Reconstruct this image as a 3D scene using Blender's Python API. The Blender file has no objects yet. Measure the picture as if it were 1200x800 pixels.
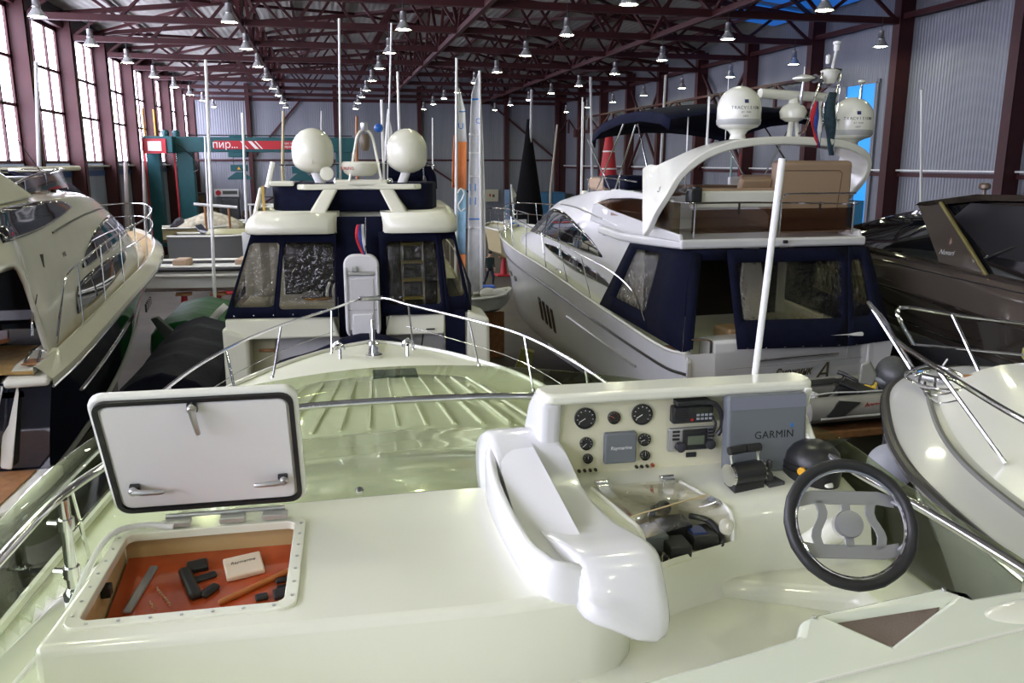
import bpy, bmesh, math, random
from mathutils import Vector as V, Matrix as Mx
SC = bpy.context.scene
COL = SC.collection
PI = math.pi
random.seed(7)
def rad(a): return math.radians(a)

# ---------------------------------------------------------------- materials
MATS = {}
def mat(name, col, rough=.5, metal=0., coat=0., var=0., vscale=3., bump=0., bscale=40., trans=0., ior=1.45, emit=None, estr=0., alpha=1., spec=.5, wave=None, streak=0.):
    if name in MATS: return MATS[name]
    m = bpy.data.materials.new(name); m.use_nodes = True
    nt = m.node_tree; N = nt.nodes; L = nt.links
    p = N['Principled BSDF']
    p.inputs['Base Color'].default_value = (*col, 1)
    p.inputs['Roughness'].default_value = rough
    p.inputs['Metallic'].default_value = metal
    p.inputs['Coat Weight'].default_value = coat
    p.inputs['Coat Roughness'].default_value = .04
    p.inputs['Transmission Weight'].default_value = trans
    p.inputs['IOR'].default_value = ior
    p.inputs['Alpha'].default_value = alpha
    p.inputs['Specular IOR Level'].default_value = spec
    if emit:
        p.inputs['Emission Color'].default_value = (*emit, 1)
        p.inputs['Emission Strength'].default_value = estr
    tc = N.new('ShaderNodeTexCoord')
    if var:
        n = N.new('ShaderNodeTexNoise'); n.inputs['Scale'].default_value = vscale; n.inputs['Detail'].default_value = 5
        if streak:
            mp = N.new('ShaderNodeMapping'); mp.inputs['Scale'].default_value = (1, 1, streak)
            L.new(tc.outputs['Object'], mp.inputs['Vector']); L.new(mp.outputs['Vector'], n.inputs['Vector'])
        else: L.new(tc.outputs['Object'], n.inputs['Vector'])
        r = N.new('ShaderNodeValToRGB')
        r.color_ramp.elements[0].position = .3; r.color_ramp.elements[1].position = .7
        r.color_ramp.elements[0].color = (*[c*(1-var) for c in col], 1)
        r.color_ramp.elements[1].color = (*[min(1, c*(1+var*.5)) for c in col], 1)
        L.new(n.outputs['Fac'], r.inputs['Fac']); L.new(r.outputs['Color'], p.inputs['Base Color'])
    if bump or wave:
        b = N.new('ShaderNodeBump')
        if wave:
            axis, sc, st = wave
            w = N.new('ShaderNodeTexWave'); w.bands_direction = axis; w.inputs['Scale'].default_value = sc
            L.new(tc.outputs['Object'], w.inputs['Vector']); L.new(w.outputs['Fac'], b.inputs['Height'])
            b.inputs['Strength'].default_value = st; b.inputs['Distance'].default_value = .03
        else:
            n2 = N.new('ShaderNodeTexNoise'); n2.inputs['Scale'].default_value = bscale; n2.inputs['Detail'].default_value = 3
            L.new(tc.outputs['Object'], n2.inputs['Vector']); L.new(n2.outputs['Fac'], b.inputs['Height'])
            b.inputs['Strength'].default_value = bump; b.inputs['Distance'].default_value = .02
        L.new(b.outputs['Normal'], p.inputs['Normal'])
    MATS[name] = m
    return m

def glass(name, col, rough=.02, mixf=.5, bump=0., bscale=8.):
    """thin see-through sheet: tinted transparency under a reflecting coat"""
    if name in MATS: return MATS[name]
    m = bpy.data.materials.new(name); m.use_nodes = True
    nt = m.node_tree; N = nt.nodes; L = nt.links
    N.remove(N['Principled BSDF'])
    out = N['Material Output']
    t = N.new('ShaderNodeBsdfTransparent'); t.inputs['Color'].default_value = (*col, 1)
    g = N.new('ShaderNodeBsdfGlossy'); g.inputs['Roughness'].default_value = rough; g.inputs['Color'].default_value = (.95, .95, .95, 1)
    fr = N.new('ShaderNodeFresnel'); geo = N.new('ShaderNodeNewGeometry'); mr = N.new('ShaderNodeMapRange')
    mr.inputs['To Min'].default_value = 1.45; mr.inputs['To Max'].default_value = 1/1.45
    L.new(geo.outputs['Backfacing'], mr.inputs['Value']); L.new(mr.outputs['Result'], fr.inputs['IOR'])
    mx = N.new('ShaderNodeMixShader'); L.new(fr.outputs['Fac'], mx.inputs['Fac']); L.new(t.outputs[0], mx.inputs[1]); L.new(g.outputs[0], mx.inputs[2])
    last = mx
    if bump:
        b = N.new('ShaderNodeBump'); n2 = N.new('ShaderNodeTexNoise'); n2.inputs['Scale'].default_value = bscale; n2.inputs['Detail'].default_value = 2
        tc = N.new('ShaderNodeTexCoord'); L.new(tc.outputs['Object'], n2.inputs['Vector']); L.new(n2.outputs['Fac'], b.inputs['Height'])
        b.inputs['Strength'].default_value = bump; b.inputs['Distance'].default_value = .05
        L.new(b.outputs['Normal'], g.inputs['Normal']); L.new(b.outputs['Normal'], fr.inputs['Normal'])
    L.new(last.outputs[0], out.inputs['Surface'])
    MATS[name] = m
    return m

# ---------------------------------------------------------------- geometry
def spl(pts, n=6, closed=False):
    """Catmull-Rom through the points"""
    P = [V(p) for p in pts]; k = len(P); out = []
    rng = range(k if closed else k-1)
    for i in rng:
        if closed: a, b, c, d = P[(i-1) % k], P[i], P[(i+1) % k], P[(i+2) % k]
        else:
            b, c = P[i], P[i+1]; a = P[i-1] if i else b+(b-c); d = P[i+2] if i+2 < k else c+(c-b)
        for j in range(n):
            t = j/n
            out.append(.5*((2*b)+(c-a)*t+(2*a-5*b+4*c-d)*t*t+(3*b-a-3*c+d)*t**3))
    if not closed: out.append(P[-1])
    return out
def interp(tab, x):
    """piecewise-linear table lookup: tab = [(x, v)...], v number or tuple"""
    if x <= tab[0][0]: return tab[0][1]
    for (a, u), (b, v) in zip(tab, tab[1:]):
        if x <= b:
            t = (x-a)/(b-a) if b > a else 0
            if isinstance(u, (tuple, list)): return tuple(p+(q-p)*t for p, q in zip(u, v))
            return u+(v-u)*t
    return tab[-1][1]
def smooth_tab(tab, n=6):
    return [(p.x, p.y) for p in spl([(a, b, 0) for a, b in tab], n)]
def rrect(w, h, r, n=4):
    o = []
    for cx, cy, a0 in ((w/2-r, h/2-r, 0), (-w/2+r, h/2-r, 90), (-w/2+r, -h/2+r, 180), (w/2-r, -h/2+r, 270)):
        for i in range(n+1):
            a = rad(a0+90*i/n); o.append((cx+r*math.cos(a), cy+r*math.sin(a)))
    return o
def circ(r, n=16, a0=0, a1=360):
    full = abs(a1-a0) >= 360
    return [(r*math.cos(rad(a0+(a1-a0)*i/(n if full else n-1))), r*math.sin(rad(a0+(a1-a0)*i/(n if full else n-1)))) for i in range(n)]

class MB:
    def __init__(s): s.b = bmesh.new(); s.mi = 0
    def v(s, p): return s.b.verts.new(V(p))
    def f(s, vs):
        try:
            f = s.b.faces.new(vs); f.material_index = s.mi; return f
        except ValueError: return None
    def box(s, x0, x1, y0, y1, z0, z1, M=None):
        c = [V((x, y, z)) for z in (z0, z1) for x, y in ((x0, y0), (x1, y0), (x1, y1), (x0, y1))]
        if M: c = [M @ p for p in c]
        q = [s.v(p) for p in c]
        for i in ((0, 3, 2, 1), (4, 5, 6, 7), (0, 1, 5, 4), (1, 2, 6, 5), (2, 3, 7, 6), (3, 0, 4, 7)): s.f([q[j] for j in i])
        return s
    def bar(s, a, b, w, h=None, up=(0, 0, 1)):
        """square bar between two points"""
        h = h or w; a, b = V(a), V(b); d = (b-a).normalized(); u = V(up)
        if abs(d.dot(u)) > .95: u = V((1, 0, 0))
        x = d.cross(u).normalized(); z = x.cross(d)
        q = [s.v(p+x*sx*w/2+z*sz*h/2) for p in (a, b) for sx, sz in ((-1, -1), (1, -1), (1, 1), (-1, 1))]
        for i in ((0, 3, 2, 1), (4, 5, 6, 7), (0, 1, 5, 4), (1, 2, 6, 5), (2, 3, 7, 6), (3, 0, 4, 7)): s.f([q[j] for j in i])
        return s
    def grid(s, rows, cu=False, cv=False, capu=False):
        q = [[s.v(p) for p in r] for r in rows]; n = len(q); m = len(q[0])
        for i in range(n if cu else n-1):
            for j in range(m if cv else m-1):
                s.f([q[i][j], q[(i+1) % n][j], q[(i+1) % n][(j+1) % m], q[i][(j+1) % m]])
        if capu: s.f(q[0]); s.f(q[-1])
        return s
    def tube(s, pts, r, n=8, closed=False, caps=True):
        P = [V(p) for p in pts]; k = len(P); rings = []; x = None
        for i in range(k):
            if closed: d = (P[(i+1) % k]-P[i-1])
            else: d = (P[min(i+1, k-1)]-P[max(i-1, 0)])
            d = d.normalized() if d.length > 1e-9 else V((0, 0, 1))
            if x is None:
                u = V((0, 0, 1)) if abs(d.z) < .9 else V((1, 0, 0)); x = d.cross(u).normalized()
            else: x = (x-d*x.dot(d)).normalized()
            y = d.cross(x); rr = r[i] if isinstance(r, (list, tuple)) else r
            rings.append([P[i]+(x*math.cos(2*PI*j/n)+y*math.sin(2*PI*j/n))*rr for j in range(n)])
        s.grid(rings, cu=closed, cv=True, capu=caps and not closed)
        return s
    def lathe(s, prof, c=(0, 0, 0), ax=(0, 0, 1), n=24, caps=True):
        """prof = [(radius, height along ax)]"""
        ax = V(ax).normalized(); u = V((1, 0, 0)) if abs(ax.x) < .9 else V((0, 1, 0))
        x = ax.cross(u).normalized(); y = ax.cross(x); c = V(c)
        s.grid([[c+ax*h+(x*math.cos(2*PI*j/n)+y*math.sin(2*PI*j/n))*max(r, 1e-4) for j in range(n)] for r, h in prof], cv=True, capu=caps)
        return s
    def cyl(s, a, b, r, n=12): return s.tube([a, b], r, n)
    def prism(s, pts, d):
        """flat polygon pts extruded by vector d"""
        a = [s.v(p) for p in pts]; b = [s.v(V(p)+V(d)) for p in pts]; n = len(a)
        s.f(a[::-1]); s.f(b)
        for i in range(n): s.f([a[i], a[(i+1) % n], b[(i+1) % n], b[i]])
        return s
    def plate(s, p2, o, ux, uy, d):
        """2-D polygon p2 placed at o with axes ux, uy, thickness d along ux x uy"""
        o, ux, uy = V(o), V(ux).normalized(), V(uy).normalized(); nz = ux.cross(uy)
        return s.prism([o+ux*a+uy*b for a, b in p2], nz*d)
    def ball(s, c, r, n=16, m=10, sc=(1, 1, 1)):
        c = V(c)
        return s.grid([[c+V((sc[0]*r*math.sin(PI*i/m)*math.cos(2*PI*j/n), sc[1]*r*math.sin(PI*i/m)*math.sin(2*PI*j/n), -sc[2]*r*math.cos(PI*i/m))) for j in range(n)] for i in range(m+1)], cv=True)

def obj(name, mb, m, parent=None, smooth=40, bevel=0., seg=2, sub=0, solid=0., soff=0., mats=None, loc=None, wn=True):
    b = mb.b
    bmesh.ops.remove_doubles(b, verts=b.verts, dist=1e-5)
    bmesh.ops.recalc_face_normals(b, faces=b.faces)
    me = bpy.data.meshes.new(name); b.to_mesh(me); b.free()
    for mm in (mats or [m]): me.materials.append(mm)
    if smooth:
        me.polygons.foreach_set('use_smooth', [True]*len(me.polygons))
        if smooth < 180: me.set_sharp_from_angle(angle=rad(smooth))
    o = bpy.data.objects.new(name, me); COL.objects.link(o)
    if parent: o.parent = parent
    if loc: o.location = loc
    if solid:
        md = o.modifiers.new('solid', 'SOLIDIFY'); md.thickness = solid; md.offset = soff
    if bevel:
        md = o.modifiers.new('bevel', 'BEVEL'); md.width = bevel; md.segments = seg; md.limit_method = 'ANGLE'; md.angle_limit = rad(35); md.harden_normals = False
        if wn: w = o.modifiers.new('normals', 'WEIGHTED_NORMAL'); w.keep_sharp = True
    if sub:
        md = o.modifiers.new('sub', 'SUBSURF'); md.levels = sub; md.render_levels = sub
    return o
def tag(o, label, cat, group=None, kind=None):
    if label: o['label'] = label
    if cat: o['category'] = cat
    if group: o['group'] = group
    if kind: o['kind'] = kind
    return o
def thing(name, label, cat, loc=(0, 0, 0), hd=0, group=None):
    """hd = compass heading in degrees, clockwise from +Y"""
    o = bpy.data.objects.new(name, None); COL.objects.link(o); o.empty_display_size = .2
    o.location = loc; o.rotation_euler = (0, 0, -rad(hd))
    return tag(o, label, cat, group)
def struct(name, mb, m, **k):
    o = obj(name, mb, m, **k); o['kind'] = 'structure'; return o
def part_label(o, t): o['label'] = t; return o
def copy_tree(o, parent=None):
    c = o.copy(); COL.objects.link(c); c.parent = parent
    for ch in list(o.children): copy_tree(ch, c)
    return c
def text_part(name, s, size, M, m, parent, depth=.002, align='CENTER', shear=0, space=1.0, sx=1.0):
    """lettering as real thin geometry; M = 4x4 placing the text plane"""
    cu = bpy.data.curves.new(name, 'FONT'); cu.body = s; cu.size = size; cu.extrude = depth; cu.align_x = align; cu.align_y = 'CENTER'; cu.shear = shear; cu.space_character = space; cu.resolution_u = 3
    t = bpy.data.objects.new(name, cu); COL.objects.link(t)
    dg = bpy.context.evaluated_depsgraph_get()
    me = bpy.data.meshes.new_from_object(t.evaluated_get(dg))
    bpy.data.objects.remove(t); bpy.data.curves.remove(cu)
    me.transform(M @ Mx.Diagonal((sx, 1, 1, 1))); me.materials.clear(); me.materials.append(m)
    o = bpy.data.objects.new(name, me); COL.objects.link(o)
    if parent: o.parent = parent
    return o
def frame(o, ux, uy):
    """matrix whose x,y axes are ux,uy and origin o"""
    ux, uy = V(ux).normalized(), V(uy).normalized(); uz = ux.cross(uy).normalized(); uy = uz.cross(ux)
    return Mx(((ux.x, uy.x, uz.x, o[0]), (ux.y, uy.y, uz.y, o[1]), (ux.z, uy.z, uz.z, o[2]), (0, 0, 0, 1)))

# ---- a lofted body with mirrored half-sections: stations [(y, [(halfwidth, z), ...])]
class Body:
    def __init__(s, st, ny=5, nz=4, xs=0.):
        cols = []
        k = len(st[0][1])
        for i in range(k):
            cols.append(spl([(q[i][0], y, q[i][1]) for y, q in st], ny))
        s.rows = [[cols[i][j] for i in range(k)] for j in range(len(cols[0]))]
        s.fine = [spl(r, nz) for r in s.rows]; s.xs = xs
    def half(s, y, z):
        ra = s.fine[0]; rb = s.fine[-1]
        for a, b in zip(s.fine, s.fine[1:]):
            if a[0].y <= y <= b[0].y: ra, rb = a, b; break
        else:
            ra = rb = (s.fine[0] if y < s.fine[0][0].y else s.fine[-1])
        t = (y-ra[0].y)/max(1e-6, rb[0].y-ra[0].y) if ra is not rb else 0
        def hx(r):
            best = None
            for p, q in zip(r, r[1:]):
                lo, hi = sorted((p.z, q.z))
                if lo-1e-6 <= z <= hi+1e-6 and hi-lo > 1e-6:
                    w = (z-p.z)/(q.z-p.z); x = p.x+(q.x-p.x)*w
                    best = x if best is None else max(best, x)
            if best is None: best = r[0].x if z < r[0].z else r[-1].x
            return best
        return hx(ra)*(1-t)+hx(rb)*t
    def mesh(s, cap0=True, cap1=True):
        mb = MB(); rows = []
        for r in s.fine:
            rows.append([V((p.x+s.xs, p.y, p.z)) for p in r]+[V((-p.x+s.xs, p.y, p.z)) for p in reversed(r)])
        mb.grid(rows)
        if cap0: mb.f([mb.v(p) for p in rows[0]])
        if cap1: mb.f([mb.v(p) for p in rows[-1]])
        return mb
    def patch(s, side, lo, hi, off=.012, n=28, m=8):
        """panel on the side (+1 stbd / -1 port) between the polylines lo and hi given as (y, z)"""
        lo = smooth_tab(lo); hi = smooth_tab(hi)
        y0 = max(lo[0][0], hi[0][0]); y1 = min(lo[-1][0], hi[-1][0]); mb = MB(); rows = []
        for i in range(n+1):
            y = y0+(y1-y0)*i/n; a, b = interp(lo, y), interp(hi, y)
            rows.append([V((side*(s.half(y, a+(b-a)*j/m)+off)+s.xs, y, a+(b-a)*j/m)) for j in range(m+1)])
        mb.grid(rows); return mb

def hull_mesh(st, n=5, transom=True, xs=0.):
    """st = [(y, sheer_half, sheer_z, chine_half, chine_z, keel_z)]"""
    K = [spl([(q[0], q[i], 0) for q in st], n) for i in range(1, 6)]
    rows = []
    for j in range(len(K[0])):
        y = K[0][j].x; sh, sz, ch, cz, kz = [max(0.0, k[j].y) if i in (0, 2) else k[j].y for i, k in enumerate(K)]
        half = [(0, kz), (ch*.5, kz+(cz-kz)*.45), (ch, cz)]
        for t in (.02, .2, .4, .6, .8, 1.):
            half.append((ch+.03*min(1, sh*2)+(sh-ch-.03*min(1, sh*2))*(t**1.35), cz+(sz-cz)*t))
        rows.append([V((-x+xs, y, z)) for x, z in reversed(half)]+[V((x+xs, y, z)) for x, z in half[1:]])
    mb = MB(); mb.grid(rows)
    if transom: mb.f([mb.v(p) for p in rows[0]])
    return mb, rows
def side_line(rows, side, t, off=0.):
    """line along a hull: t=1 at the sheer, 0 at the chine"""
    m = len(rows[0]); out = []
    for r in rows:
        half = r[m//2:] if side > 0 else r[m//2::-1]
        pts = half[2:]; f = t*(len(pts)-1); i = min(int(f), len(pts)-2); w = f-i
        p = pts[i].lerp(pts[i+1], w); out.append(V((p.x+side*off, p.y, p.z)))
    return out
def deck_rows(rows, camber=.06, inset=.0, dz=0., m=8):
    out = []
    for r in rows:
        a, b = r[0], r[-1]; w = (b.x-a.x)/2; k = max(0, 1-inset/max(w, 1e-3)); c = (a.x+b.x)/2
        out.append([V((c+w*k*(2*j/m-1), a.y, a.z+dz+camber*(1-(2*j/m-1)**2)*min(1, w))) for j in range(m+1)])
    return out
def text_on(name, s, size, o, ux, uy, m, parent, **k): return text_part(name, s, size, frame(o, ux, uy), m, parent, **k)

# ---------------------------------------------------------------- shared materials
GEL = mat('gelcoat white', (.80, .80, .73), .22, coat=.5, var=.03, vscale=2)
GELW = mat('gelcoat cool white', (.74, .74, .755), .22, coat=.5, var=.03, vscale=2)
CREAM = mat('gelcoat cream', (.74, .73, .61), .25, coat=.4, var=.03, vscale=2)
NONSKID = mat('deck nonskid cream', (.74, .75, .62), .6, bump=.25, bscale=260)
STEEL = mat('polished stainless steel', (.78, .78, .78), .12, 1.)
BRUSH = mat('brushed metal', (.55, .55, .55), .35, 1.)
BLACK = mat('black rubber', (.012, .012, .014), .45)
BLACKP = mat('black plastic', (.02, .02, .022), .35)
GREYP = mat('grey plastic cover', (.155, .17, .185), .5, bump=.05, bscale=300)
NAVY = mat('navy canvas', (.004, .0055, .021), .9, spec=.2, bump=.25, bscale=9, var=.25, vscale=6)
WINDK = mat('dark window glass', (.006, .007, .009), .04, coat=1., spec=.7)
OXIDE = mat('red oxide painted steel', (.05, .0095, .011), .55, var=.25, vscale=1.2)
WHITEP = mat('white paint', (.75, .75, .75), .4)
TEAK = mat('teak', (.32, .15, .06), .5, var=.3, vscale=8)
TAN = mat('tan upholstery', (.36, .25, .17), .6, bump=.1, bscale=30)
RUB = mat('dark rub rail', (.03, .028, .025), .3)
VINYL = glass('clear vinyl', (.78, .76, .70), .03, bump=1., bscale=11)
SMOKE = glass('smoked acrylic', (.52, .42, .35), .04)

def canvas_panel(name, P, hole, parent, m=NAVY, pane=VINYL, n=6, bulge=.0, pname='clear_window'):
    """cloth panel over the four corners P = [bottom a, bottom b, top b, top a] with a rounded window hole (u0, u1, v0, v1) holding a clear pane"""
    a, b, c, d = [V(p) for p in P]; nn = (b-a).cross(d-a).normalized()
    def S(u, v): return (a*(1-u)+b*u)*(1-v)+(d*(1-u)+c*u)*v+nn*bulge*4*u*(1-u)*math.sin(PI*v)
    w = ((b-a).length+(c-d).length)/2; h = ((d-a).length+(c-b).length)/2
    edge = [(i/n, 0) for i in range(n)]+[(1, i/n) for i in range(n)]+[(1-i/n, 1) for i in range(n)]+[(0, 1-i/n) for i in range(n)]
    holes = []
    if hole:
        u0, u1, v0, v1 = hole; r = .06
        q = rrect((u1-u0)*w, (v1-v0)*h, r, 3)
        holes = [[((u0+u1)/2+x/w, (v0+v1)/2+y/h) for x, y in q]]
    mb = holed(edge, holes, 0, 0)
    for v in mb.b.verts: v.co = S(v.co.x, v.co.y)
    bmesh.ops.remove_doubles(mb.b, verts=mb.b.verts, dist=1e-4)
    bmesh.ops.dissolve_degenerate(mb.b, edges=mb.b.edges, dist=1e-5)
    o = obj(name, mb, m, parent, solid=.012, smooth=30)
    if hole:
        k = 8; g = [[S(u0+(u1-u0)*i/k, v0+(v1-v0)*j/k)-nn*.001 for j in range(k+1)] for i in range(k+1)]
        obj(pname, MB().grid(g), pane, o, smooth=180, solid=.003)
    return o
def holed(outer, holes, z0, z1, skirt_in=True):
    b = bmesh.new(); es = []; loops = []
    for lp in [outer]+holes:
        vs = [b.verts.new((x, y, z1)) for x, y in lp]; loops.append(vs)
        for i in range(len(vs)): es.append(b.edges.new((vs[i], vs[(i+1) % len(vs)])))
    bmesh.ops.triangle_fill(b, edges=es, use_beauty=True)
    if z0 != z1:
        for k, vs in enumerate(loops):
            if k and not skirt_in: continue
            lo = [b.verts.new((v.co.x, v.co.y, z0)) for v in vs]
            for i in range(len(vs)): b.faces.new((vs[i], vs[(i+1) % len(vs)], lo[(i+1) % len(vs)], lo[i]))
    mb = MB(); mb.b.free(); mb.b = b; return mb
def railing(name, top, feet, parent, r=.016, mid=None, label=None, n=5):
    """handrail along the points with one stanchion child per (foot, head) pair"""
    o = obj(name, MB().tube(spl(top, n), r, 8), STEEL, parent)
    for a, b in feet: obj('stanchion', MB().cyl(a, b, r*.8, 8), STEEL, o)
    if mid: obj('lower_rail', MB().tube(spl(mid, n), r*.6, 6), STEEL, o)
    return o
# ---------------------------------------------------------------- camera
cam = bpy.data.cameras.new('camera'); co = bpy.data.objects.new('camera', cam); COL.objects.link(co)
F = 960.; PIT = math.atan(210/F); HEAD = math.atan(222/(F/math.cos(PIT)))
cam.sensor_width = 36; cam.lens = 36*F/1200; cam.clip_start = .05; cam.clip_end = 400
co.location = (0, 0, 6.0); co.rotation_euler = (PI/2-PIT, 0, -HEAD)
SC.camera = co
SC.view_settings.view_transform = 'Standard'; SC.view_settings.look = 'None'
SC.view_settings.gamma = 1; SC.view_settings.use_curve_mapping = False; SC.view_settings.exposure = -0.16
SC.cycles.use_denoising = True
SC.cycles.sample_clamp_indirect = 6
SC.cycles.max_bounces = 8; SC.cycles.transparent_max_bounces = 24
SC.cycles.caustics_reflective = False; SC.cycles.caustics_refractive = False
W = bpy.data.worlds.new('world'); SC.world = W; W.use_nodes = True
W.node_tree.nodes['Background'].inputs['Color'].default_value = (.62, .72, .9, 1)
W.node_tree.nodes['Background'].inputs['Strength'].default_value = .35

# ---------------------------------------------------------------- hall shell
XL, XR, YE, YB = -10.9, 22.2, 75.6, -14.0
BAY = 5.83; COLY = [23.2+BAY*k for k in range(-6, 10)]
SHEETM = mat('corrugated steel sheet', (.20, .21, .24), .45, metal=.25, var=.16, vscale=.5, streak=.15, wave=('Y', 2.0, .35))
SHEETX = mat('corrugated steel end sheet', (.24, .25, .285), .5, metal=.2, var=.25, vscale=.6, streak=.1, wave=('X', 1.6, .5))
SHEETL = mat('corrugated steel lower sheet', (.22, .25, .32), .5, metal=.2, var=.2, vscale=.6, streak=.2, wave=('Y', 2.0, .35))
ROOFM = mat('roof sheet', (.45, .45, .41), .55, metal=.1, var=.2, vscale=.4, wave=('X', 1.0, .6))
FLOORM = mat('concrete floor', (.075, .063, .05), .7, var=.3, vscale=.7)
struct('floor', MB().box(XL-.3, XR+.3, YB, YE+.3, -.3, 0), FLOORM)
struct('wall_left', MB().box(XL-.25, XL, YB, YE, 0, 5.85), SHEETL)
struct('wall_left_top', MB().box(XL-.25, XL, YB, YE, 11.55, 12.9), mat('dark fascia', (.05, .05, .055), .7))
struct('wall_right', MB().box(XR, XR+.25, YB, YE, 0, 13.2), SHEETM)
struct('wall_back', MB().prism([(XL, YE, 0), (XR, YE, 0), (XR, YE, 12.6), (5.7, YE, 14.6), (XL, YE, 12.6)], (0, .25, 0)), SHEETX)
RIDGE = 5.65
def roofz(x): return 12.55+1.75*(1-abs(x-RIDGE)/16.6)
struct('ceiling', MB().prism([(XL-.3, YB, roofz(XL)), (RIDGE, YB, roofz(RIDGE)), (XR+.3, YB, roofz(XR)), (XR+.3, YB, roofz(XR)+.15), (RIDGE, YB, roofz(RIDGE)+.15), (XL-.3, YB, roofz(XL)+.15)], (0, YE-YB+.3, 0)), ROOFM)
BLUEG = mat('blue translucent sheet', (.02, .2, .6), .4, emit=(.02, .36, 1.), estr=.8)
BLUER = mat('blue translucent roof sheet', (.02, .12, .4), .4, emit=(.015, .13, .52), estr=.75)
# blue daylight panel in the right wall, blue rooflights
o = struct('window_20', MB().box(XR-.06, XR-.02, 30.7, 32.6, 2.4, 9.15), BLUEG)
struct('trim_20', MB().box(XR-.1, XR-.02, 30.45, 32.85, 9.15, 9.3).box(XR-.1, XR-.02, 30.5, 30.7, 2.4, 9.2).box(XR-.1, XR-.02, 32.6, 32.8, 2.4, 9.2).box(XR-.1, XR-.03, 31.55, 31.68, 2.4, 9.2), SHEETM)
for i, (ya, yb, xa, xb) in enumerate([(31.0, 34.5, 17.6, 21.9), (35.3, 38.6, 18.6, 21.9)]):
    z0, z1 = roofz(xa)-.05, roofz(xb)-.05
    struct('window_%d' % (21+i), MB().prism([(xa, ya, z0), (xb, ya, z1), (xb, yb, z1), (xa, yb, z0)], (0, 0, -.03)), BLUER)
# columns
PANE = mat('translucent window sheet', (.8, .84, .9), .5, emit=(.80, .80, 1.), estr=15., var=.1, vscale=1.5)
k = 0
for i, y in enumerate(COLY):
    m = MB()
    m.box(XL-.02, XL+.62, y-.2, y-.17, 0, 12.3).box(XL-.02, XL+.62, y+.17, y+.2, 0, 12.3).box(XL, XL+.04, y-.2, y+.2, 0, 12.3).box(XL+.28, XL+.32, y-.19, y+.19, 0, 12.3).box(XL+.58, XL+.62, y-.2, y+.2, 0, 12.3)
    struct('trim_%d' % (100+i), m, OXIDE)
    m = MB()
    m.box(XR-.6, XR+.02, y-.2, y-.17, 0, 12.2).box(XR-.6, XR+.02, y+.17, y+.2, 0, 12.2).box(XR-.62, XR-.58, y-.2, y+.2, 0, 12.2)
    struct('trim_%d' % (130+i), m, OXIDE)
    if i+1 < len(COLY):
        # window bay of two by three sheets with red mullions
        a, b = y+.25, y+BAY-.25
        fr = MB(); c = (a+b)/2
        for q in (a+.1, c-.55, c+1.15, b-.1): fr.box(XL-.12, XL+.04, q-.07, q+.07, 5.95, 11.6)
        for z in (6.0, 8.05, 9.75, 11.5): fr.box(XL-.12, XL+.04, a, b, z-.06, z+.06)
        wn = struct('window_%d' % (i+1), fr, OXIDE)
        pn = obj('pane', MB().box(XL-.09, XL-.05, a, b, 6.0, 11.5), PANE, wn)
        # sill girt and its flashing
struct('trim_1', MB().box(XL, XL+.3, YB, YE, 5.78, 5.86), mat('galvanised flashing', (.5, .5, .48), .5, metal=.5))
struct('trim_2', MB().box(XL, XL+.04, YB, YE, 5.35, 5.6), mat('blue painted girt', (.03, .07, .2), .5))
struct('trim_3', MB().box(XR-.12, XR, YB, YE, 5.45, 5.6).box(XR-.12, XR, YB, YE, 2.6, 2.75), OXIDE)
struct('trim_4', MB().box(XR-.2, XR-.12, YB, YE, 5.66, 5.72), WHITEP)
struct('trim_5', MB().box(XL, XR, YE-.15, YE, 6.1, 6.25).box(XL, XR, YE-.15, YE, 11.1, 11.35), OXIDE)
for i, x in enumerate((-6.0, 1.3, 8.6, 16.5, 21.3)):
    struct('trim_%d' % (160+i), MB().box(x-.18, x+.18, YE-.4, YE, 0, 12.5), OXIDE)
m = MB()
for a, b in (((-6, 6.2), (-1.6, 11.2)), ((-6.1, 2.0), (1.2, 6.1)), ((8.7, 6.1), (14.2, 2.5)), ((15.1, 11.1), (21.2, 6.3))):
    m.bar((a[0], YE-.25, a[1]), (b[0], YE-.25, b[1]), .16)
struct('trim_170', m, OXIDE)
m = MB()
for ya, yb in ((COLY[11]+.2, COLY[12]-.2), (COLY[9]+.2, COLY[10]-.2)):
    m.bar((XR-.3, ya, 5.6), (XR-.3, yb, 11.0), .14).bar((XR-.3, ya, 11.0), (XR-.3, yb, 5.6), .14)
struct('trim_171', m, OXIDE)
m = MB().bar((XR-.3, COLY[0], 2.7), (XR-.3, COLY[0]+3, 5.5), .14)
# crane runway with brackets on the right wall
struct('trim_172', MB().box(XR-.75, XR-.55, 33, YE-8, 8.35, 8.6).box(XR-.75, XR-.55, 33, YE-8, 9.6, 9.72), OXIDE)
m = MB()
for y in COLY:
    if y > 33: m.box(XR-.9, XR-.5, y-.3, y+.3, 8.1, 8.75).bar((XR-.65, y-2.6, 9.65), (XR-.65, y, 8.5), .1).bar((XR-.65, y+2.6, 9.65), (XR-.65, y, 8.5), .1).box(XR-.72, XR-.6, y+2.5, y+2.7, 8.5, 9.7)
struct('trim_173', m, OXIDE)
# eave strut along each side
struct('trim_174', MB().box(XL+.1, XL+.3, YB, YE, 11.6, 11.85).box(XR-.5, XR-.3, YB, YE, 11.3, 11.5), OXIDE)

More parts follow.
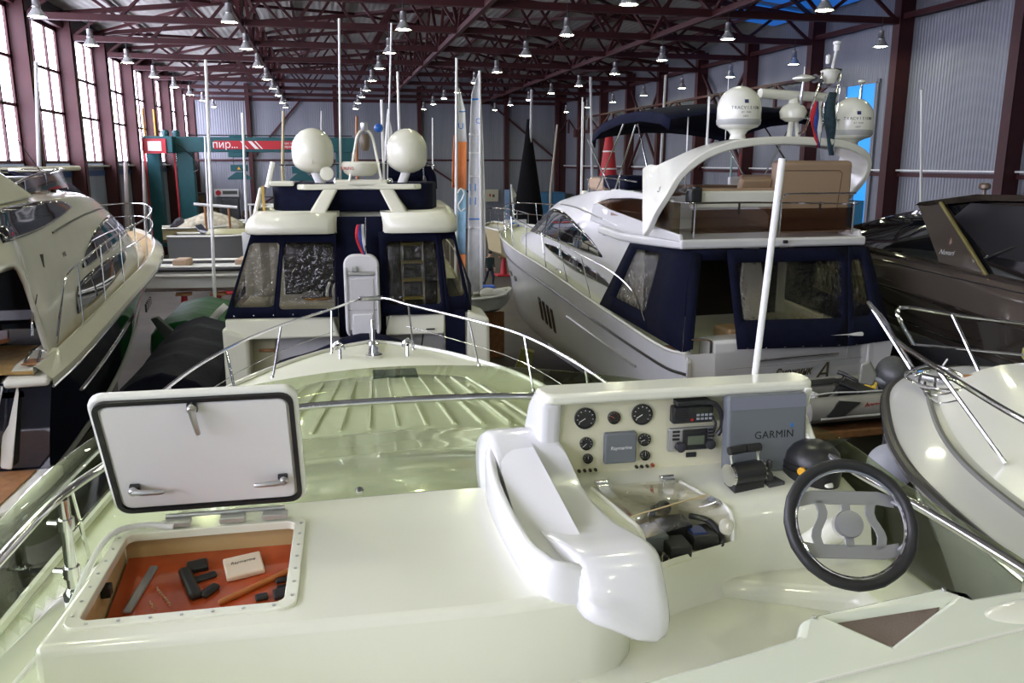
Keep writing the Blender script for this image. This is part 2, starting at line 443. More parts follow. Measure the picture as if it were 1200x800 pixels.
# ---------------------------------------------------------------- roof trusses
def make_truss():
    t = thing('roof_truss', None, 'roof truss', (0, 0, 0), 0, 'roof trusses across the hall')
    xa, xb = XL+.15, XR-.2
    zb = lambda x: 11.25
    obj('bottom_chord', MB().box(xa+.5, xb-.3, -.12, .12, 11.12, 11.36), OXIDE, t)
    obj('top_chord', MB().bar((xa, 0, roofz(xa)-.35), (RIDGE, 0, roofz(RIDGE)-.35), .2).bar((RIDGE, 0, roofz(RIDGE)-.35), (xb, 0, roofz(xb)-.35), .2), OXIDE, t)
    n = 20; st = (xb-xa-.8)/n
    for i in range(n):
        x = xa+.4+st*i; up = i % 2 == 0
        z0, z1 = (11.25, roofz(x+st)-.35) if up else (roofz(x)-.35, 11.25)
        obj('diagonal_brace', MB().bar((x, 0, z0), (x+st, 0, z1), .11), OXIDE, t)
    return t
tr0 = make_truss()
trs = []
for i, y in enumerate(COLY[1:-1]):
    o = tr0 if i == 0 else copy_tree(tr0)
    o.location = (0, y, 0); trs.append(o)
    o['label'] = 'dark red lattice steel roof truss spanning the hall overhead'
# purlins and longitudinal bracing
m = MB()
for x in (-8.6, -6.1, -3.6, -1.1, 1.4, 3.9, 5.65, 7.4, 9.9, 12.4, 14.9, 17.4, 19.9):
    m.box(x-.06, x+.06, YB, YE, roofz(x)-.22, roofz(x)-.06)
struct('trim_180', m, OXIDE)
for j, x in enumerate((-2.85, 5.65, 14.0)):
    m = MB().box(x-.09, x+.09, COLY[1], YE, 11.1, 11.3)
    zt = roofz(x)-.35
    m.box(x-.08, x+.08, COLY[1], YE, zt-.1, zt+.06)
    y = COLY[1]
    while y < YE-1:
        m.bar((x, y, 11.2), (x, y+BAY/2, zt), .13).bar((x, y+BAY/2, zt), (x, y+BAY, 11.2), .13); y += BAY
    struct('trim_%d' % (181+j), m, OXIDE)
m = MB()
for q, (xa, xb) in enumerate(((-10.5, -4.5), (-4.5, 2), (9.3, 15.5), (15.5, 21.6), (2, 9.3))):
    for i in range(2, 14):
        if (i+q) % 2 == 0: m.bar((xa, COLY[i], roofz(xa)-.3), (xb, COLY[i+1], roofz(xb)-.3), .13)
        else: m.bar((xb, COLY[i], roofz(xb)-.3), (xa, COLY[i+1], roofz(xa)-.3), .13)
struct('trim_185', m, OXIDE)

# ---------------------------------------------------------------- pendant lamps
LAMPG = mat('lamp glow', (1, 1, .95), .4, emit=(.97, 1., .66), estr=118.)
SHADE = mat('lamp shade glass', (.6, .62, .6), .25, metal=.55)
def make_lamp():
    t = thing('pendant_lamp', None, 'lamp', (0, 0, 0), 0, 'pendant high bay lamps under the trusses')
    obj('cord', MB().cyl((0, 0, .55), (0, 0, 1.0), .015, 6), BLACKP, t)
    obj('housing', MB().lathe([(.03, .56), (.1, .54), (.11, .3), (.13, .27), (.08, .24)], n=12), BRUSH, t)
    obj('lamp_shade', MB().lathe([(.1, .26), (.14, .18), (.21, .08), (.26, 0), (.27, -.02), (.25, -.01), (.2, .07), (.12, .17), (.09, .24)], n=16, caps=False), SHADE, t)
    obj('bulb', MB().lathe([(.02, .06), (.16, .045), (.2, .01), (.16, -.02), (.03, -.035)], n=14), LAMPG, t)
    return t
lamp0 = make_lamp(); first = True
for x in (-8.0, -2.6, 2.75, 8.25, 14.15, 20.3):
    for k in range(-7, 8):
        y = 28.1+5.85*k
        if x > 19 and k < 0: continue
        o = lamp0 if first else copy_tree(lamp0); first = False
        o.location = (x, y, 10.2+random.uniform(-.05, .05))
        o['label'] = 'bell shaped pendant lamp hanging from the red roof trusses'
# ================================================================ the boat under the camera
OY = thing('motor_yacht', 'white flybridge yacht carrying the steering console, open hatch lid and tinted windscreen', 'boat', (0, 0, 0), 1.5)
TINT = glass('green tinted acrylic', (.775, .815, .69), .02)
GELY = mat('gelcoat warm white', (.785, .79, .67), .16, coat=.6, var=.03, vscale=1.5)
PANELC = mat('dashboard panel cream', (.70, .68, .50), .35, var=.03)
XC = .24
st = [(-6, 2.1, 3.5, 1.85, 1.6, 1.0), (-2, 2.2, 3.5, 1.9, 1.6, .95), (3, 2.2, 3.55, 1.85, 1.65, .95), (6, 2.05, 3.6, 1.5, 1.8, .95), (8, 1.85, 3.6, 1.0, 2.0, 1.05), (9, 1.55, 3.62, .62, 2.2, 1.3), (9.9, 1.0, 3.64, .3, 2.5, 1.8), (10.5, .45, 3.65, .12, 2.8, 2.4), (10.75, .03, 3.66, .01, 3.1, 3.0)]
hm, hr = hull_mesh(st, 5, xs=XC)
obj('hull', hm, GEL, OY)
obj('deck', MB().grid(deck_rows(hr, .07, 0, .002)), NONSKID, OY)
for s in (1, -1):
    obj('toe_rail', MB().tube([p+V((0, 0, .02)) for p in side_line(hr, s, 1, -.02)], .03, 6), GEL, OY)
    obj('rub_rail', MB().tube(side_line(hr, s, .9, .01), .03, 6), RUB, OY)
obj('keel', MB().box(XC-.15, XC+.15, -5, 7, .0, 1.1), GEL, OY)
sb = Body([(-4.0, [(1.5, 3.5), (1.48, 3.9), (1.42, 4.2), (1.3, 4.24), (0, 4.25)]), (1.0, [(1.5, 3.5), (1.48, 3.9), (1.42, 4.3), (1.3, 4.34), (0, 4.35)]), (2.9, [(1.5, 3.5), (1.46, 3.95), (1.36, 4.34), (1.1, 4.44), (0, 4.46)]),
           (3.5, [(1.5, 3.5), (1.45, 3.95), (1.33, 4.32), (1.0, 4.46), (0, 4.49)]), (4.4, [(1.48, 3.5), (1.42, 3.86), (1.28, 4.18), (.9, 4.34), (0, 4.38)]), (5.4, [(1.45, 3.5), (1.38, 3.74), (1.26, 3.96), (.85, 4.08), (0, 4.12)]),
           (6.35, [(1.42, 3.5), (1.38, 3.64), (1.28, 3.78), (.9, 3.86), (0, 3.9)]), (6.5, [(1.4, 3.5), (1.36, 3.62), (1.28, 3.74), (.9, 3.81), (0, 3.84)]), (7.5, [(1.25, 3.5), (1.22, 3.62), (1.14, 3.73), (.7, 3.79), (0, 3.82)]), (8.5, [(1.0, 3.5), (.97, 3.63), (.88, 3.72), (.5, 3.77), (0, 3.79)]), (8.85, [(.7, 3.5), (.68, 3.6), (.6, 3.66), (.3, 3.68), (0, 3.68)])], 4, 3, xs=XC+.1)
obj('superstructure', sb.mesh(), GELY, OY)
m = MB()
for i in range(11):
    t = i/10*2-1; p = []
    for y in (6.62, 7.2, 7.8, 8.35):
        w = interp([(6.5, 1.22), (8.4, .82)], y)*t; z = interp([(6.5, 3.815), (7.5, 3.8), (8.5, 3.775)], y)+.03*(1-t*t)-.012
        p.append((XC+.1+w, y, z))
    m.tube(p, .016, 6)
part_label(obj('foredeck_rib', m, GELY, OY), 'smooth ribs running along the foredeck')
obj('skylight', MB().box(XC-.05, XC+.42, 8.38, 8.7, 3.74, 3.815), mat('dark hatch acrylic', (.05, .07, .06), .15), OY, bevel=.015)
# windlass and bow rollers
m = MB().lathe([(.1, 3.68), (.1, 3.74), (.07, 3.76), (.055, 3.84), (.075, 3.87), (.06, 3.9), (.02, 3.91)], (XC, 9.75, 0), n=16).box(XC-.025, XC+.025, 9.95, 10.9, 3.72, 3.77).cyl((XC, 9.83, 3.85), (XC, 9.95, 4.12), .022)
obj('anchor_windlass', m, STEEL, OY)
for s in (1, -1):
    a = obj('mooring_cleat', MB().tube([(XC+s*.42-.06, 9.9, 3.78), (XC+s*.42-.05, 9.9, 3.84), (XC+s*.42, 9.9, 3.88), (XC+s*.42+.05, 9.9, 3.84), (XC+s*.42+.06, 9.9, 3.78)], .022, 8).tube([(XC+s*.4, 9.75, 3.7), (XC+s*.4, 9.78, 3.8), (XC+s*.42, 9.9, 3.8)], .02, 8), STEEL, OY)
# pulpit rail
rl = [(-1.75, 2.8, 4.15), (-1.66, 4.8, 4.2), (-1.5, 6.94, 4.2), (-1.22, 8.31, 4.2), (-.77, 9.47, 4.2), (-.23, 10.4, 4.2), (.06, 10.95, 4.21), (.26, 11.1, 4.21), (.5, 10.95, 4.21), (.7, 10.55, 4.2), (1.33, 9.38, 4.2), (1.77, 8.38, 4.2), (2.02, 6.9, 4.2), (2.14, 5, 4.18), (2.2, 3, 4.15)]
pr = obj('bow_rail', MB().tube(spl(rl, 5), .016, 8), STEEL, OY)
for a, b in (((-1.35, 6.9, 3.6), (-1.5, 6.94, 4.2)), ((-1.14, 8.2, 3.6), (-1.24, 8.31, 4.2)), ((-.9, 9.2, 3.62), (-.79, 9.47, 4.2)), ((-.27, 10.2, 3.64), (-.25, 10.38, 4.2)), ((.75, 10.2, 3.64), (.72, 10.53, 4.2)), ((1.45, 9.3, 3.62), (1.34, 9.36, 4.2)), ((1.86, 8.2, 3.6), (1.79, 8.36, 4.2)), ((2.1, 6.7, 3.6), (2.03, 6.85, 4.2)), ((2.2, 5, 3.6), (2.14, 5, 4.18)), ((-1.62, 5.0, 3.6), (-1.66, 4.9, 4.2))):
    obj('stanchion', MB().cyl(a, b, .0125, 8).lathe([(.03, -.02), (.03, .02), (.016, .05)], a, n=10), STEEL, pr)
obj('lifeline', MB().tube(spl([(p[0]*.99, p[1]-.05, p[2]-.28) for p in rl[1:6]], 4), .004, 5).tube(spl([(p[0]*.99, p[1]-.05, p[2]-.28) for p in rl[9:14]], 4), .004, 5), STEEL, pr)
obj('rail_joint', MB().box(.1, .42, 11.03, 11.12, 4.18, 4.24), STEEL, pr, bevel=.015)

# ---- flybridge dash: a raised flat with a hatch cut in it
HZ = 4.70
hx0, hx1, hy0, hy1 = -.815, -.235, 2.335, 2.915
def shift(p, x, y): return [(a+x, b+y) for a, b in p]
hole = shift(rrect(hx1-hx0, hy1-hy0, .03), (hx0+hx1)/2, (hy0+hy1)/2)
outer = [(-.90, 2.22), (.4, 2.19), (.68, 2.205), (.80, 2.25), (.87, 2.33), (.87, 3.13), (.3, 3.14), (-.4, 3.12), (-.74, 3.05), (-.86, 2.9)]
part_label(obj('dash_moulding', holed(outer, [hole], 4.2, HZ, False), GELY, OY, bevel=.03, seg=4), 'flat white dash moulding around the hatch')
# lower ledge beside it carrying the glass
obj('flybridge_coaming', MB().prism([(-1.22, -1, 0), (-1.2, 2.4, 0), (-1.1, 2.95, 0), (-.85, 3.16, 0), (-.3, 3.2, 0), (1.2, 3.2, 0), (1.85, 3.1, 0), (2.06, 2.7, 0), (2.1, -1, 0), (1.75, -1, 0), (1.75, 2.4, 0), (1.2, 2.6, 0), (-.8, 2.6, 0), (-.85, 2.0, 0), (-.9, -1, 0)], (0, 0, .42)), GELY, OY, loc=(0, 0, 4.06), bevel=.04, seg=3)
obj('flybridge_floor', MB().box(-1.0, 1.9, -2, 2.6, 3.98, 4.06), NONSKID, OY)
cab = spl([(-.66, 2.92, 4.72), (-.78, 2.93, 4.73), (-.88, 2.85, 4.71), (-.97, 2.6, 4.53), (-1.03, 2.2, 4.51), (-1.06, 1.7, 4.51), (-1.07, 1.0, 4.51)], 6)
obj('white_cable', MB().tube(cab, .011, 8), WHITEP, OY)
# windscreen
gb = spl([(-1.17, .6, 4.42), (-1.16, 1.6, 4.44), (-1.14, 2.5, 4.46), (-1.05, 2.95, 4.5), (-.82, 3.12, 4.58), (-.3, 3.17, 4.64), (.3, 3.18, 4.65), (1.0, 3.17, 4.64), (1.65, 3.1, 4.58), (1.95, 2.85, 4.5), (2.03, 2.4, 4.46), (2.06, 1.4, 4.44), (2.06, .6, 4.42)], 6)
gt = spl([(-1.2, .6, 4.74), (-1.18, 1.6, 4.78), (-1.13, 2.55, 4.88), (-1.03, 3.1, 4.96), (-.78, 3.42, 5.03), (-.12, 3.64, 5.08), (.42, 3.67, 5.08), (.98, 3.52, 5.06), (1.5, 3.3, 5.01), (1.93, 2.95, 4.9), (2.0, 2.45, 4.82), (2.05, 1.4, 4.75), (2.06, .6, 4.72)], 6)
ws = obj('windscreen', MB().grid([[a.lerp(b, t) for t in (0, .33, .66, 1)] for a, b in zip(gb, gt)]), TINT, OY, solid=.008)
for a, b in ((gb[33], gt[33]), (gb[41], gt[41]), (gb[25], gt[25])):
    q = a.lerp(b, .07); obj('bolt', MB().lathe([(.018, -.01), (.018, .012), (.01, .022)], q, (0, -.7, .7), 10), STEEL, ws)
hr_ = spl([(-1.13, .6, 4.76), (-1.10, 1.5, 4.8), (-1.05, 2.43, 4.855), (-.98, 2.95, 4.89), (-.72, 3.3, 4.95), (-.3, 3.46, 4.975), (.24, 3.5, 4.975), (.8, 3.46, 4.97), (1.35, 3.3, 4.93), (1.75, 3.02, 4.88), (1.87, 2.5, 4.845), (1.9, 2.1, 4.835), (1.92, 1.4, 4.81), (1.95, .6, 4.78)], 6)
hl = obj('handrail', MB().tube(hr_, .0165, 10), STEEL, OY)
for x, y, z0, z1, s in ((-1.0, 2.88, 4.48, 4.87, -1), (1.88, 1.82, 4.46, 4.82, 1), (-1.06, 1.2, 4.48, 4.79, -1)):
    obj('rail_post', MB().cyl((x, y, z0), (x, y, z1), .02, 12).lathe([(.036, 0), (.036, .04), (.022, .06)], (x, y, z0), n=14).cyl((x, y, z0+.12), (x+s*.06, y+.02, z0+.12), .012, 8).cyl((x, y, z0+.3), (x+s*.06, y+.02, z0+.3), .012, 8).lathe([(.028, -.02), (.028, .02)], (x, y, z0+.12), n=10).lathe([(.028, -.02), (.028, .02)], (x, y, z0+.3), n=10), STEEL, hl)
for i in (33, 42, 24):
    obj('rail_bracket', MB().cyl(hr_[i], hr_[i]+V((0, .05, -.03)), .01, 8), STEEL, hl)

# ---- hatch: flange, well, open lid
fl = holed(shift(rrect(hx1-hx0+.075, hy1-hy0+.075, .05), (hx0+hx1)/2, (hy0+hy1)/2), [shift(rrect(hx1-hx0-.006, hy1-hy0-.006, .03), (hx0+hx1)/2, (hy0+hy1)/2)], HZ-.02, HZ+.009)
hf = part_label(obj('hatch_frame', fl, GELY, OY, bevel=.003), 'white flange screwed around the hatch opening')
for i in range(7):
    for c in ((hx0+.03+(hx1-hx0-.06)*i/6, hy0-.02), (hx1+.02, hy0+.03+(hy1-hy0-.06)*i/6), (hx0-.02, hy0+.03+(hy1-hy0-.06)*i/6)): obj('screw', MB().lathe([(.005, .0), (.005, .004)], (*c, HZ+.0085), n=8), BRUSH, hf)
WELLT = mat('tan well lining', (.55, .40, .20), .6, var=.1)
MAHOG = mat('varnished mahogany', (.50, .085, .025), .25, coat=.8, var=.3, vscale=5, streak=.2)
wx0, wx1, wy0, wy1 = hx0-.02, hx1+.02, hy0-.02, hy1+.02
wz = lambda y: 4.50+(y-2.35)*.10/.55
m = MB().grid([[(wx0, wy0, z), (wx1, wy0, z), (wx1, wy1, z), (wx0, wy1, z)] for z in (4.2, HZ-.01)], cv=True)
obj('hatch_well', m, WELLT, OY, smooth=0, solid=.01, soff=1)
hb = obj('lower_helm_dash', MB().prism([(wx0+.01, wy0, wz(wy0)), (wx1-.01, wy0, wz(wy0)), (wx1-.01, wy1, wz(wy1)), (wx0+.01, wy1, wz(wy1))], (0, 0, -.03)), MAHOG, OY)
part_label(hb, 'glossy red mahogany dash down inside the hatch')
ud = V((0, .55, .10)).normalized(); nd = V((0, -.10, .55)).normalized()
def hp(x, y, h=0): return V((x, y, wz(y)))+nd*h
def hbox(name, x, y, a, w, l, h, mt, par=hb, bev=.006):
    M = frame(hp(x, y), V((1, 0, 0))*math.cos(rad(a))+ud*math.sin(rad(a)), -V((1, 0, 0))*math.sin(rad(a))+ud*math.cos(rad(a)))
    return obj(name, MB().box(-w/2, w/2, -l/2, l/2, 0, h, M), mt, par, bevel=bev), M
CARD = mat('white instrument cover', (.78, .66, .52), .5)
pc, M = hbox('instrument_cover', -.415, 2.815, 14, .13, .115, .022, CARD)
text_part('cover_lettering', 'Raymarine', .02, M @ Mx.Translation((0, .015, .0225)), BLACKP, pc, .0004, shear=.2)
hbox('grab_strip', -.35, 2.71, 32, .30, .016, .02, mat('light mahogany trim', (.5, .18, .05), .3))
hbox('grey_strip', -.745, 2.75, 80, .24, .03, .012, mat('grey lining', (.25, .24, .25), .6))
hbox('handset', -.585, 2.745, -68, .17, .042, .03, BLACKP, bev=.012)
hbox('radio', -.575, 2.84, 12, .07, .055, .022, BLACKP)
hbox('switch_panel', -.545, 2.78, 22, .085, .032, .012, BLACKP)
hbox('throttle_base', -.515, 2.70, 50, .07, .032, .022, BLACKP, bev=.01)
for q in ((-.27, 2.725, .06, .02), (-.27, 2.655, .065, .05), (-.34, 2.645, .042, .03), (-.27, 2.69, .05, .012)): hbox('gauge_block', q[0], q[1], 12, q[2], q[3], .016, BLACKP)
for i in range(7):
    for a, b in ((-.69, 2.74), (-.70, 2.67)):
        if b < 2.7 and i > 2: continue
        c = hp(a+.009*i, b-.014*i); obj('toggle_switch', MB().lathe([(.004, 0), (.0025, .014)], c, nd, 8), mat('ivory switch', (.7, .5, .36), .4), hb)
obj('hatch_bumper', MB().box(wx0, wx0+.03, 2.62, 2.66, 4.62, 4.66), BLACKP, hf, bevel=.005)
# lid: hinged on the forward edge, leaning back over the hole
la = V((-.525, 2.955, 4.765)); lu = V((.0, -.20, .48)).normalized(); lx = V((1, 0, 0)); ln = lx.cross(lu)  # ln points to the camera side
lw, lh = .665, .535
LM = frame(la+lu*lh/2, lx, lu)
lp = rrect(lw, lh, .05, 5)
lid = obj('hatch_lid', MB().prism([LM @ V((a, b, -.035)) for a, b in lp], LM.to_3x3() @ V((0, 0, .035))), GEL, OY, bevel=.012, seg=3)
part_label(lid, 'raised white hatch lid with black gasket')
inner = lambda d, r: rrect(lw-d, lh-d, r, 5)
g = MB(); o_, i_ = inner(.03, .045), inner(.062, .035)
g.grid([[LM @ V((a, b, z)) for a, b in q] for q, z in ((o_, 0), (o_, .012), (i_, .012), (i_, 0))], cv=True)
obj('gasket', g, BLACK, lid)
obj('lid_liner', MB().prism([LM @ V((a, b, .0)) for a, b in inner(.075, .03)], LM.to_3x3() @ V((0, 0, .008))), mat('lid liner white', (.8, .79, .78), .4), lid, bevel=.006)
def latch(x, y, a):
    M = LM @ Mx.Translation((x, y, .008)) @ Mx.Rotation(rad(a), 4, 'Z')
    l = obj('latch', MB().box(-.016, .016, -.02, .014, 0, .02, M), BLACKP, lid, bevel=.004)
    h = MB().lathe([(.014, 0), (.016, .03), (.012, .036)], M @ V((0, 0, 0)), ln, 14)
    h.tube([M @ V(p) for p in ((0, 0, .028), (0, -.03, .034), (0, -.09, .034), (0, -.1, .032))], [.012, .011, .009, .008], 8)
    obj('latch_handle', h, BRUSH, l)
latch(-.005, .225, 5); latch(-.245, -.125, 88); latch(.26, -.125, -88)
hg = obj('hinge', MB().tube([(la.x-.17, la.y+.012, 4.742), (la.x+.25, la.y+.012, 4.742)], .009, 8), BRUSH, lid)
for x in (-.17, .02, .17): obj('hinge_plate', MB().box(la.x+x, la.x+x+.09, la.y-.035, la.y+.012, 4.716, 4.735), mat('pale hinge plate', (.55, .55, .52), .3, .5), hg, bevel=.003)

# ---- steering console
def ye(x): return interp([(.88, 2.43), (.97, 2.50), (1.1, 2.555), (1.37, 2.64), (1.5, 2.655), (2.0, 2.66)], x)
CC = [(.76, .84), (.80, .89), (.845, .94), (.88, .97), (1.0, 1.10), (1.12, 1.235), (1.24, 1.37), (1.285, 1.415), (1.42, 1.5), (1.6, 1.63), (1.75, 1.76), (1.86, 1.86), (1.93, 1.93), (1.96, 1.96)]
def sec(c):
    xb, xf = c; y = ye(xf); d = max(0, xf-1.8)*.25
    P = [(3.28, 4.5), (3.28, 4.77), (3.0, 4.775-d), (2.85, 4.768-d), (y+.1, 4.745-d), (y+.05, 4.738-d), (y+.015, 4.715-d), (y, 4.675-d), (y-.008, 4.61), (y-.035, 4.5), (y-.11, 4.3), (y-.17, 4.06)]
    return [(xb+(xf-xb)*min(1, max(0, (2.85-yy)/(2.85-y))), yy, z) for yy, z in P]
m = MB(); rows = [[m.v(p) for p in sec(c)] for c in CC]
for i in range(len(CC)-1):
    for j in range(11):
        if 3 <= i <= 5 and 3 <= j <= 7: continue
        m.f([rows[i][j], rows[i+1][j], rows[i+1][j+1], rows[i][j+1]])
m.f(rows[-1])
con = obj('steering_console', m, GELY, OY, smooth=50)
part_label(con, 'moulded cream steering console')
# open-fronted locker in it
S0, S1 = sec(CC[3]), sec(CC[6]); lowz = 4.61
m = MB()
L0, L1 = S0[3:9], S1[3:9]
d0, d1 = (L0[0][0], L0[0][1], lowz-.02), (L1[0][0], L1[0][1], lowz-.02)
f0, f1 = (L0[-1][0], L0[-1][1], lowz-.02), (L1[-1][0], L1[-1][1], lowz-.02)
m.f([m.v(p) for p in (L0[0], L1[0], d1, d0)])
for L_, d_, f_ in ((L0, d0, f0), (L1, d1, f1)): m.f([m.v(p) for p in list(L_)+[f_, d_]])
m.f([m.v(p) for p in (d0, d1, f1, f0)])
part_label(obj('locker_recess', m, PANELC, con, smooth=0, solid=.004, soff=1), 'yellow-cream locker behind the clear lid')
for L_ in (L0, L1): obj('locker_trim', MB().tube(spl([V(p)+V((0, 0, .003)) for p in L_], 3), .009, 8), GEL, con)
CLEAR = glass('clear acrylic', (.965, .96, .94), .02)
def lerp3(p, q, u): return V(p).lerp(V(q), u)
lidp = [[lerp3(p, q, u)+V((0, -.004, dz)) for u in (.015, .5, .985)] for p, q, dz in ((L0[0], L1[0], .012), (L0[1], L1[1], .016), (L0[2], L1[2], .014), (lerp3(L0[3], L0[4], .1), lerp3(L1[3], L1[4], .1), .004))]
part_label(obj('locker_lid', MB().grid(lidp), CLEAR, con, smooth=15, solid=.006), 'clear acrylic locker lid')
obj('lid_edge', MB().tube([p+V((0, -.003, 0)) for p in lidp[1]], .003, 6), mat('lit acrylic edge', (.75, .6, .35), .2), con)
for u in (.12, .86):
    c = lerp3(L0[0], L1[0], u); obj('locker_hinge', MB().box(c.x-.025, c.x+.025, c.y-.02, c.y+.035, c.z+.004, c.z+.022).cyl((c.x-.027, c.y+.005, c.z+.024), (c.x+.027, c.y+.005, c.z+.024), .009), STEEL, con, bevel=.003)
cc = lerp3(L0[4], L1[4], .9); obj('lid_catch', MB().lathe([(.03, 0), (.03, .012), (.015, .018)], cc, (.3, -.9, .3), 16).lathe([(.012, .018), (.012, .03)], cc, (.3, -.9, .3), 10), mat('ivory plastic', (.72, .70, .62), .4), con)
def lk(n, u, v, w, l, h, mt=BLACKP, r=.005):
    """gear on the locker floor: u across, v from the back"""
    c = lerp3(lerp3(d0, d1, u), lerp3(f0, f1, u), v); ax = (V(d1)-V(d0)).normalized(); ay = V((-ax.y, ax.x, 0))
    M = frame(c, ax, ay); return obj(n, MB().box(-w/2, w/2, -l/2, l/2, .002, h, M), mt, con, bevel=r)
lk('plotter_box', .30, .50, .15, .12, .065, GREYP); lk('locker_radio', .47, .80, .085, .10, .05); lk('locker_radio', .66, .42, .13, .10, .075)
lk('locker_radio', .80, .72, .10, .11, .055); lk('blue_screen', .77, .70, .06, .07, .06, mat('blue display', (.02, .04, .16), .2)); lk('grey_panel', .04, .25, .01, .16, .12, GREYP)
c = lerp3(lerp3(d0, d1, .95), lerp3(f0, f1, .95), .8)
obj('cable_loop', MB().tube(spl([c+V(q) for q in ((-.06, .12, .06), (-.02, .05, .07), (.0, 0, .05), (.0, -.04, .02), (-.03, -.05, .0))], 5), .012, 8), BLACKP, con)
c = lerp3(lerp3(d0, d1, .62), lerp3(f0, f1, .62), .2)
obj('gooseneck', MB().tube(spl([c+V(q) for q in ((0, .02, 0), (-.01, .02, .08), (.01, -.01, .11))], 5), .014, 8).ball(c+V((.02, -.02, .11)), .03), BLACKP, con)
for i in range(4):
    for j in range(3):
        c = lerp3(lerp3(d0, d1, .05+.075*i), lerp3(f0, f1, .05+.075*i), .70+.11*j); obj('locker_knob', MB().lathe([(.011, 0), (.009, .014), (.011, .018), (.009, .028)], c, n=8), BLACKP, con)
# left wing and side pocket
def wing(x, k, tip=0.):
    """profile of the wing; k shrinks the end sections, tip lifts the low aft corner"""
    p = [(3.2, 4.69), (3.22, 4.86), (3.12, 4.945), (3.0, 4.935), (2.88, 4.87), (2.74, 4.805), (2.5, 4.79), (2.3, 4.82), (2.2, 4.81), (2.15, 4.73), (2.115, 4.62+tip), (2.13, 4.56+tip), (2.2, 4.56+tip), (2.5, 4.6+tip*.5), (3.1, 4.66)]
    c = V((2.65, 4.74)); return [(x+(3.05-(c.x+(y-c.x)*k))*.165, c.x+(y-c.x)*k, c.y+(z-c.y)*k) for y, z in p]
wr = [wing(.50, .84, .09), wing(.505, .95, .09), wing(.53, .99, .08), wing(.58, 1, .06), wing(.66, 1., .015), wing(.72, 1., 0), wing(.755, .985, .01), wing(.77, .95, .02), wing(.773, .88, .03)]
m = MB().grid([spl(r, 3, True) for r in wr], cv=True, capu=True)
part_label(obj('console_wing', m, GELW, con, smooth=60), 'rounded white wing at the side of the console')
def pk(d, z): # outline of the pocket wall in plan
    return [V((x, y, z)) for x, y in ((.66, 3.12-d), (.57, 3.1-d), (.495+d, 3.02-d*.5), (.475+d, 2.85), (.478+d, 2.6), (.50+d, 2.35), (.53+d, 2.24+d), (.58, 2.2+d), (.66, 2.195+d), (.72, 2.2+d))]
tz = [4.95, 4.945, 4.92, 4.875, 4.845, 4.83, 4.825, 4.82, 4.80, 4.76]
def setz(P, zs, dz=0): return [V((p.x, p.y, z+dz)) for p, z in zip(P, zs)]
bz = [4.68]*5+[4.67, 4.66, 4.655, 4.65, 4.65]
m = MB().grid([spl(r, 3) for r in (setz(pk(.02, 0), bz), setz(pk(0, 0), bz, .04), setz(pk(0, 0), tz, -.03), setz(pk(.008, 0), tz, -.006), setz(pk(.02, 0), tz), setz(pk(.034, 0), tz, -.008), setz(pk(.045, 0), tz, -.04), setz(pk(.05, 0), bz, .06))])
m.f([m.v(p) for p in [(.66, 3.08, 4.95)]+[(p.x, p.y, interp([(2.2, 4.765), (2.7, 4.80), (2.85, 4.865), (3.1, 4.95)], p.y)) for p in pk(.05, 0)]+[(.72, 2.25, 4.765)]])
part_label(obj('side_pocket', m, GELW, con, smooth=60), 'open white pocket on the side of the console')
# instrument hood and panel
ih = part_label(obj('instrument_hood', MB().prism([(.70, 3.0, 5.083), (.715, 2.955, 5.083), (.75, 2.935, 5.083), (1.80, 2.935, 5.083), (1.845, 2.955, 5.083), (1.86, 3.0, 5.083), (1.86, 3.05, 5.083), (1.84, 3.09, 5.083), (.73, 3.09, 5.083), (.70, 3.05, 5.083)], (0, 0, .045)), GELY, con, bevel=.014, seg=3), 'flat hood over the instruments')
obj('hood_back', MB().prism([(.74, 3.03, 4.7), (1.83, 3.03, 4.7), (1.83, 3.03, 5.09), (.74, 3.03, 5.09)], (0, .07, 0)), GELY, ih, bevel=.02)
# cheek rounding the left end of the hood
m = MB().prism([(.79, 2.945, 5.10), (.79, 2.97, 4.95), (.79, 2.985, 4.75), (.79, 3.25, 4.75), (.79, 3.25, 4.93), (.79, 3.17, 5.05), (.79, 3.08, 5.115), (.79, 3.0, 5.122)], (-.095, 0, 0))
obj('hood_cheek', m, GELW, ih, bevel=.035, seg=4)
m = MB().prism([(1.80, 2.93, 5.10), (1.80, 2.96, 4.98), (1.80, 2.72, 4.745), (1.80, 3.2, 4.745), (1.80, 3.13, 5.04), (1.80, 3.06, 5.09)], (.04, 0, 0))
obj('hood_cheek', m, GELY, ih, bevel=.01)
PY = 3.0
dp = obj('instrument_panel', MB().box(.78, 1.80, PY, PY+.03, 4.765, 5.09), PANELC, con, smooth=0)
FACE = mat('gauge face', (.015, .015, .015), .25, coat=.4); NEED = mat('white print', (.75, .75, .72), .5); CHROME = mat('chrome', (.8, .8, .8), .08, 1.)
def gauge(x, z, r, ang=210, red=False):
    g = obj('gauge', MB().lathe([(r, 0), (r, .012), (r*.9, .014), (r*.86, .008), (.001, .008)], (x, PY, z), (0, -1, 0), 28), FACE, dp)
    m = MB()
    for i in range(9):
        a = rad(-130+260*i/8+90); c, s_ = math.cos(a), math.sin(a)
        m.bar((x+c*r*.68, PY-.0095, z+s_*r*.68), (x+c*r*.8, PY-.0095, z+s_*r*.8), r*.05, .001, up=(0, 1, 0))
    a = rad(ang); m.bar((x, PY-.011, z), (x+math.cos(a)*r*.66, PY-.011, z+math.sin(a)*r*.66), r*.06, .001, up=(0, 1, 0))
    obj('dial_markings', m, mat('orange print', (.6, .12, .03), .5) if red else NEED, g)
gauge(.89, 5.008, .0435); gauge(1.01, 5.003, .026, 150, True); gauge(1.128, 5.01, .0435); gauge(.897, 4.902, .0265, 220); gauge(1.142, 4.902, .0265, 200)
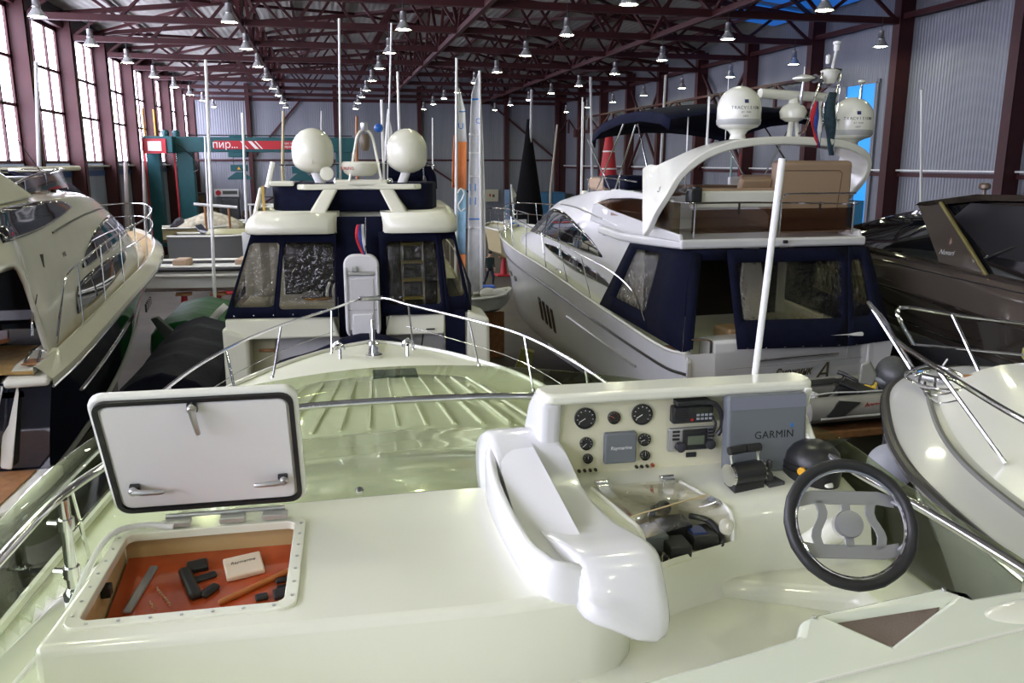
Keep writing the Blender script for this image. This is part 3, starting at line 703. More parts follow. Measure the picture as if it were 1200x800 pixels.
gauge(.905, 4.838, .02, 90); gauge(1.147, 4.834, .021, 90)
m = MB()
for x in (.87, .893, .916, .939, 1.112, 1.135, 1.158): m.lathe([(.007, 0), (.006, .012)], (x, PY, 4.787), (0, -1, 0), 8)
obj('push_buttons', m, BLACKP, dp)
obj('push_button', MB().lathe([(.008, 0), (.007, .014)], (1.181, PY, 4.79), (0, -1, 0), 8), mat('rust plastic', (.3, .07, .03), .5), dp)
ap = obj('autopilot_cover', MB().box(.968, 1.103, PY-.03, PY, 4.815, 4.945), GREYP, dp, bevel=.008)
text_on('cover_lettering', 'Raymarine', .021, (1.036, PY-.0305, 4.882), (1, 0, 0), (0, 0, 1), NEED, ap, depth=.0004, shear=.15)
# VHF radio
vh = obj('vhf_radio', MB().box(1.245, 1.42, PY-.045, PY, 4.97, 5.045), BLACKP, dp, bevel=.01)
m = MB()
for r_ in range(2):
    for c in range(4): m.box(1.345+.018*c, 1.357+.018*c, PY-.048, PY-.044, 4.985+.016*r_, 4.994+.016*r_)
obj('radio_keys', m, mat('grey keys', (.35, .37, .4), .4), vh)
obj('radio_key', MB().lathe([(.006, 0), (.006, .004)], (1.326, PY-.044, 4.987), (0, -1, 0), 10), mat('red lamp', (.5, .02, .02), .4), vh)
obj('radio_display', MB().box(1.335, 1.40, PY-.047, PY-.044, 5.012, 5.035), mat('lcd dark', (.03, .035, .025), .2), vh)
m = MB()
for i in range(5): m.box(1.256, 1.31, PY-.047, PY-.044, 4.985+.011*i, 4.989+.011*i)
obj('speaker_slots', m, BLACK, vh)
obj('handset', MB().box(1.255, 1.4, PY-.06, PY-.01, 5.05, 5.07).tube(spl([(1.36, PY-.04, 5.055), (1.41, PY-.06, 5.055), (1.445, PY-.055, 5.01), (1.455, PY-.05, 4.95), (1.44, PY-.045, 4.915)], 6), .011, 8).tube(spl([(1.41, PY-.05, 5.0), (1.425, PY-.055, 4.97), (1.42, PY-.05, 4.93)], 5), .006, 6), BLACKP, dp, bevel=.006)
# stereo
so = obj('stereo', MB().box(1.24, 1.44, PY-.02, PY, 4.845, 4.945), mat('silver plastic', (.42, .42, .42), .3, .6), dp, bevel=.008)
obj('stereo_face', MB().box(1.30, 1.405, PY-.03, PY-.018, 4.852, 4.94), BLACKP, so, bevel=.004)
obj('stereo_display', MB().box(1.318, 1.39, PY-.032, PY-.029, 4.875, 4.912), mat('lcd green', (.12, .14, .10), .2), so)
for x, z in ((1.288, 4.868), (1.418, 4.873)): obj('stereo_knob', MB().lathe([(.021, 0), (.02, .022), (.012, .026)], (x, PY-.02, z), (0, -1, 0), 18), mat('dark knob', (.06, .06, .07), .3, .5), so)
m = MB()
for i in range(3): m.box(1.256, 1.286, PY-.024, PY-.019, 4.895+.016*i, 4.904+.016*i).box(1.41, 1.436, PY-.024, PY-.019, 4.9+.014*i, 4.908+.014*i)
m.box(1.31, 1.34, PY-.032, PY-.029, 4.92, 4.93).box(1.37, 1.395, PY-.032, PY-.029, 4.92, 4.93)
obj('stereo_keys', m, BLACKP, so)
obj('small_switch', MB().box(1.325, 1.37, PY-.008, PY, 4.812, 4.832), BLACKP, dp, bevel=.003)
# chart plotter under its grey cover
M = frame((1.625, PY-.05, 4.925), (1, 0, 0), (0, .07, 1))
cp = obj('plotter_cover', MB().prism([M @ V((a, b, 0)) for a, b in rrect(.345, .325, .02, 4)], M.to_3x3() @ V((0, 0, .06))), GREYP, con, bevel=.012, seg=3)
part_label(cp, 'grey plastic cover over the chart plotter')
obj('cover_band', MB().prism([M @ V((-.168, .105, .0601)), M @ V((.168, .105, .0601)), M @ V((.165, .156, .0601)), M @ V((-.165, .156, .0601))], M.to_3x3() @ V((0, 0, .002))), mat('grey plastic top', (.20, .21, .26), .5), cp)
text_part('cover_lettering', 'GARMIN', .044, M @ Mx.Translation((.03, -.005, .0605)), BLACK, cp, .0006, space=1.05)
obj('cover_emblem', MB().prism([M @ V((.098, .024, .0605)), M @ V((.115, .024, .0605)), M @ V((.1065, .044, .0605))], M.to_3x3() @ V((0, 0, .001))), mat('blue print', (.03, .2, .6), .5), cp)
# throttle
tq = V((1.49, 2.80, 4.758)); dx, dy = V((.98, .17, 0)), V((-.17, .98, 0))
TM = frame(tq, dx, dy)
th = obj('throttle_control', MB().box(-.07, .07, -.035, .035, -.03, .02, TM).lathe([(.03, -.075), (.045, -.07), (.045, .07), (.03, .075)], TM @ V((0, 0, .05)), dx, 24), BLACKP, con, bevel=.003)
obj('throttle_ring', MB().lathe([(.03, -.079), (.044, -.078), (.046, -.068), (.04, -.066)], TM @ V((0, 0, .05)), dx, 24), CHROME, th)
for q in (-1, 1): obj('throttle_lever', MB().tube([TM @ V(p) for p in ((q*.062, .0, .08), (q*.064, .01, .12), (q*.064, .012, .142))], .007, 8), CHROME, th)
obj('throttle_grip', MB().tube([TM @ V((-.072, .012, .144)), TM @ V((-.003, .012, .147))], .017, 12).tube([TM @ V((.003, .012, .147)), TM @ V((.072, .012, .144))], .017, 12), BLACKP, th)
m = MB()
for i in range(12):
    a = rad(i*30); m.lathe([(.006, .062), (.006, .078)], TM @ V((0, .038*math.cos(a), .05+.038*math.sin(a))), dx, 6)
obj('throttle_bolts', m, BRUSH, th)
jm = TM @ Mx.Translation((.115, 0, 0))
jb = obj('trim_joystick', MB().box(-.03, .045, -.045, .045, -.02, .008, jm).lathe([(.022, .006), (.016, .03), (.006, .045), (.012, .06), (.011, .085), (.004, .09)], jm @ V((.0, .0, 0)), n=14), mat('grey plastic dark', (.06, .06, .065), .45), con, bevel=.002)
# compass under a black hood
cb = V((1.81, 2.85, 4.765))
cm = MB().lathe([(.108, -.05), (.114, .0), (.117, .028), (.111, .032), (.111, .056), (.102, .09), (.078, .118), (.042, .134), (.001, .138)], cb, (0, 0, 1), 32)
cpz = part_label(obj('compass_hood', cm, BLACKP, con), 'round black compass hood')
obj('hood_band', MB().lathe([(.112, .033), (.1145, .035), (.1145, .054), (.112, .056)], cb, n=32, caps=False), BLACK, cpz)
obj('hood_knob', MB().lathe([(.016, 0), (.016, .012), (.008, .014)], cb+V((-.088, -.074, .042)), (-.77, -.64, 0), 14), mat('yellow plastic', (.75, .38, .02), .4), cpz)
# steering wheel
wc = V((1.46, 2.07, 4.928)); wn = V((-.20, -.80, .56)).normalized()
wy_ = (V((0, 0, 1))-wn*wn.z).normalized(); wx_ = wy_.cross(wn)
WM = frame(wc, wx_, wy_)
wh = obj('steering_wheel', MB().tube([WM @ V((.182*math.cos(2*PI*i/64), .182*math.sin(2*PI*i/64), 0)) for i in range(64)], [.0172+.0014*(i % 4 == 0) for i in range(64)], 14, closed=True), BLACK, con)
part_label(wh, 'black rimmed steering wheel with brushed metal spokes')
obj('wheel_rim', MB().tube([WM @ V((.163*math.cos(2*PI*i/64), .163*math.sin(2*PI*i/64), .002)) for i in range(64)], .006, 8, closed=True), CHROME, wh)
def wplate(p2, d=.006, z=-.03): return MB().prism([WM @ V((a, b, z)) for a, b in p2], WM.to_3x3() @ V((0, 0, d)))
SPK = mat('satin metal', (.27, .27, .28), .42, .5)
for s in (1, -1):
    y0 = s*.082
    bar = [(-.148, y0-.022-.01*s), (-.1, y0-.02), (.1, y0-.02), (.148, y0-.018-.01*s), (.146, y0+.02-.01*s), (.1, y0+.022), (-.1, y0+.022), (-.146, y0+.02-.01*s)]
    obj('wheel_spoke', wplate(bar), SPK, wh, bevel=.002)
    wv = [(s*(.085+.014*math.sin(i/8*2*PI)), -.075+.15*i/8) for i in range(9)]
    obj('wheel_spoke', wplate([(x-.015, y) for x, y in wv]+[(x+.015, y) for x, y in reversed(wv)]), SPK, wh, bevel=.002)
    obj('wheel_spoke', wplate([(-.014, s*.02), (.014, s*.02), (.014, s*.07), (-.014, s*.07)]), SPK, wh, bevel=.002)
    for q in (1, -1): obj('spoke_arm', MB().tube([WM @ V((q*.145, s*.082-.01*s, -.027)), WM @ V((q*.155, s*.06, -.008)), WM @ V((q*.163, s*.045, 0))], .007, 8), SPK, wh)
obj('wheel_hub', MB().lathe([(.034, -.045), (.043, -.012), (.04, -.002), (.001, .002)], wc, wn, 28), SPK, wh)
obj('wheel_column', MB().lathe([(.04, -.5), (.045, -.2), (.04, -.05)], wc, wn, 20), GELY, wh)
# white staff standing behind the hood
pb_, pt_ = V((1.70, 3.22, 4.6)), V((1.735, 3.12, 6.015))
obj('aerial_staff', MB().tube([pb_, pt_], .0145, 14).lathe([(.025, 0), (.025, .1), (.0145, .13)], pb_, pt_-pb_, 14), WHITEP, OY)
# companion seat unit with a tray recess, close to the camera
SZ = 4.95
so_ = [(-.4, .7), (.2, 1.34), (.48, 1.415), (.79, 1.478), (.96, 1.52), (1.0, 1.575), (1.05, 1.592), (1.44, 1.647), (1.475, 1.59), (1.64, 1.60), (1.95, 1.6), (2.0, .7)]
rec = [(1.085, 1.565), (1.395, 1.582), (1.15, 1.448)]
su = obj('seat_unit', holed(so_, [rec], SZ-.25, SZ), mat('gelcoat green white', (.70, .74, .62), .2, coat=.5, var=.03), OY, bevel=.018, seg=3)
part_label(su, 'moulded seat unit with a tray recess')
obj('tray', MB().prism([(x, y, SZ-.014) for x, y in ((1.05, 1.59), (1.42, 1.61), (1.16, 1.42))], (0, 0, -.02)), mat('brown tray lining', (.16, .12, .10), .7, bump=.3, bscale=200), su)
obj('seat_seam', MB().tube([(.1, 1.17, SZ+.001), (.9, 1.35, SZ+.001), (1.9, 1.5, SZ+.001)], .004, 6), GEL, su)
obj('seat_grip', MB().ball((1.62, 1.50, SZ-.005), .2, 20, 10, (1, .32, .06)), GELY, su)
m = MB().lathe([(.006, 0), (.006, .005)], (1.04, 1.577, SZ), n=8).lathe([(.006, 0), (.006, .005)], (1.43, 1.63, SZ), n=8)
obj('seat_screws', m, BRUSH, su)
# ================================================================ the white yacht with the two satellite domes marked TRACVISION
RY = thing('motor_yacht', 'white flybridge yacht with navy bimini, navy cockpit canvas and two lettered satellite domes', 'boat', (7.763, 12.363, 0), -3)
st = [(0, 2.06, 2.88, 1.85, 1.3, .7), (1, 2.1, 2.84, 1.88, 1.3, .68), (4, 2.13, 3.1, 1.88, 1.3, .65), (7, 2.12, 3.38, 1.8, 1.35, .65), (10.5, 2.03, 3.58, 1.68, 1.45, .7), (13, 1.74, 3.68, 1.28, 1.65, .85), (15, 1.18, 3.72, .74, 2.0, 1.2), (16.3, .55, 3.76, .28, 2.45, 1.9), (17, .03, 3.8, .01, 3.0, 2.9)]
hm, hr = hull_mesh(st, 5)
obj('hull', hm, GELW, RY)
obj('deck', MB().grid(deck_rows(hr, .05, .04, -.1)), NONSKID, RY)
for s in (1, -1):
    obj('bulwark_cap', MB().tube([p+V((0, 0, .01)) for p in side_line(hr, s, 1, -.02)], .035, 6), GEL, RY)
    obj('rub_rail', MB().tube(side_line(hr, s, .82, .015), .028, 6), RUB, RY)
obj('keel', MB().box(-.15, .15, .5, 13, 0, .8), GELW, RY)
# louvre slots, portlights and the long grab groove on the near side
hull_row = lambda y: interp([(r[0].y, tuple(c for p in r for c in p)) for r in hr], y)
def hullx(y, z, rows=hr):
    r = hull_row(y); P = [V(r[i:i+3]) for i in range(0, len(r), 3)]; P = P[:len(P)//2+1]
    for p, q in zip(P, P[1:]):
        if q.z <= z <= p.z: return p.x+(q.x-p.x)*((p.z-z)/max(1e-6, p.z-q.z))
    return P[0].x
def hull_slot(name, pts, m, par, d=.012):
    vs = []
    for y, z in pts: vs.append(V((hullx(y, z)-d-.015, y, z)))
    return obj(name, MB().prism(vs, (.045, 0, 0)), m, par)
for i in range(4):
    y = 8.35-i*.34; zt = 2.52-i*.045
    pts = [(y+dy*.075+sl, z) for dy, z, sl in ((-1, zt, 0), (1, zt+.02, 0), (1, zt-.55, -.12), (-1, zt-.58, -.12))]
    hull_slot('louvre', pts, WINDK, RY)
for y in (11.1, 11.9): hull_slot('porthole', [(y+.2*c, 2.66+(y-11.1)*.06+.085*s_) for c, s_ in circ(1, 14)], WINDK, RY)
obj('grab_groove', MB().tube([V((hullx(y, z)-.02, y, z)) for y, z in ((6.0, 2.45), (5, 2.4), (4, 2.34), (3, 2.27), (2.0, 2.2))], .025, 6), BRUSH, RY)
B1 = Body([(2.9, [(1.74, 2.8), (1.73, 3.6), (1.72, 4.2), (1.70, 4.6), (1.5, 4.7), (0, 4.72)]), (4, [(1.73, 2.9), (1.72, 3.6), (1.7, 4.25), (1.66, 4.65), (1.5, 4.74), (0, 4.75)]), (4.9, [(1.72, 3.0), (1.72, 3.6), (1.68, 4.3), (1.6, 4.75), (1.5, 4.8), (0, 4.8)])], 3, 3)
obj('saloon', B1.mesh(), GELW, RY)
B2 = Body([(4.7, [(1.72, 3.0), (1.72, 3.6), (1.68, 4.3), (1.61, 4.8), (1.5, 5.3), (1.36, 5.43), (0, 5.47)]), (6.2, [(1.70, 3.05), (1.69, 3.6), (1.64, 4.3), (1.55, 4.78), (1.38, 5.22), (1.2, 5.36), (0, 5.42)]), (7.8, [(1.64, 3.1), (1.62, 3.6), (1.55, 4.3), (1.44, 4.7), (1.24, 5.08), (1.04, 5.2), (0, 5.3)]),
           (9.4, [(1.56, 3.2), (1.53, 3.62), (1.45, 4.2), (1.33, 4.56), (1.14, 4.88), (.94, 4.98), (0, 5.06)]), (10.8, [(1.46, 3.3), (1.43, 3.65), (1.32, 4.05), (1.2, 4.3), (1.0, 4.52), (.8, 4.6), (0, 4.66)]), (12.0, [(1.34, 3.4), (1.3, 3.65), (1.18, 3.86), (1.05, 3.98), (.88, 4.08), (.7, 4.12), (0, 4.14)]), (12.8, [(1.15, 3.5), (1.12, 3.64), (1.0, 3.74), (.86, 3.79), (.7, 3.83), (.5, 3.84), (0, 3.85)]), (14.4, [(.7, 3.55), (.68, 3.63), (.58, 3.68), (.45, 3.7), (.33, 3.72), (.2, 3.72), (0, 3.72)])], 5, 3)
obj('deckhouse', B2.mesh(), GELW, RY)
for s in (-1, 1):
    w = obj('side_window', B2.patch(s, [(4.6, 3.98), (6.2, 3.98), (8.2, 4.0), (10.2, 4.02), (11.9, 3.97)], [(4.6, 4.02), (5.5, 4.34), (7.3, 4.69), (8.6, 4.78), (9.6, 4.74), (10.6, 4.45), (11.9, 4.0)]), WINDK, RY, solid=.01)
    m = MB()
    for y in (6.2, 7.9, 9.3, 10.3): m.bar((s*(B2.half(y, 4.02)+.022), y, 4.02), (s*(B2.half(y+.05, 4.55)+.022), y+.15, 4.6), .03, .01)
    obj('window_bars', m, BLACKP, w)
    obj('hull_window', B2.patch(s, [(4.75, 3.42), (6.5, 3.48), (8.2, 3.66), (9.3, 3.83)], [(4.75, 3.62), (6.2, 3.76), (8.0, 3.88), (9.3, 3.86)]), WINDK, RY, solid=.01)
    obj('roof_grab_rail', MB().tube([V((s*(B2.half(y, z)+.03), y, z)) for y, z in ((9.8, 4.86), (8.6, 4.93), (7.2, 4.94), (6, 4.88), (4.9, 4.8))], .016, 6), BRUSH, RY)
obj('hull_window', B1.patch(-1, [(3.95, 3.38), (4.4, 3.4), (4.85, 3.42)], [(3.95, 3.42), (4.4, 3.56), (4.85, 3.63)]), WINDK, RY, solid=.01)
text_on('model_lettering', 'PRINCESS 50', .11, (-1.71, 4.3, 4.50), (0, -1, .02), (.1, 0, 1), mat('grey print', (.15, .15, .16), .5), RY, depth=.003)
# flybridge deck slab, coaming and smoked wedge
obj('flybridge_deck', MB().prism([(-1.74, .92, 4.52), (2.02, .9, 4.5), (2.0, 4.8, 4.5), (-1.76, 4.8, 4.5), (-1.79, 3.6, 4.44), (-1.78, 2.4, 4.46)], (0, 0, .17)), GELW, RY, bevel=.045, seg=3)
obj('deck_light', MB().box(.26, .34, .86, .93, 4.58, 4.64), BLACKP, RY, bevel=.01)
for s, x in ((-1, -1.76), (1, 1.98)):
    cx = lambda y, z, k=1.0: s*(lambda t: abs(x)*k*t+(B2.half(max(y, 4.75), z)+.02)*(1-t))(min(1, max(0, (5.7-y)/1.6)))
    obj('coaming', MB().prism([(cx(y, z, k), y, z) for y, z, k in ((5.7, 4.7, 1), (5.7, 5.08, 1), (5.1, 5.12, .985), (4.2, 5.05, .99), (3.4, 4.98, 1), (2.0, 4.86, 1), (1.0, 4.78, 1), (.95, 4.64, 1), (3.4, 4.62, 1))], (-s*.09, 0, 0)), GELW, RY, bevel=.03)
    obj('side_screen', MB().prism([(cx(y, z, .99)+s*.012, y, z) for y, z in ((5.25, 5.13), (4.2, 5.26), (3.1, 5.31), (1.0, 5.31), (1.0, 4.78), (2.0, 4.85), (3.4, 4.97), (4.2, 5.04))], (-s*.012, 0, 0)), SMOKE, RY)
    obj('coaming_lining', MB().prism([(x-s*.16, 4.45, 4.66), (x-s*.16, 4.45, 5.2), (x-s*.12, 3, 5.28), (x-s*.12, 1.9, 5.26), (x-s*.12, 1.5, 4.66)], (-s*.05, 0, 0)), mat('brown lining', (.26, .17, .125), .7), RY)
    obj('coaming_cap', MB().prism([(cx(5.3, 5.14, .985), 5.3, 5.14), (cx(5.0, 5.42)*.93, 5.0, 5.42), (x*.93, 4.2, 5.45), (x*.97, 3.2, 5.45), (x*.98, 1.5, 5.36), (x*.98, 1.45, 5.31), (x*.985, 3.1, 5.31), (cx(4.2, 5.26, .985), 4.2, 5.26)], (-s*.12, 0, 0)), GELW, RY, bevel=.025)
# aft glass and rails
m = MB(); XA, XB = -1.5, 1.78
for xa, xb in ((XA, .2), (.26, XB-.02)): obj('aft_screen', MB().box(xa, xb, 1.02, 1.032, 4.78, 5.19), SMOKE, RY)
ra = obj('aft_rail', MB().tube(spl([(-1.72, 1.5, 5.32), (-1.6, 1.1, 5.31), (-1.45, 1.0, 5.31), (0, 1.0, 5.30), (1.7, 1.0, 5.26), (1.85, 1.2, 5.26), (1.9, 1.8, 5.28)], 4), .017, 8), STEEL, RY)
obj('upper_rail', MB().tube(spl([(.2, 1.02, 5.3), (.3, 1.02, 5.4), (.42, 1.0, 5.45), (1.78, 1.0, 5.45)], 4), .016, 8), STEEL, ra)
for x in (-1.47, .23, 1.76): obj('rail_post', MB().cyl((x, 1.0, 4.7), (x, 1.0, 5.3), .022, 8), STEEL, ra)
for x in (-.6, 1.05): obj('screen_clip', MB().box(x-.015, x+.015, 1.0, 1.02, 5.12, 5.3), BLACKP, ra)
# upholstery on the flybridge
def cushion(name, x0, x1, y0, y1, z0, z1, a=0, m=TAN, lab=None, bev=.05, yaw=0):
    M = Mx.Translation(((x0+x1)/2, (y0+y1)/2, z0)) @ Mx.Rotation(rad(yaw), 4, 'Z') @ Mx.Rotation(rad(a), 4, 'X')
    o = obj(name, MB().box(-(x1-x0)/2, (x1-x0)/2, -(y1-y0)/2, (y1-y0)/2, 0, z1-z0, M), m, RY, bevel=bev, seg=3)
    return o
cb_ = cushion('helm_seat_back', .36, 1.92, 1.3, 1.62, 4.72, 6.03, bev=.08)
obj('seam', MB().tube([(.45, 1.298, 5.85), (1.62, 1.298, 5.85), (1.68, 1.298, 5.8), (1.62, 1.298, 5.1)], .006, 5), mat('dark piping', (.08, .05, .035), .7), cb_)
cushion('white_seat_shell', -1.4, .36, 1.25, 1.36, 5.2, 5.5, m=GEL, bev=.03)
cushion('bench_cushion', -1.35, .36, 1.4, 1.9, 5.42, 5.54, bev=.04)
cushion('loose_cushion', -.35, .34, 1.5, 1.62, 5.5, 5.72, 20, bev=.04, yaw=8)
cushion('bench_back', -.1, .5, 1.85, 1.97, 5.45, 5.82, 35, bev=.03, yaw=-14)
cushion('recliner_back', -1.1, -.62, 3.0, 3.1, 5.35, 5.95, -30, m=mat('brown upholstery', (.22, .13, .10), .6), yaw=15)
cushion('recliner_seat', -.68, .35, 2.6, 3.2, 5.4, 5.56, m=mat('brown upholstery', (.22, .13, .10), .6))
cushion('navy_tonneau', -1.35, -.6, 4.3, 5.6, 5.42, 5.72, m=NAVY, bev=.1)
cushion('sun_pad_cover', -1.3, .2, 5.6, 6.6, 5.36, 5.66, m=TAN, bev=.08)
cushion('instrument_pod', .35, .8, 3.0, 3.1, 5.42, 5.72, m=GELW, bev=.03)
cushion('life_ring_bag', -1.5, -1.25, 1.12, 1.35, 5.28, 5.58, m=BLACKP, bev=.06)
railing('flybridge_rail', [(-1.15, 7.1, 5.6), (-1.25, 6.2, 5.66), (-1.4, 5.0, 5.66), (-1.5, 3.4, 5.62)], [((-1.18, 6.9, 5.2), (-1.18, 6.9, 5.6)), ((-1.32, 5.6, 5.35), (-1.32, 5.6, 5.66)), ((-1.44, 4.4, 5.4), (-1.44, 4.4, 5.64))], RY)
# radar arch
pa = [(-1.78, 2.35, 5.28), (-1.68, 2.0, 5.55), (-1.45, 1.72, 5.9), (-1.05, 1.55, 6.17), (-.5, 1.46, 6.32), (.3, 1.45, 6.38), (1.2, 1.46, 6.35), (1.75, 1.5, 6.28), (2.15, 1.62, 6.1), (2.24, 1.8, 5.8), (2.1, 2.3, 5.28)]
wd = [.80, .62, .42, .33, .3, .3, .3, .3, .36, .42, .5]; tk = [.06, .065, .07, .07, .07, .07, .07, .07, .07, .065, .06]
ps = spl(pa, 5); rows = []
for i, p in enumerate(ps):
    d = (ps[min(i+1, len(ps)-1)]-ps[max(i-1, 0)]).normalized(); u = V((0, 1, 0)); u = (u-d*u.dot(d)).normalized(); n = d.cross(u)
    f = i/5; k = int(min(f, len(wd)-1.001)); w = wd[k]+(wd[k+1]-wd[k])*(f-k); t = tk[k]+(tk[k+1]-tk[k])*(f-k)
    rows.append([p+u*a*w+n*b*t for a, b in ((-1, -.7), (-.95, -1), (0, -1.05), (.95, -1), (1, -.7), (1, .7), (.95, 1), (0, 1.05), (-.95, 1), (-1, .7))])
arch = obj('radar_arch', MB().grid(rows, cv=True, capu=True), GEL, RY, smooth=35)
text_on('arch_lettering', 'SPORT YACHT', .17, (-1.63, 1.45, 5.52), (.42, -.9, .0), (.5, .1, .8), mat('grey print', (.15, .15, .16), .5), arch, shear=.3, sx=.7, depth=.003)
def dome(x, y, z, r, par, letter=True, h=None):
    h = h or r*1.9
    d = obj('satellite_dome', MB().lathe([(.001, 0), (r*.5, .0), (r*.88, .05), (r*.97, .09), (r, .16), (r*1.0, .36)]+[(r*math.cos(rad(q)), .36+r*1.03*math.sin(rad(q))) for q in (10, 22, 35, 48, 60, 72, 82, 89.9)], (x, y, z), n=36), GEL, par, smooth=60)
    obj('dome_band', MB().lathe([(r*.97, .085), (r*.99, .1), (r*1.012, .16), (r*1.004, .18)], (x, y, z), n=36, caps=False), mat('grey dome band', (.42, .43, .42), .4), d)
    obj('dome_foot', MB().lathe([(.15, -.16), (.13, -.08), (.17, -.02), (r*.6, .01)], (x, y, z), n=20), GEL, d)
    if letter:
        a = math.atan2(-y-12.4, -x-7.8)+.28
        for s, sz, dz in (('TRACVISION', .074, .24), ('BY KVH', .04, .165), ('HD7', .044, .10)):
            cu = V((x, y, z+dz*r/.38+.12))
            wlet = sz*.72
            for i, ch in enumerate(s):
                if ch == ' ': continue
                aa = a+(i-(len(s)-1)/2)*wlet/r
                n = V((math.cos(aa), math.sin(aa), 0)); t = V((-math.sin(aa), math.cos(aa), 0))
                text_part('dome_lettering', ch, sz, frame(cu+n*(r*1.003), t, (0, 0, 1)), mat('charcoal print', (.08, .08, .09), .5), d, .002)
        n = V((math.cos(a), math.sin(a), 0)); t = V((-math.sin(a), math.cos(a), 0)); c = V((x, y, z+.47))+n*r*.965
        M = frame(c, t, (-n.x*.25, -n.y*.25, 1)); obj('dome_emblem', MB().prism([M @ V(q) for q in ((-.035, -.03, 0), (.035, -.03, 0), (.035, .035, 0), (-.035, .035, 0))], n*.004), mat('navy print', (.01, .02, .1), .4), d)
    return d
dome(-.42, 1.5, 6.56, .385, arch); dome(1.93, 1.5, 6.4, .40, arch)
rb = obj('radar_scanner', MB().tube([(-.02, 1.5, 7.2), (1.38, 1.5, 7.15)], .085, 16), GEL, arch)
obj('radar_pedestal', MB().lathe([(.12, 6.72), (.22, 6.78), (.24, 6.9), (.2, 6.98), (.1, 7.04), (.07, 7.14)], (.68, 1.5, 0), n=20).tube([(.62, 1.5, 6.38), (.66, 1.5, 6.74)], .05, 10).tube([(.82, 1.5, 6.38), (.76, 1.5, 6.74)], .04, 10), GEL, arch)
fr_ = obj('light_mast', MB().tube(spl([(.72, 1.35, 6.5), (.86, 1.35, 6.6), (1.0, 1.35, 7.1), (1.14, 1.35, 7.58), (1.24, 1.35, 7.63), (1.44, 1.35, 7.63), (1.52, 1.35, 7.56), (1.36, 1.35, 7.0), (1.2, 1.35, 6.6), (1.05, 1.35, 6.5)], 4), .022, 8).bar((1.05, 1.35, 7.33), (1.47, 1.35, 7.33), .03).tube(spl([(.9, 1.35, 6.75), (1.5, 1.35, 6.75), (1.85, 1.35, 6.8), (1.95, 1.35, 7.0), (1.97, 1.35, 7.42)], 5), .018, 8).tube(spl([(.92, 1.35, 6.78), (.76, 1.35, 6.82), (.72, 1.35, 7.0), (.75, 1.35, 7.4)], 5), .025, 8), STEEL, arch)
obj('gps_antenna', MB().lathe([(.05, 7.4), (.2, 7.44), (.2, 7.47), (.1, 7.51), (.001, 7.53)], (.75, 1.35, 0), n=20).cyl((.75, 1.35, 7.5), (.75, 1.35, 7.66), .008, 6), GEL, fr_)
obj('gps_antenna', MB().lathe([(.03, 7.4), (.07, 7.42), (.06, 7.46), (.001, 7.48)], (1.97, 1.35, 0), n=14), GEL, fr_)
obj('searchlight', MB().lathe([(.1, 7.38), (.12, 7.42), (.15, 7.56), (.17, 7.6), (.12, 7.63)], (1.28, 1.35, 0), n=18), GEL, fr_)
obj('mast_light', MB().cyl((1.32, 1.35, 7.63), (1.38, 1.35, 7.98), .025, 8).lathe([(.05, 7.95), (.05, 8.05), (.07, 8.06), (.07, 8.1), (.001, 8.12)], (1.38, 1.35, 0), n=14).lathe([(.03, 7.72), (.04, 7.74), (.04, 7.86), (.02, 7.88)], (1.22, 1.35, 0), n=12), WHITEP, fr_)
obj('horn', MB().lathe([(.03, 0), (.04, .15), (.08, .25)], (1.1, 1.3, 7.42), (-.9, -.4, .1), 12), BLACKP, fr_)
for x, y, z0, z1, r in ((-1.05, 2.2, 5.5, 6.95, .013), (-.86, 1.8, 6.3, 7.15, .02), (-.55, 1.7, 6.4, 7.6, .006)): obj('whip_aerial', MB().cyl((x, y, z0), (x, y, z1), r, 6), WHITEP, RY)
for x, y, z0, z1 in ((-.85, 8.3, 5.15, 7.6), (-.75, 8.5, 5.1, 7.5)): obj('whip_aerial', MB().cyl((x, y, z0), (x, y, z1), .018, 6), WHITEP, RY)
obj('roof_vent', MB().box(-1.02, -.86, 7.7, 7.82, 5.16, 5.3), GEL, RY, bevel=.03)
# bimini
rows = []
for y, z, k in ((6.0, 6.50, .9), (5.85, 6.62, .97), (5.2, 6.8, 1), (4.2, 6.93, 1), (3.2, 6.95, 1), (2.3, 6.86, 1), (1.95, 6.74, 1)):
    rows.append([V((.15+1.75*k*t, y-.1*t*t, z+.17*(1-t*t)-(.18 if abs(t) > .99 else 0))) for t in (-1, -.985, -.8, -.5, -.2, .2, .5, .8, .985, 1)])
bm_ = obj('bimini_top', MB().grid(rows), NAVY, RY, solid=.02, smooth=60)
for f, h in (((-1.55, 4.6, 5.4), (-1.6, 5.9, 6.5)), ((-1.55, 4.4, 5.4), (-1.6, 3.3, 6.72)), ((-1.55, 5.4, 5.4), (-1.6, 3.9, 6.76)), ((-1.6, 2.4, 5.4), (-1.6, 3.2, 6.72)), ((1.85, 4.6, 5.4), (1.85, 5.9, 6.5)), ((1.85, 4.4, 5.4), (1.85, 3.3, 6.72)), ((1.85, 2.6, 5.4), (1.85, 4.2, 6.72))):
    obj('bimini_pole', MB().cyl(f, h, .016, 8), STEEL, bm_)
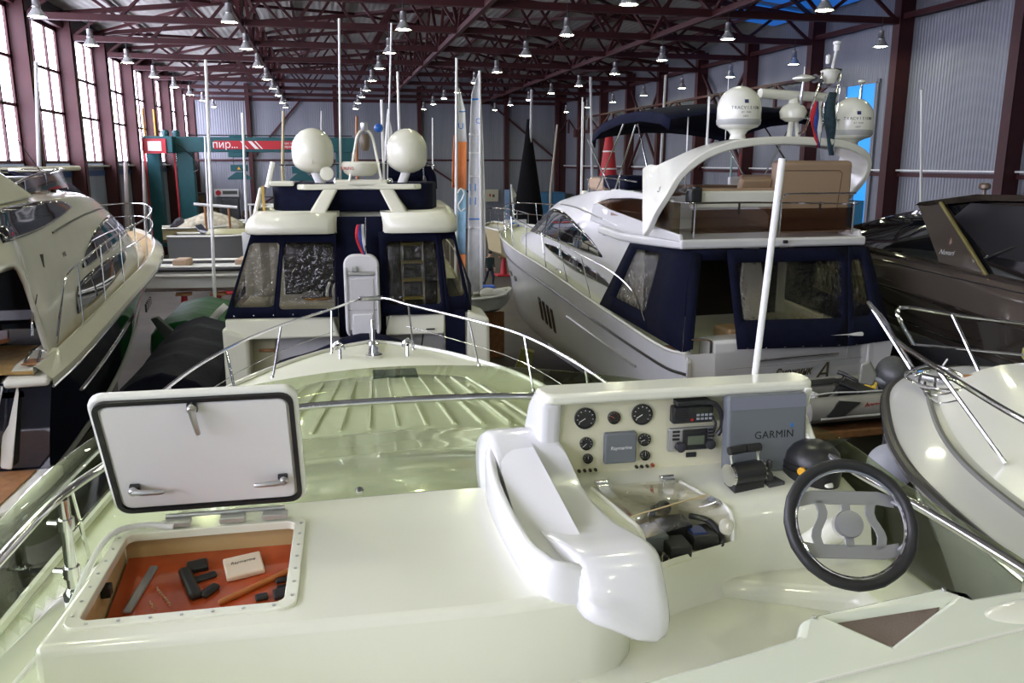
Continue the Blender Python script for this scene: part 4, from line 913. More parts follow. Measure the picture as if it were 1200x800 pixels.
# flags on the mast
def flag(name, label, o, cols, w, h, drop, par_hd=-3):
    t = thing(name, label, 'flag', o, par_hd)
    obj('flag_staff', MB().cyl((0, 0, -.02), (w*.15, 0, h+.1), .01, 6), STEEL, t)
    n = len(cols)
    for k, m_ in enumerate(cols):
        rows = []
        for i in range(9):
            v = i/8; rows.append([V((.02-w*(.15+.85*(k+j/3)/n)*(.3+.7*math.sin(PI*min(1, .25+v*.7)))+w*.12*v, .03*math.sin(9*v+5*(k+j/3)/n), h-drop*v)) for j in range(4)])
        obj('flag_stripe' if n > 1 else 'flag_cloth', MB().grid(rows), m_, t, solid=.004, smooth=180)
    return t
FW, FB, FR = mat('flag white', (.7, .7, .7), .8), mat('flag blue', (.03, .06, .3), .8), mat('flag red', (.55, .03, .04), .8)
def wpos(l, o=(7.763, 12.363), a=3): c, s = math.cos(rad(a)), math.sin(rad(a)); return (o[0]+l[0]*c-l[1]*s, o[1]+l[0]*s+l[1]*c, l[2])
flag('ensign', 'white blue and red flag drooping from the light mast on the radar arch', wpos((1.05, 1.16, 6.34)), [FW, FB, FR], .26, .72, .8)
flag('club_flag', 'dark slate flag drooping beside the tricolour on the radar arch', wpos((1.34, 1.16, 6.22)), [mat('flag slate', (.03, .06, .085), .8, var=.4, vscale=14)], .28, 1.0, 1.1)
# transom, platform, passage
tb = obj('transom', MB().prism([(-1.55, 0, 1.9), (-1.55, 0, 3.08), (1.45, 0, 3.08), (1.45, 0, 1.9)], (0, .5, 0)), GELW, RY, bevel=.06, seg=3)
m = MB().bar((-1.3, -.004, 2.58), (1.42, -.004, 2.62), .012, .008).bar((1.1, -.004, 2.6), (1.1, -.004, 3.05), .012, .008)
obj('transom_seam', m, mat('seam grey', (.35, .34, .33), .6), tb)
gr = obj('grab_rail', MB().tube([(-.75, -.05, 2.70), (-.4, -.06, 2.715), (.5, -.06, 2.73), (.9, -.05, 2.735)], .018, 8), STEEL, tb)
for x in (-.55, .65): obj('rail_foot', MB().cyl((x, -.06, 2.72), (x, .0, 2.72), .015, 8), STEEL, gr)
text_on('boat_name', 'Снежинк', .22, (.02, -.01, 2.44), (1, 0, .03), (0, 0, 1), mat('bronze lettering', (.09, .07, .045), .4, .4), tb, shear=.4, sx=.75, depth=.006)
text_on('boat_name', 'А', .42, (.60, -.01, 2.40), (1, 0, .03), (0, 0, 1), mat('bronze lettering', (.09, .07, .045), .4, .4), tb, shear=.4, depth=.006)
text_on('home_port', 'ЛС', .19, (.45, -.01, 2.15), (1, 0, .03), (0, 0, 1), BLACKP, tb, shear=.3, depth=.006)
obj('quarter', MB().prism([(1.5, -.02, 1.5), (1.5, -.02, 2.95), (2.06, .05, 2.9), (2.06, .05, 1.5)], (0, .6, 0)), GELW, RY, bevel=.05)
obj('quarter', MB().prism([(-2.06, -.1, 1.5), (-2.06, -.1, 2.75), (-1.98, .1, 2.95), (-1.94, .6, 3.0), (-1.94, .0, 1.5)], (.1, .05, 0)), GELW, RY, bevel=.03)
obj('swim_platform', MB().prism([(-2.0, -1.5, 1.72), (2.0, -1.5, 1.72), (2.1, -.9, 1.72), (2.1, .1, 1.72), (-2.1, .1, 1.72), (-2.1, -.9, 1.72)], (0, 0, .15)), TEAK, RY, bevel=.03)
m = MB()
for i in range(4): m.box(-1.95, -1.55, .0+.3*i, .3+.3*i+.02, 1.8, 2.05+.24*i)
obj('boarding_steps', m, TEAK, RY)
railing('gate_rail', [(-1.93, .05, 3.12), (-1.75, .03, 3.12), (-1.62, .02, 3.1), (-1.58, .02, 3.0), (-1.6, .02, 2.4)], [((-1.93, .1, 2.9), (-1.93, .1, 3.12))], RY, .02)
# cockpit interior seen through the canvas
obj('cockpit_floor', MB().box(-1.95, 1.95, .3, 3.0, 2.2, 2.28), TEAK, RY)
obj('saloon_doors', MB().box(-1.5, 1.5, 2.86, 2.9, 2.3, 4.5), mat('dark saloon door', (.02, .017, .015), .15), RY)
obj('cockpit_seat', MB().box(-1.0, 1.5, .45, 1.0, 2.3, 3.16), mat('cockpit tan', (.36, .24, .12), .6), RY, bevel=.05)
obj('flybridge_stair', MB().prism([(.3, 1.4, 2.4), (.3, 1.4, 3.6), (.1, 1.4, 4.5), (-.2, 1.4, 4.5), (-.3, 1.4, 2.4)], (.0, .06, 0)), GELW, RY, bevel=.02)
# canvas enclosure
AC = RY
canvas_panel('canvas_panel', [(-2.1, 3.72, 3.12), (-2.1, .05, 2.92), (-1.62, .8, 4.5), (-1.82, 2.9, 4.46)], (.16, .56, .2, .93), AC)
canvas_panel('canvas_panel', [(-2.08, .05, 2.92), (-1.94, -.04, 2.98), (-1.42, .78, 4.46), (-1.62, .8, 4.5)], None, AC)
canvas_panel('canvas_panel', [(-1.45, .76, 4.34), (-.8, .74, 4.34), (-.8, .78, 4.52), (-1.62, .8, 4.52)], None, AC)
canvas_panel('canvas_panel', [(-1.12, -.06, 2.93), (1.04, -.08, 2.86), (1.52, .76, 4.5), (-.95, .76, 4.52)], (.075, .945, .28, .86), AC)
canvas_panel('canvas_panel', [(1.04, -.08, 2.86), (2.04, -.02, 2.9), (1.98, .78, 4.48), (1.52, .76, 4.5)], (.14, .60, .28, .87), AC)
canvas_panel('canvas_panel', [(2.04, -.02, 2.9), (2.1, 3.6, 3.1), (1.9, 2.9, 4.46), (1.98, .78, 4.48)], (.15, .7, .3, .86), AC)
for i in range(9): obj('snap_fastener', MB().ball((-.95+.36*i, -.095, 2.945-.01*i), .012, 8, 6), STEEL, AC)
# deck rail, port side and pulpit
tp = [(-2.06, 1.6, 3.15), (-2.07, 2.1, 3.6), (-2.06, 3.2, 3.86), (-2.05, 5.2, 4.03), (-1.99, 8, 4.24), (-1.86, 11, 4.42), (-1.55, 13.4, 4.5), (-1.05, 15.2, 4.54), (-.5, 16.6, 4.55), (0, 17.15, 4.55), (.5, 16.6, 4.55), (1.05, 15.2, 4.54), (1.55, 13.4, 4.5)]
ft = [((-2.04, y0, z0), (x1, y1, z1)) for y0, z0, x1, y1, z1 in ((4.4, 3.14, -2.055, 5.0, 4.01), (5.9, 3.28, -2.04, 6.5, 4.13), (7.5, 3.42, -2.0, 8.0, 4.24), (9.2, 3.52, -1.93, 9.6, 4.34))]
ft += [((-1.85, 11.2, 3.6), (-1.82, 11.5, 4.44)), ((-1.6, 12.9, 3.68), (-1.6, 13.1, 4.5)), ((-1.2, 14.5, 3.72), (-1.22, 14.7, 4.53)), ((-.7, 15.8, 3.74), (-.75, 16, 4.55)), ((-.2, 16.8, 3.78), (-.2, 16.95, 4.55)), ((.5, 16.2, 3.76), (.5, 16.5, 4.55))]
railing('deck_rail', tp, ft, RY, .017, mid=[(p[0]*.99, p[1], p[2]-.4) for p in tp[5:12]])
obj('deck_cleat', MB().tube([(-1.95, 6.6, 3.4), (-1.95, 6.66, 3.45), (-1.95, 6.9, 3.46), (-1.95, 7.0, 3.42)], .022, 6), STEEL, RY)
# ================================================================ the cream yacht straight ahead, seen from astern
MYO = (.433, 13.29, 0)
MY = thing('motor_yacht', 'cream flybridge yacht seen from astern with two plain domes and folded gangway', 'boat', MYO, 4)
st = [(0, 2.06, 3.2, 1.9, 1.3, .7), (3, 2.12, 3.25, 1.9, 1.3, .65), (8, 2.1, 3.45, 1.6, 1.4, .65), (11, 1.7, 3.6, 1.0, 1.7, .8), (13, .95, 3.7, .4, 2.2, 1.3), (14.2, .3, 3.76, .1, 2.7, 2.2), (14.6, .03, 3.8, .01, 3.1, 3.0)]
hm, hr = hull_mesh(st, 5, transom=False)
obj('hull', hm, CREAM, MY)
obj('deck', MB().grid(deck_rows(hr, .05, .03, -.06)[8:]), NONSKID, MY)
obj('keel', MB().box(-.15, .15, .5, 12, 0, .8), CREAM, MY)
for s in (1, -1): obj('rub_rail', MB().tube(side_line(hr, s, .9, .01), .03, 6), RUB, MY)
LG = mat('transom light grey', (.62, .61, .62), .35)
obj('transom_wall', MB().box(-1.72, 1.42, .28, .4, 1.6, 3.3), LG, MY)
obj('cockpit_floor', MB().box(-1.95, 1.95, .4, 3.4, 2.85, 2.95), NONSKID, MY)
for a, b in ((-2.06, -.27), (.42, 1.42)):
    obj('transom_box', MB().prism([(a+.02, -.12, 3.25), (b-.02, -.12, 3.25), (b-.12 if a < 0 else b, -.04, 3.57), (a+.1 if a > 0 else a, -.04, 3.57)], (0, .42, 0)), CREAM, MY, bevel=.035, seg=3)
obj('quarter', MB().prism([(-2.1, -.18, 1.7), (-1.72, -.14, 1.7), (-1.70, -.14, 3.3), (-2.1, -.14, 3.45)], (0, .9, 0)), CREAM, MY, bevel=.06, seg=3)
obj('quarter', MB().prism([(1.74, -.14, 1.7), (2.16, -.18, 1.7), (2.14, -.14, 3.5), (1.78, -.12, 3.62)], (0, .9, 0)), CREAM, MY, bevel=.06, seg=3)
obj('side_passage', MB().prism([(-1.70, .2, 1.7), (-1.35, .2, 1.7), (-1.35, .2, 3.24), (-1.70, .2, 3.24)], (0, .06, 0)), mat('olive passage', (.42, .40, .26), .6), MY)
obj('passage_handle', MB().box(-1.6, -1.36, .16, .2, 2.98, 3.03), TEAK, MY, bevel=.01)
obj('door_flap', MB().prism([(1.42, -.02, 2.6), (1.75, -.02, 2.6), (1.75, -.02, 3.62), (1.42, -.02, 3.62)], (0, .03, 0)), NAVY, MY)
obj('swim_platform', MB().prism([(-2.0, -1.0, 1.7), (2.0, -1.0, 1.7), (2.1, -.6, 1.7), (2.1, .3, 1.7), (-2.1, .3, 1.7), (-2.1, -.6, 1.7)], (0, 0, .15)), CREAM, MY, bevel=.03)
obj('locker_vent', MB().box(1.1, 1.24, -.135, -.11, 3.33, 3.35), BLACKP, MY)
obj('cable', MB().tube(spl([(1.05, -.1, 3.25), (1.0, -.02, 3.0), (.8, .2, 2.75)], 5), .012, 6), BLACKP, MY)
# deckhouse forward of the cockpit and side decks
DH = Body([(3.3, [(1.72, 3.1), (1.7, 3.7), (1.66, 4.3), (1.6, 4.8), (1.45, 4.9), (0, 4.95)]), (6, [(1.65, 3.2), (1.62, 3.8), (1.55, 4.4), (1.4, 4.85), (1.2, 5.0), (0, 5.05)]), (8.5, [(1.45, 3.35), (1.4, 3.7), (1.3, 4.1), (1.15, 4.5), (.9, 4.65), (0, 4.7)]), (10.5, [(1.1, 3.5), (1.05, 3.6), (.95, 3.75), (.8, 3.85), (.6, 3.9), (0, 3.9)])], 4, 3)
obj('deckhouse', DH.mesh(), CREAM, MY)
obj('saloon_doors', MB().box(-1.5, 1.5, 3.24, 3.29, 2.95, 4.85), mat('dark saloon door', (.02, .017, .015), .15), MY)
# flybridge overhang: two brows with a gap for the gangway
def mir(p): return [(-x+.0, y, z) for x, y, z in p]
FLYP = [(-1.66, .0), (-1.5, -.12), (-.42, -.12), (-.28, .02), (-.26, .9), (.44, .9), (.46, .02), (.6, -.12), (1.48, -.12), (1.64, .0), (1.8, 2.0), (1.8, 4.6), (-1.8, 4.6), (-1.8, 2.0)]
fm = MB().grid([[(x*k, y*k+(1-k)*1.2, z) for x, y in FLYP] for z, k in ((4.9, .985), (4.93, 1.0), (5.02, 1.0), (5.14, .965), (5.22, .92))], cv=True, capu=True)
obj('flybridge', fm, CREAM, MY, smooth=50)
obj('coaming_cover', MB().grid([[(1.4*c*(1 if s == 0 else .97)+0*s, .9-.22*(1-abs(c)**6)+2.2*max(0, abs(c)-.9)*10*.3, z) for c in [i/12-1 for i in range(25)]] for z, s in ((5.2, 0), (5.35, 0), (5.55, 0), (5.64, 0), (5.66, 1))]+[[(1.33*(i/12-1), 1.6, 5.66) for i in range(25)]]), NAVY, MY, solid=.02)
obj('fly_well', MB().box(-1.3, 1.3, 1.6, 4.2, 5.15, 5.6), NAVY, MY, bevel=.05)
obj('wing_panel', MB().prism([(-1.72, .9, 5.0), (-1.62, .7, 5.2), (-1.52, .75, 5.6), (-1.55, 1.6, 5.62), (-1.78, 2.0, 5.1)], (.06, 0, 0)), CREAM, MY, bevel=.02)
obj('gold_strip', MB().box(-1.47, -1.43, .66, .7, 5.22, 5.62), mat('gold strip', (.5, .33, .08), .4), MY)
obj('seat_rest', MB().box(-1.34, -.95, .62, .9, 5.62, 5.70), CREAM, MY, bevel=.03)
obj('grab_pole', MB().tube([(-1.38, .72, 5.6), (-1.28, .8, 6.0)], .04, 10), GEL, MY)
railing('flybridge_rail', [(-1.3, 1.7, 5.95), (-.5, 1.75, 5.97), (.6, 1.75, 5.97), (1.35, 1.7, 5.95), (1.4, 3.0, 5.95)], [((-1.2, 1.7, 5.6), (-1.2, 1.7, 5.95)), ((1.2, 1.7, 5.6), (1.2, 1.7, 5.95))], MY)
obj('folded_bimini', MB().tube(spl([(.5, 2.6, 5.65), (.62, 2.6, 5.98), (1.0, 2.6, 6.1), (1.35, 2.6, 5.8), (1.4, 2.6, 5.5)], 5), .1, 10), NAVY, MY)
obj('folded_bimini', MB().box(.4, 1.25, 2.4, 2.9, 5.6, 6.0), NAVY, MY, bevel=.15)
# radar arch
obj('arch_plate', MB().grid([[(x, y, z) for x, y in ((-.95, .72), (-.8, .6), (-.2, .6), (.1, .66), (.5, .6), (1.0, .6), (1.12, .74), (.9, 1.05), (-.75, 1.05))] for z in (5.56, 5.58, 5.63, 5.65)], cv=True, capu=True), CREAM, MY, bevel=.02)
obj('arch_beam', MB().box(-.3, .55, .62, 1.0, 5.62, 5.72), CREAM, MY, bevel=.03)
for s in (-1, 1):
    b, t = .08+s*.70, .08+s*.45
    obj('arch_leg', MB().grid([[(b-.15, -.02, 4.98), (b+.15, -.02, 4.98), (b+.15, .55, 5.1), (b-.15, .55, 5.1)], [(b-s*.05-.13, .16, 5.2), (b-s*.05+.13, .16, 5.2), (b-s*.05+.13, .68, 5.25), (b-s*.05-.13, .68, 5.25)], [(t-.12, .6, 5.57), (t+.12, .6, 5.57), (t+.12, 1.0, 5.57), (t-.12, 1.0, 5.57)]], cv=True, capu=True), CREAM, MY, bevel=.04, seg=3)
def dome2(x):
    r = .335
    d = obj('satellite_dome', MB().lathe([(.001, 5.82), (.11, 5.83), (.2, 5.87), (.29, 5.93), (.325, 6.0), (r, 6.08), (r, 6.2)]+[(r*math.cos(rad(a_)), 6.2+.345*math.sin(rad(a_))) for a_ in (12, 25, 40, 55, 68, 80, 89.9)], (x, .82, 0), n=36), CREAM, MY, smooth=60)
    obj('dome_foot', MB().tube([(x*.86+.02, .82, 5.63), (x, .82, 5.9)], .075, 12), WHITEP, d)
    obj('dome_catch', MB().box(x-.015, x+.015, .47, .5, 5.98, 6.04), CREAM, d)
dome2(-.64); dome2(.89)
rd = obj('radar_dome', MB().lathe([(.001, 5.77), (.2, 5.78), (.27, 5.83), (.31, 5.93), (.31, 5.98), (.28, 6.01), (.001, 6.015)], (.12, .8, 0), n=30), CREAM, MY)
text_on('radar_lettering', 'FURUNO', .07, (-.09, .545, 5.9), (.75, -.6, 0), (0, 0, 1), mat('red print', (.4, .03, .03), .5), rd, depth=.002)
lf = obj('light_frame', MB().tube(spl([(-.06, .62, 5.7), (.02, .64, 6.1), (.09, .66, 6.4), (.16, .66, 6.5), (.26, .66, 6.5), (.33, .66, 6.4), (.39, .64, 6.1), (.46, .62, 5.7)], 5), .022, 8), CREAM, MY)
obj('masthead_light', MB().lathe([(.05, 6.5), (.06, 6.52), (.06, 6.62), (.03, 6.64)], (.21, .66, 0), n=14), BRUSH, lf)
obj('loudhailer', MB().lathe([(.05, 6.45), (.085, 6.4), (.08, 6.25), (.05, 6.18)], (.21, .66, 0), n=14), mat('brown bakelite', (.12, .09, .06), .4), lf)
obj('arch_horn', MB().lathe([(.05, 0), (.1, -.1), (.11, -.12), (.06, -.13)], (-.42, .72, 5.82), (0, 1, 0), 18), CREAM, MY)
m = MB()
obj('whip_aerial', MB().cyl((-.22, .9, 5.65), (-.13, .9, 8.25), .018, 8), WHITEP, MY)
obj('whip_aerial', MB().cyl((.55, .9, 5.65), (.70, .9, 8.2), .014, 8), WHITEP, MY)
bb = obj('whip_aerial', MB().cyl((.50, .85, 5.65), (.50, .85, 7.0), .022, 8), WHITEP, MY)
obj('signal_ball', MB().ball((.44, .8, 6.55), .075, 16, 10), mat('blue ball', (.01, .10, .42), .3), MY)
for x in (-.28, -.5, .45, .6): obj('aerial_foot', MB().lathe([(.05, 5.64), (.05, 5.7), (.03, 5.74)], (x, .85, 0), n=10), STEEL, MY)
# gangway, folded upright in the gap
gw = obj('gangway', MB().prism([(.10+a, -.32, 3.92+b) for a, b in rrect(.55, 1.35, .17, 6)], (0, .14, 0)), mat('grey white enamel', (.70, .69, .70), .35), MY, bevel=.03)
obj('gangway_tread', MB().box(-.08, .28, -.345, -.32, 3.45, 4.22), mat('grey white tread', (.60, .59, .60), .5), gw, bevel=.01)
m = MB()
for i in range(7): obj('gangway_stud', MB().lathe([(.014, 0), (.012, .012)], (-.125, -.325, 3.5+.12*i), (0, -1, 0), 8), BRUSH, gw); obj('gangway_stud', MB().lathe([(.014, 0), (.012, .012)], (.325, -.325, 3.5+.12*i), (0, -1, 0), 8), BRUSH, gw)
obj('gangway_seam', MB().bar((-.14, -.335, 3.72), (.34, -.335, 3.72), .02, .01), mat('seam grey', (.35, .34, .33), .6), gw)
obj('gangway_hinge', MB().box(-.1, .3, -.36, -.3, 4.27, 4.33).box(-.04, .04, -.38, -.3, 4.33, 4.42), BRUSH, gw, bevel=.01)
obj('gangway_socket', MB().prism([(0, -.37, 3.22), (.2, -.37, 3.22), (.26, -.37, 3.34), (.26, -.37, 3.66), (-.06, -.37, 3.66), (-.06, -.37, 3.34)], (0, .1, 0)), GELW, gw, bevel=.02)
for x in (-.09, .29): obj('gangway_ram', MB().cyl((x, -.3, 3.1), (x, -.3, 3.4), .03, 8), STEEL, gw)
for x in (-.14, .34): obj('gangway_edge', MB().tube([(x, -.34, 3.35), (x, -.34, 4.4)], .018, 8), GELW, gw)
# canvas
NP = [(-2.06, .0), (-.3, -.1), (.46, -.1), (1.44, -.06), (1.86, .08)]
TP = [(-1.58, .1), (-.28, .02), (.44, .02), (1.34, .02), (1.6, .12)]
ZB, ZT = 3.58, 4.92
def cp(n, i, hole, zb=ZB): canvas_panel(n, [(*NP[i], zb), (*NP[i+1], zb), (*TP[i+1], ZT), (*TP[i], ZT)], hole, MY)
a, b = (NP[0], NP[1]), (TP[0], TP[1])
mid = lambda p, q, t: (p[0]+(q[0]-p[0])*t, p[1]+(q[1]-p[1])*t)
bm, tm = mid(*a, .44), mid(*b, .36)
canvas_panel('canvas_panel', [(*NP[0], ZB), (*bm, ZB), (*tm, ZT), (*TP[0], ZT)], (.06, .95, .13, .88), MY)
canvas_panel('canvas_panel', [(*bm, ZB), (*NP[1], ZB), (*TP[1], ZT), (*tm, ZT)], (.05, .96, .1, .88), MY)
canvas_panel('canvas_panel', [(-.3, .12, 3.2), (.46, .12, 3.2), (.46, .2, 5.15), (-.3, .2, 5.15)], None, MY)
canvas_panel('canvas_panel', [(.40, -.1, ZB), (1.44, -.06, ZB), (1.34, .02, ZT), (.38, .02, ZT)], (.12, .93, .12, .88), MY)
canvas_panel('canvas_panel', [(1.44, -.06, ZB), (1.86, .08, ZB), (1.6, .12, ZT), (1.34, .02, ZT)], (.14, .86, .2, .9), MY)
canvas_panel('canvas_panel', [(1.86, .08, ZB), (2.12, 2.6, 3.65), (1.66, 2.6, ZT), (1.6, .12, ZT)], (.04, .7, .14, .9), MY)
canvas_panel('canvas_panel', [(-2.06, .0, ZB), (-2.12, 2.6, 3.65), (-1.66, 2.6, ZT), (-1.58, .1, ZT)], (.06, .75, .14, .9), MY)
for i in range(6): obj('snap_fastener', MB().ball((-1.9+.3*i, -.115+.0*i, 3.64), .012, 8, 6), STEEL, MY)
# things seen through the windows
obj('sun_lounge', MB().box(-1.35, -.35, .5, 1.5, 2.95, 3.72), mat('pale lounge', (.6, .6, .56), .5), MY, bevel=.05)
ld = obj('flybridge_ladder', MB().cyl((.78, 1.6, 2.95), (.78, 2.4, 4.95), .02, 8).cyl((1.16, 1.6, 2.95), (1.16, 2.4, 4.95), .02, 8), STEEL, MY)
for i in range(6): obj('tread', MB().box(.77, 1.17, 1.64+.135*i, 1.82+.135*i, 3.2+.32*i, 3.24+.32*i), mat('golden tread', (.45, .36, .07), .5), ld, bevel=.008)
obj('corner_pad', MB().box(-1.9, -1.5, .6, 1.4, 2.95, 3.72), mat('pale lounge', (.6, .6, .56), .5), MY, bevel=.05)
obj('white_awning', MB().grid([[(-1.88+.14*i, 1.0+.06*(i % 2), 3.75+.22*j+.02*(i % 2)) for j in range(6)] for i in range(5)]), mat('white awning cloth', (.65, .65, .66), .7), MY, solid=.01)
o = obj('rope_bag', MB().lathe([(.001, 0), (.16, .01), (.19, .05), (.14, .1), (.06, .12), (.001, .125)], (0, 0, 0), n=18), mat('grey bag', (.2, .2, .19), .7)); o.location = wpos((-.80, .95, 3.72), MYO[:2], -4)
tag(o, 'grey round bag lying on the pale lounge behind the clear window', 'bag')
o = obj('orange_rope', MB().tube([(.21*math.cos(a*.5), .14*math.sin(a*.5), .02) for a in range(13)], .018, 6, closed=True), mat('orange rope', (.55, .28, .04), .7)); o.location = wpos((-.68, .84, 3.72), MYO[:2], -4)
tag(o, 'orange rope curled around the grey bag on the lounge', 'rope')
o = thing('striped_cushion', 'navy and white striped cushion on the lounge behind the clear window', 'cushion', wpos((-.42, .75, 3.74), MYO[:2], -4), 20)
for i in range(6): obj('stripe', MB().tube([(-.15+.055*i, 0, .03), (-.16+.055*i, .03, .16), (-.14+.055*i, .12, .24)], .033, 8), FW if i % 2 else NAVY, o)
fl_ = flag('stern_flag', 'white blue and red flag hanging above the folded gangway', wpos((.17, -.28, 4.6), MYO[:2], -4), [FW, FB, FR], .17, .46, .5)
# covered tender on the bathing platform
t = obj('covered_tender', MB().grid([[(x, y, z) for y, z in ((-1.05, 1.9), (-1.05, h-.12), (-.95, h), (-.6, h+.05), (-.35, h), (-.24, h-.12), (-.24, 1.9))] for x, h in ((-1.36, 2.3), (-1.3, 2.62), (-1.0, 2.72), (-.6, 2.78), (-.1, 3.05), (.3, 3.08), (.8, 2.95), (1.1, 2.6), (1.15, 2.3))], capu=True), NAVY, None, smooth=60, sub=1)
t.location = wpos((-.05, -.0, 0), MYO[:2], -4); t.rotation_euler = (0, 0, -rad(4)); t.location.z = .3
tag(t, 'navy cloth covered tender on the bathing platform astern of the cream yacht', 'boat')
# bow rail far side
tp = [(-2.05, 4, 3.9), (-2.05, 7, 4.05), (-1.75, 10.5, 4.2), (-1.0, 13, 4.35), (0, 14.7, 4.4), (1.0, 13, 4.35), (1.75, 10.5, 4.2), (2.05, 7, 4.05), (2.05, 4, 3.9)]
railing('deck_rail', tp, [((p[0], p[1], p[2]-.62), p) for p in tp if p[1] != 14.7], MY)
# ================================================================ navy-hulled yacht along the window side
NAVYG = mat('navy gelcoat', (.006, .008, .016), .06, coat=1., var=.1)
LYW = mat('gelcoat dimmed white', (.67, .66, .57), .2, coat=.5, var=.03)  # white gelcoat, darkened so the colour carries the weaker light on this yacht
LY = thing('motor_yacht', 'navy hulled flybridge yacht with white topsides beside the hall windows', 'boat', (-5.644, 11.45, 0), 0)
st = [(0, 2.05, 3.2, 1.86, 1.9, .75), (1.2, 2.05, 3.24, 1.86, 1.95, .72), (3.2, 1.98, 3.33, 1.82, 2.08, .7), (5.7, 1.86, 3.42, 1.66, 2.3, .72), (8.6, 1.75, 3.55, 1.3, 2.6, .85), (11, 1.52, 3.68, .85, 2.85, 1.1), (12.8, 1.17, 3.78, .5, 3.0, 1.5), (14.4, .6, 3.86, .2, 3.2, 2.2), (15.3, .03, 3.9, .01, 3.4, 3.3)]
hm, hr = hull_mesh(st, 5)
hull = obj('hull', hm, NAVYG, LY, mats=[NAVYG, mat('grey bottom paint', (.2, .2, .2), .5)])
for p in hull.data.polygons:
    if p.normal.z < -.45: p.material_index = 1
obj('keel', MB().box(-.15, .15, .5, 11, 0, .9), NAVYG, LY)
for s in (1, -1):
    hi = side_line(hr, s, 1)
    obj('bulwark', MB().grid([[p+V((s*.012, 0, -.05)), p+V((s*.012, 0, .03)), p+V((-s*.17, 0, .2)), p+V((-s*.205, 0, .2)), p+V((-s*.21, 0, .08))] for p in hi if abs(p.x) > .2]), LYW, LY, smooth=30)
    obj('rub_rail', MB().tube([p+V((s*.012, 0, -.07)) for p in hi], .02, 6), STEEL, LY)
    obj('chine_rail', MB().tube(side_line(hr, s, .0, .02), .05, 6), mat('grey bottom paint', (.2, .2, .2), .5), LY)
    obj('style_line', MB().tube([p for p in side_line(hr, s, .62, .012) if 1.5 < p.y < 6], .022, 6), STEEL, LY)
obj('deck', MB().grid(deck_rows(hr, .03, .2, .1)), mat('golden teak deck', (.42, .27, .09), .45, var=.25, vscale=6), LY)
for i in range(5): obj('side_vent', MB().box(1.9-.028*i, 1.94-.028*i, 6.6+.26*i, 6.68+.26*i, 2.95, 3.12), CHROME, LY)
obj('saloon_doors', MB().box(-1.62, 1.62, 1.6, 1.66, 3.1, 4.7), WINDK, LY)
obj('cockpit_floor', MB().box(-1.7, 1.7, .0, 1.7, 3.0, 3.08), TEAK, LY)
obj('cockpit_table', MB().prism([(-.4, .25, 3.62), (1.2, .25, 3.62), (1.4, .6, 3.62), (1.2, 1.2, 3.62), (-.4, 1.2, 3.62)], (0, 0, .06)).cyl((.6, .7, 3.08), (.6, .7, 3.62), .06), mat('red brown table', (.22, .08, .035), .3), LY, bevel=.02)
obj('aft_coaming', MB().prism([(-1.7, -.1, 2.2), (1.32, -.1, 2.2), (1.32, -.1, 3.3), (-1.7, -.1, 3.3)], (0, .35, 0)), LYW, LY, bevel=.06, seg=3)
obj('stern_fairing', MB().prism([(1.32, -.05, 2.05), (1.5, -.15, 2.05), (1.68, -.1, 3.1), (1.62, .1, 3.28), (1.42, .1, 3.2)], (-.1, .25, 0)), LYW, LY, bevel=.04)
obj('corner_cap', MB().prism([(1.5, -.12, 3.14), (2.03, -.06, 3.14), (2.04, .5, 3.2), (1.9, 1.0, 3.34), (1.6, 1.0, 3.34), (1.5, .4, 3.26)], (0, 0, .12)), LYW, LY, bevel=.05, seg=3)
cl = obj('mooring_cleat', MB().tube([(1.66, .3, 3.4), (1.7, .4, 3.5), (1.72, .75, 3.52), (1.7, .85, 3.42)], .022, 8).tube([(1.8, .35, 3.38), (1.8, .5, 3.5), (1.8, .7, 3.46)], .02, 8), STEEL, LY)
obj('teak_pad', MB().box(1.62, 1.9, .25, .9, 3.37, 3.385), TEAK, LY)
obj('stern_rail', MB().tube(spl([(1.30, -.2, 2.2), (1.38, -.2, 2.7), (1.5, -.14, 3.2)], 4), .022, 8), STEEL, LY)
obj('cockpit_rail', MB().tube(spl([(1.72, .5, 3.72), (1.73, .6, 4.0), (1.73, .85, 4.22)], 4), .016, 8), STEEL, LY)
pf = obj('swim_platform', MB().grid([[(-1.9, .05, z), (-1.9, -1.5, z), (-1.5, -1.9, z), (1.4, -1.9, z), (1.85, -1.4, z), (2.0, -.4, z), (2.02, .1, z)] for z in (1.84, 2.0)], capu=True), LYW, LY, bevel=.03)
obj('platform_teak', MB().prism([(-1.7, -.05, 2.0), (-1.7, -1.4, 2.0), (-1.4, -1.75, 2.0), (1.3, -1.75, 2.0), (1.7, -1.3, 2.0), (1.75, -.05, 2.0)], (0, 0, .02)), TEAK, pf)
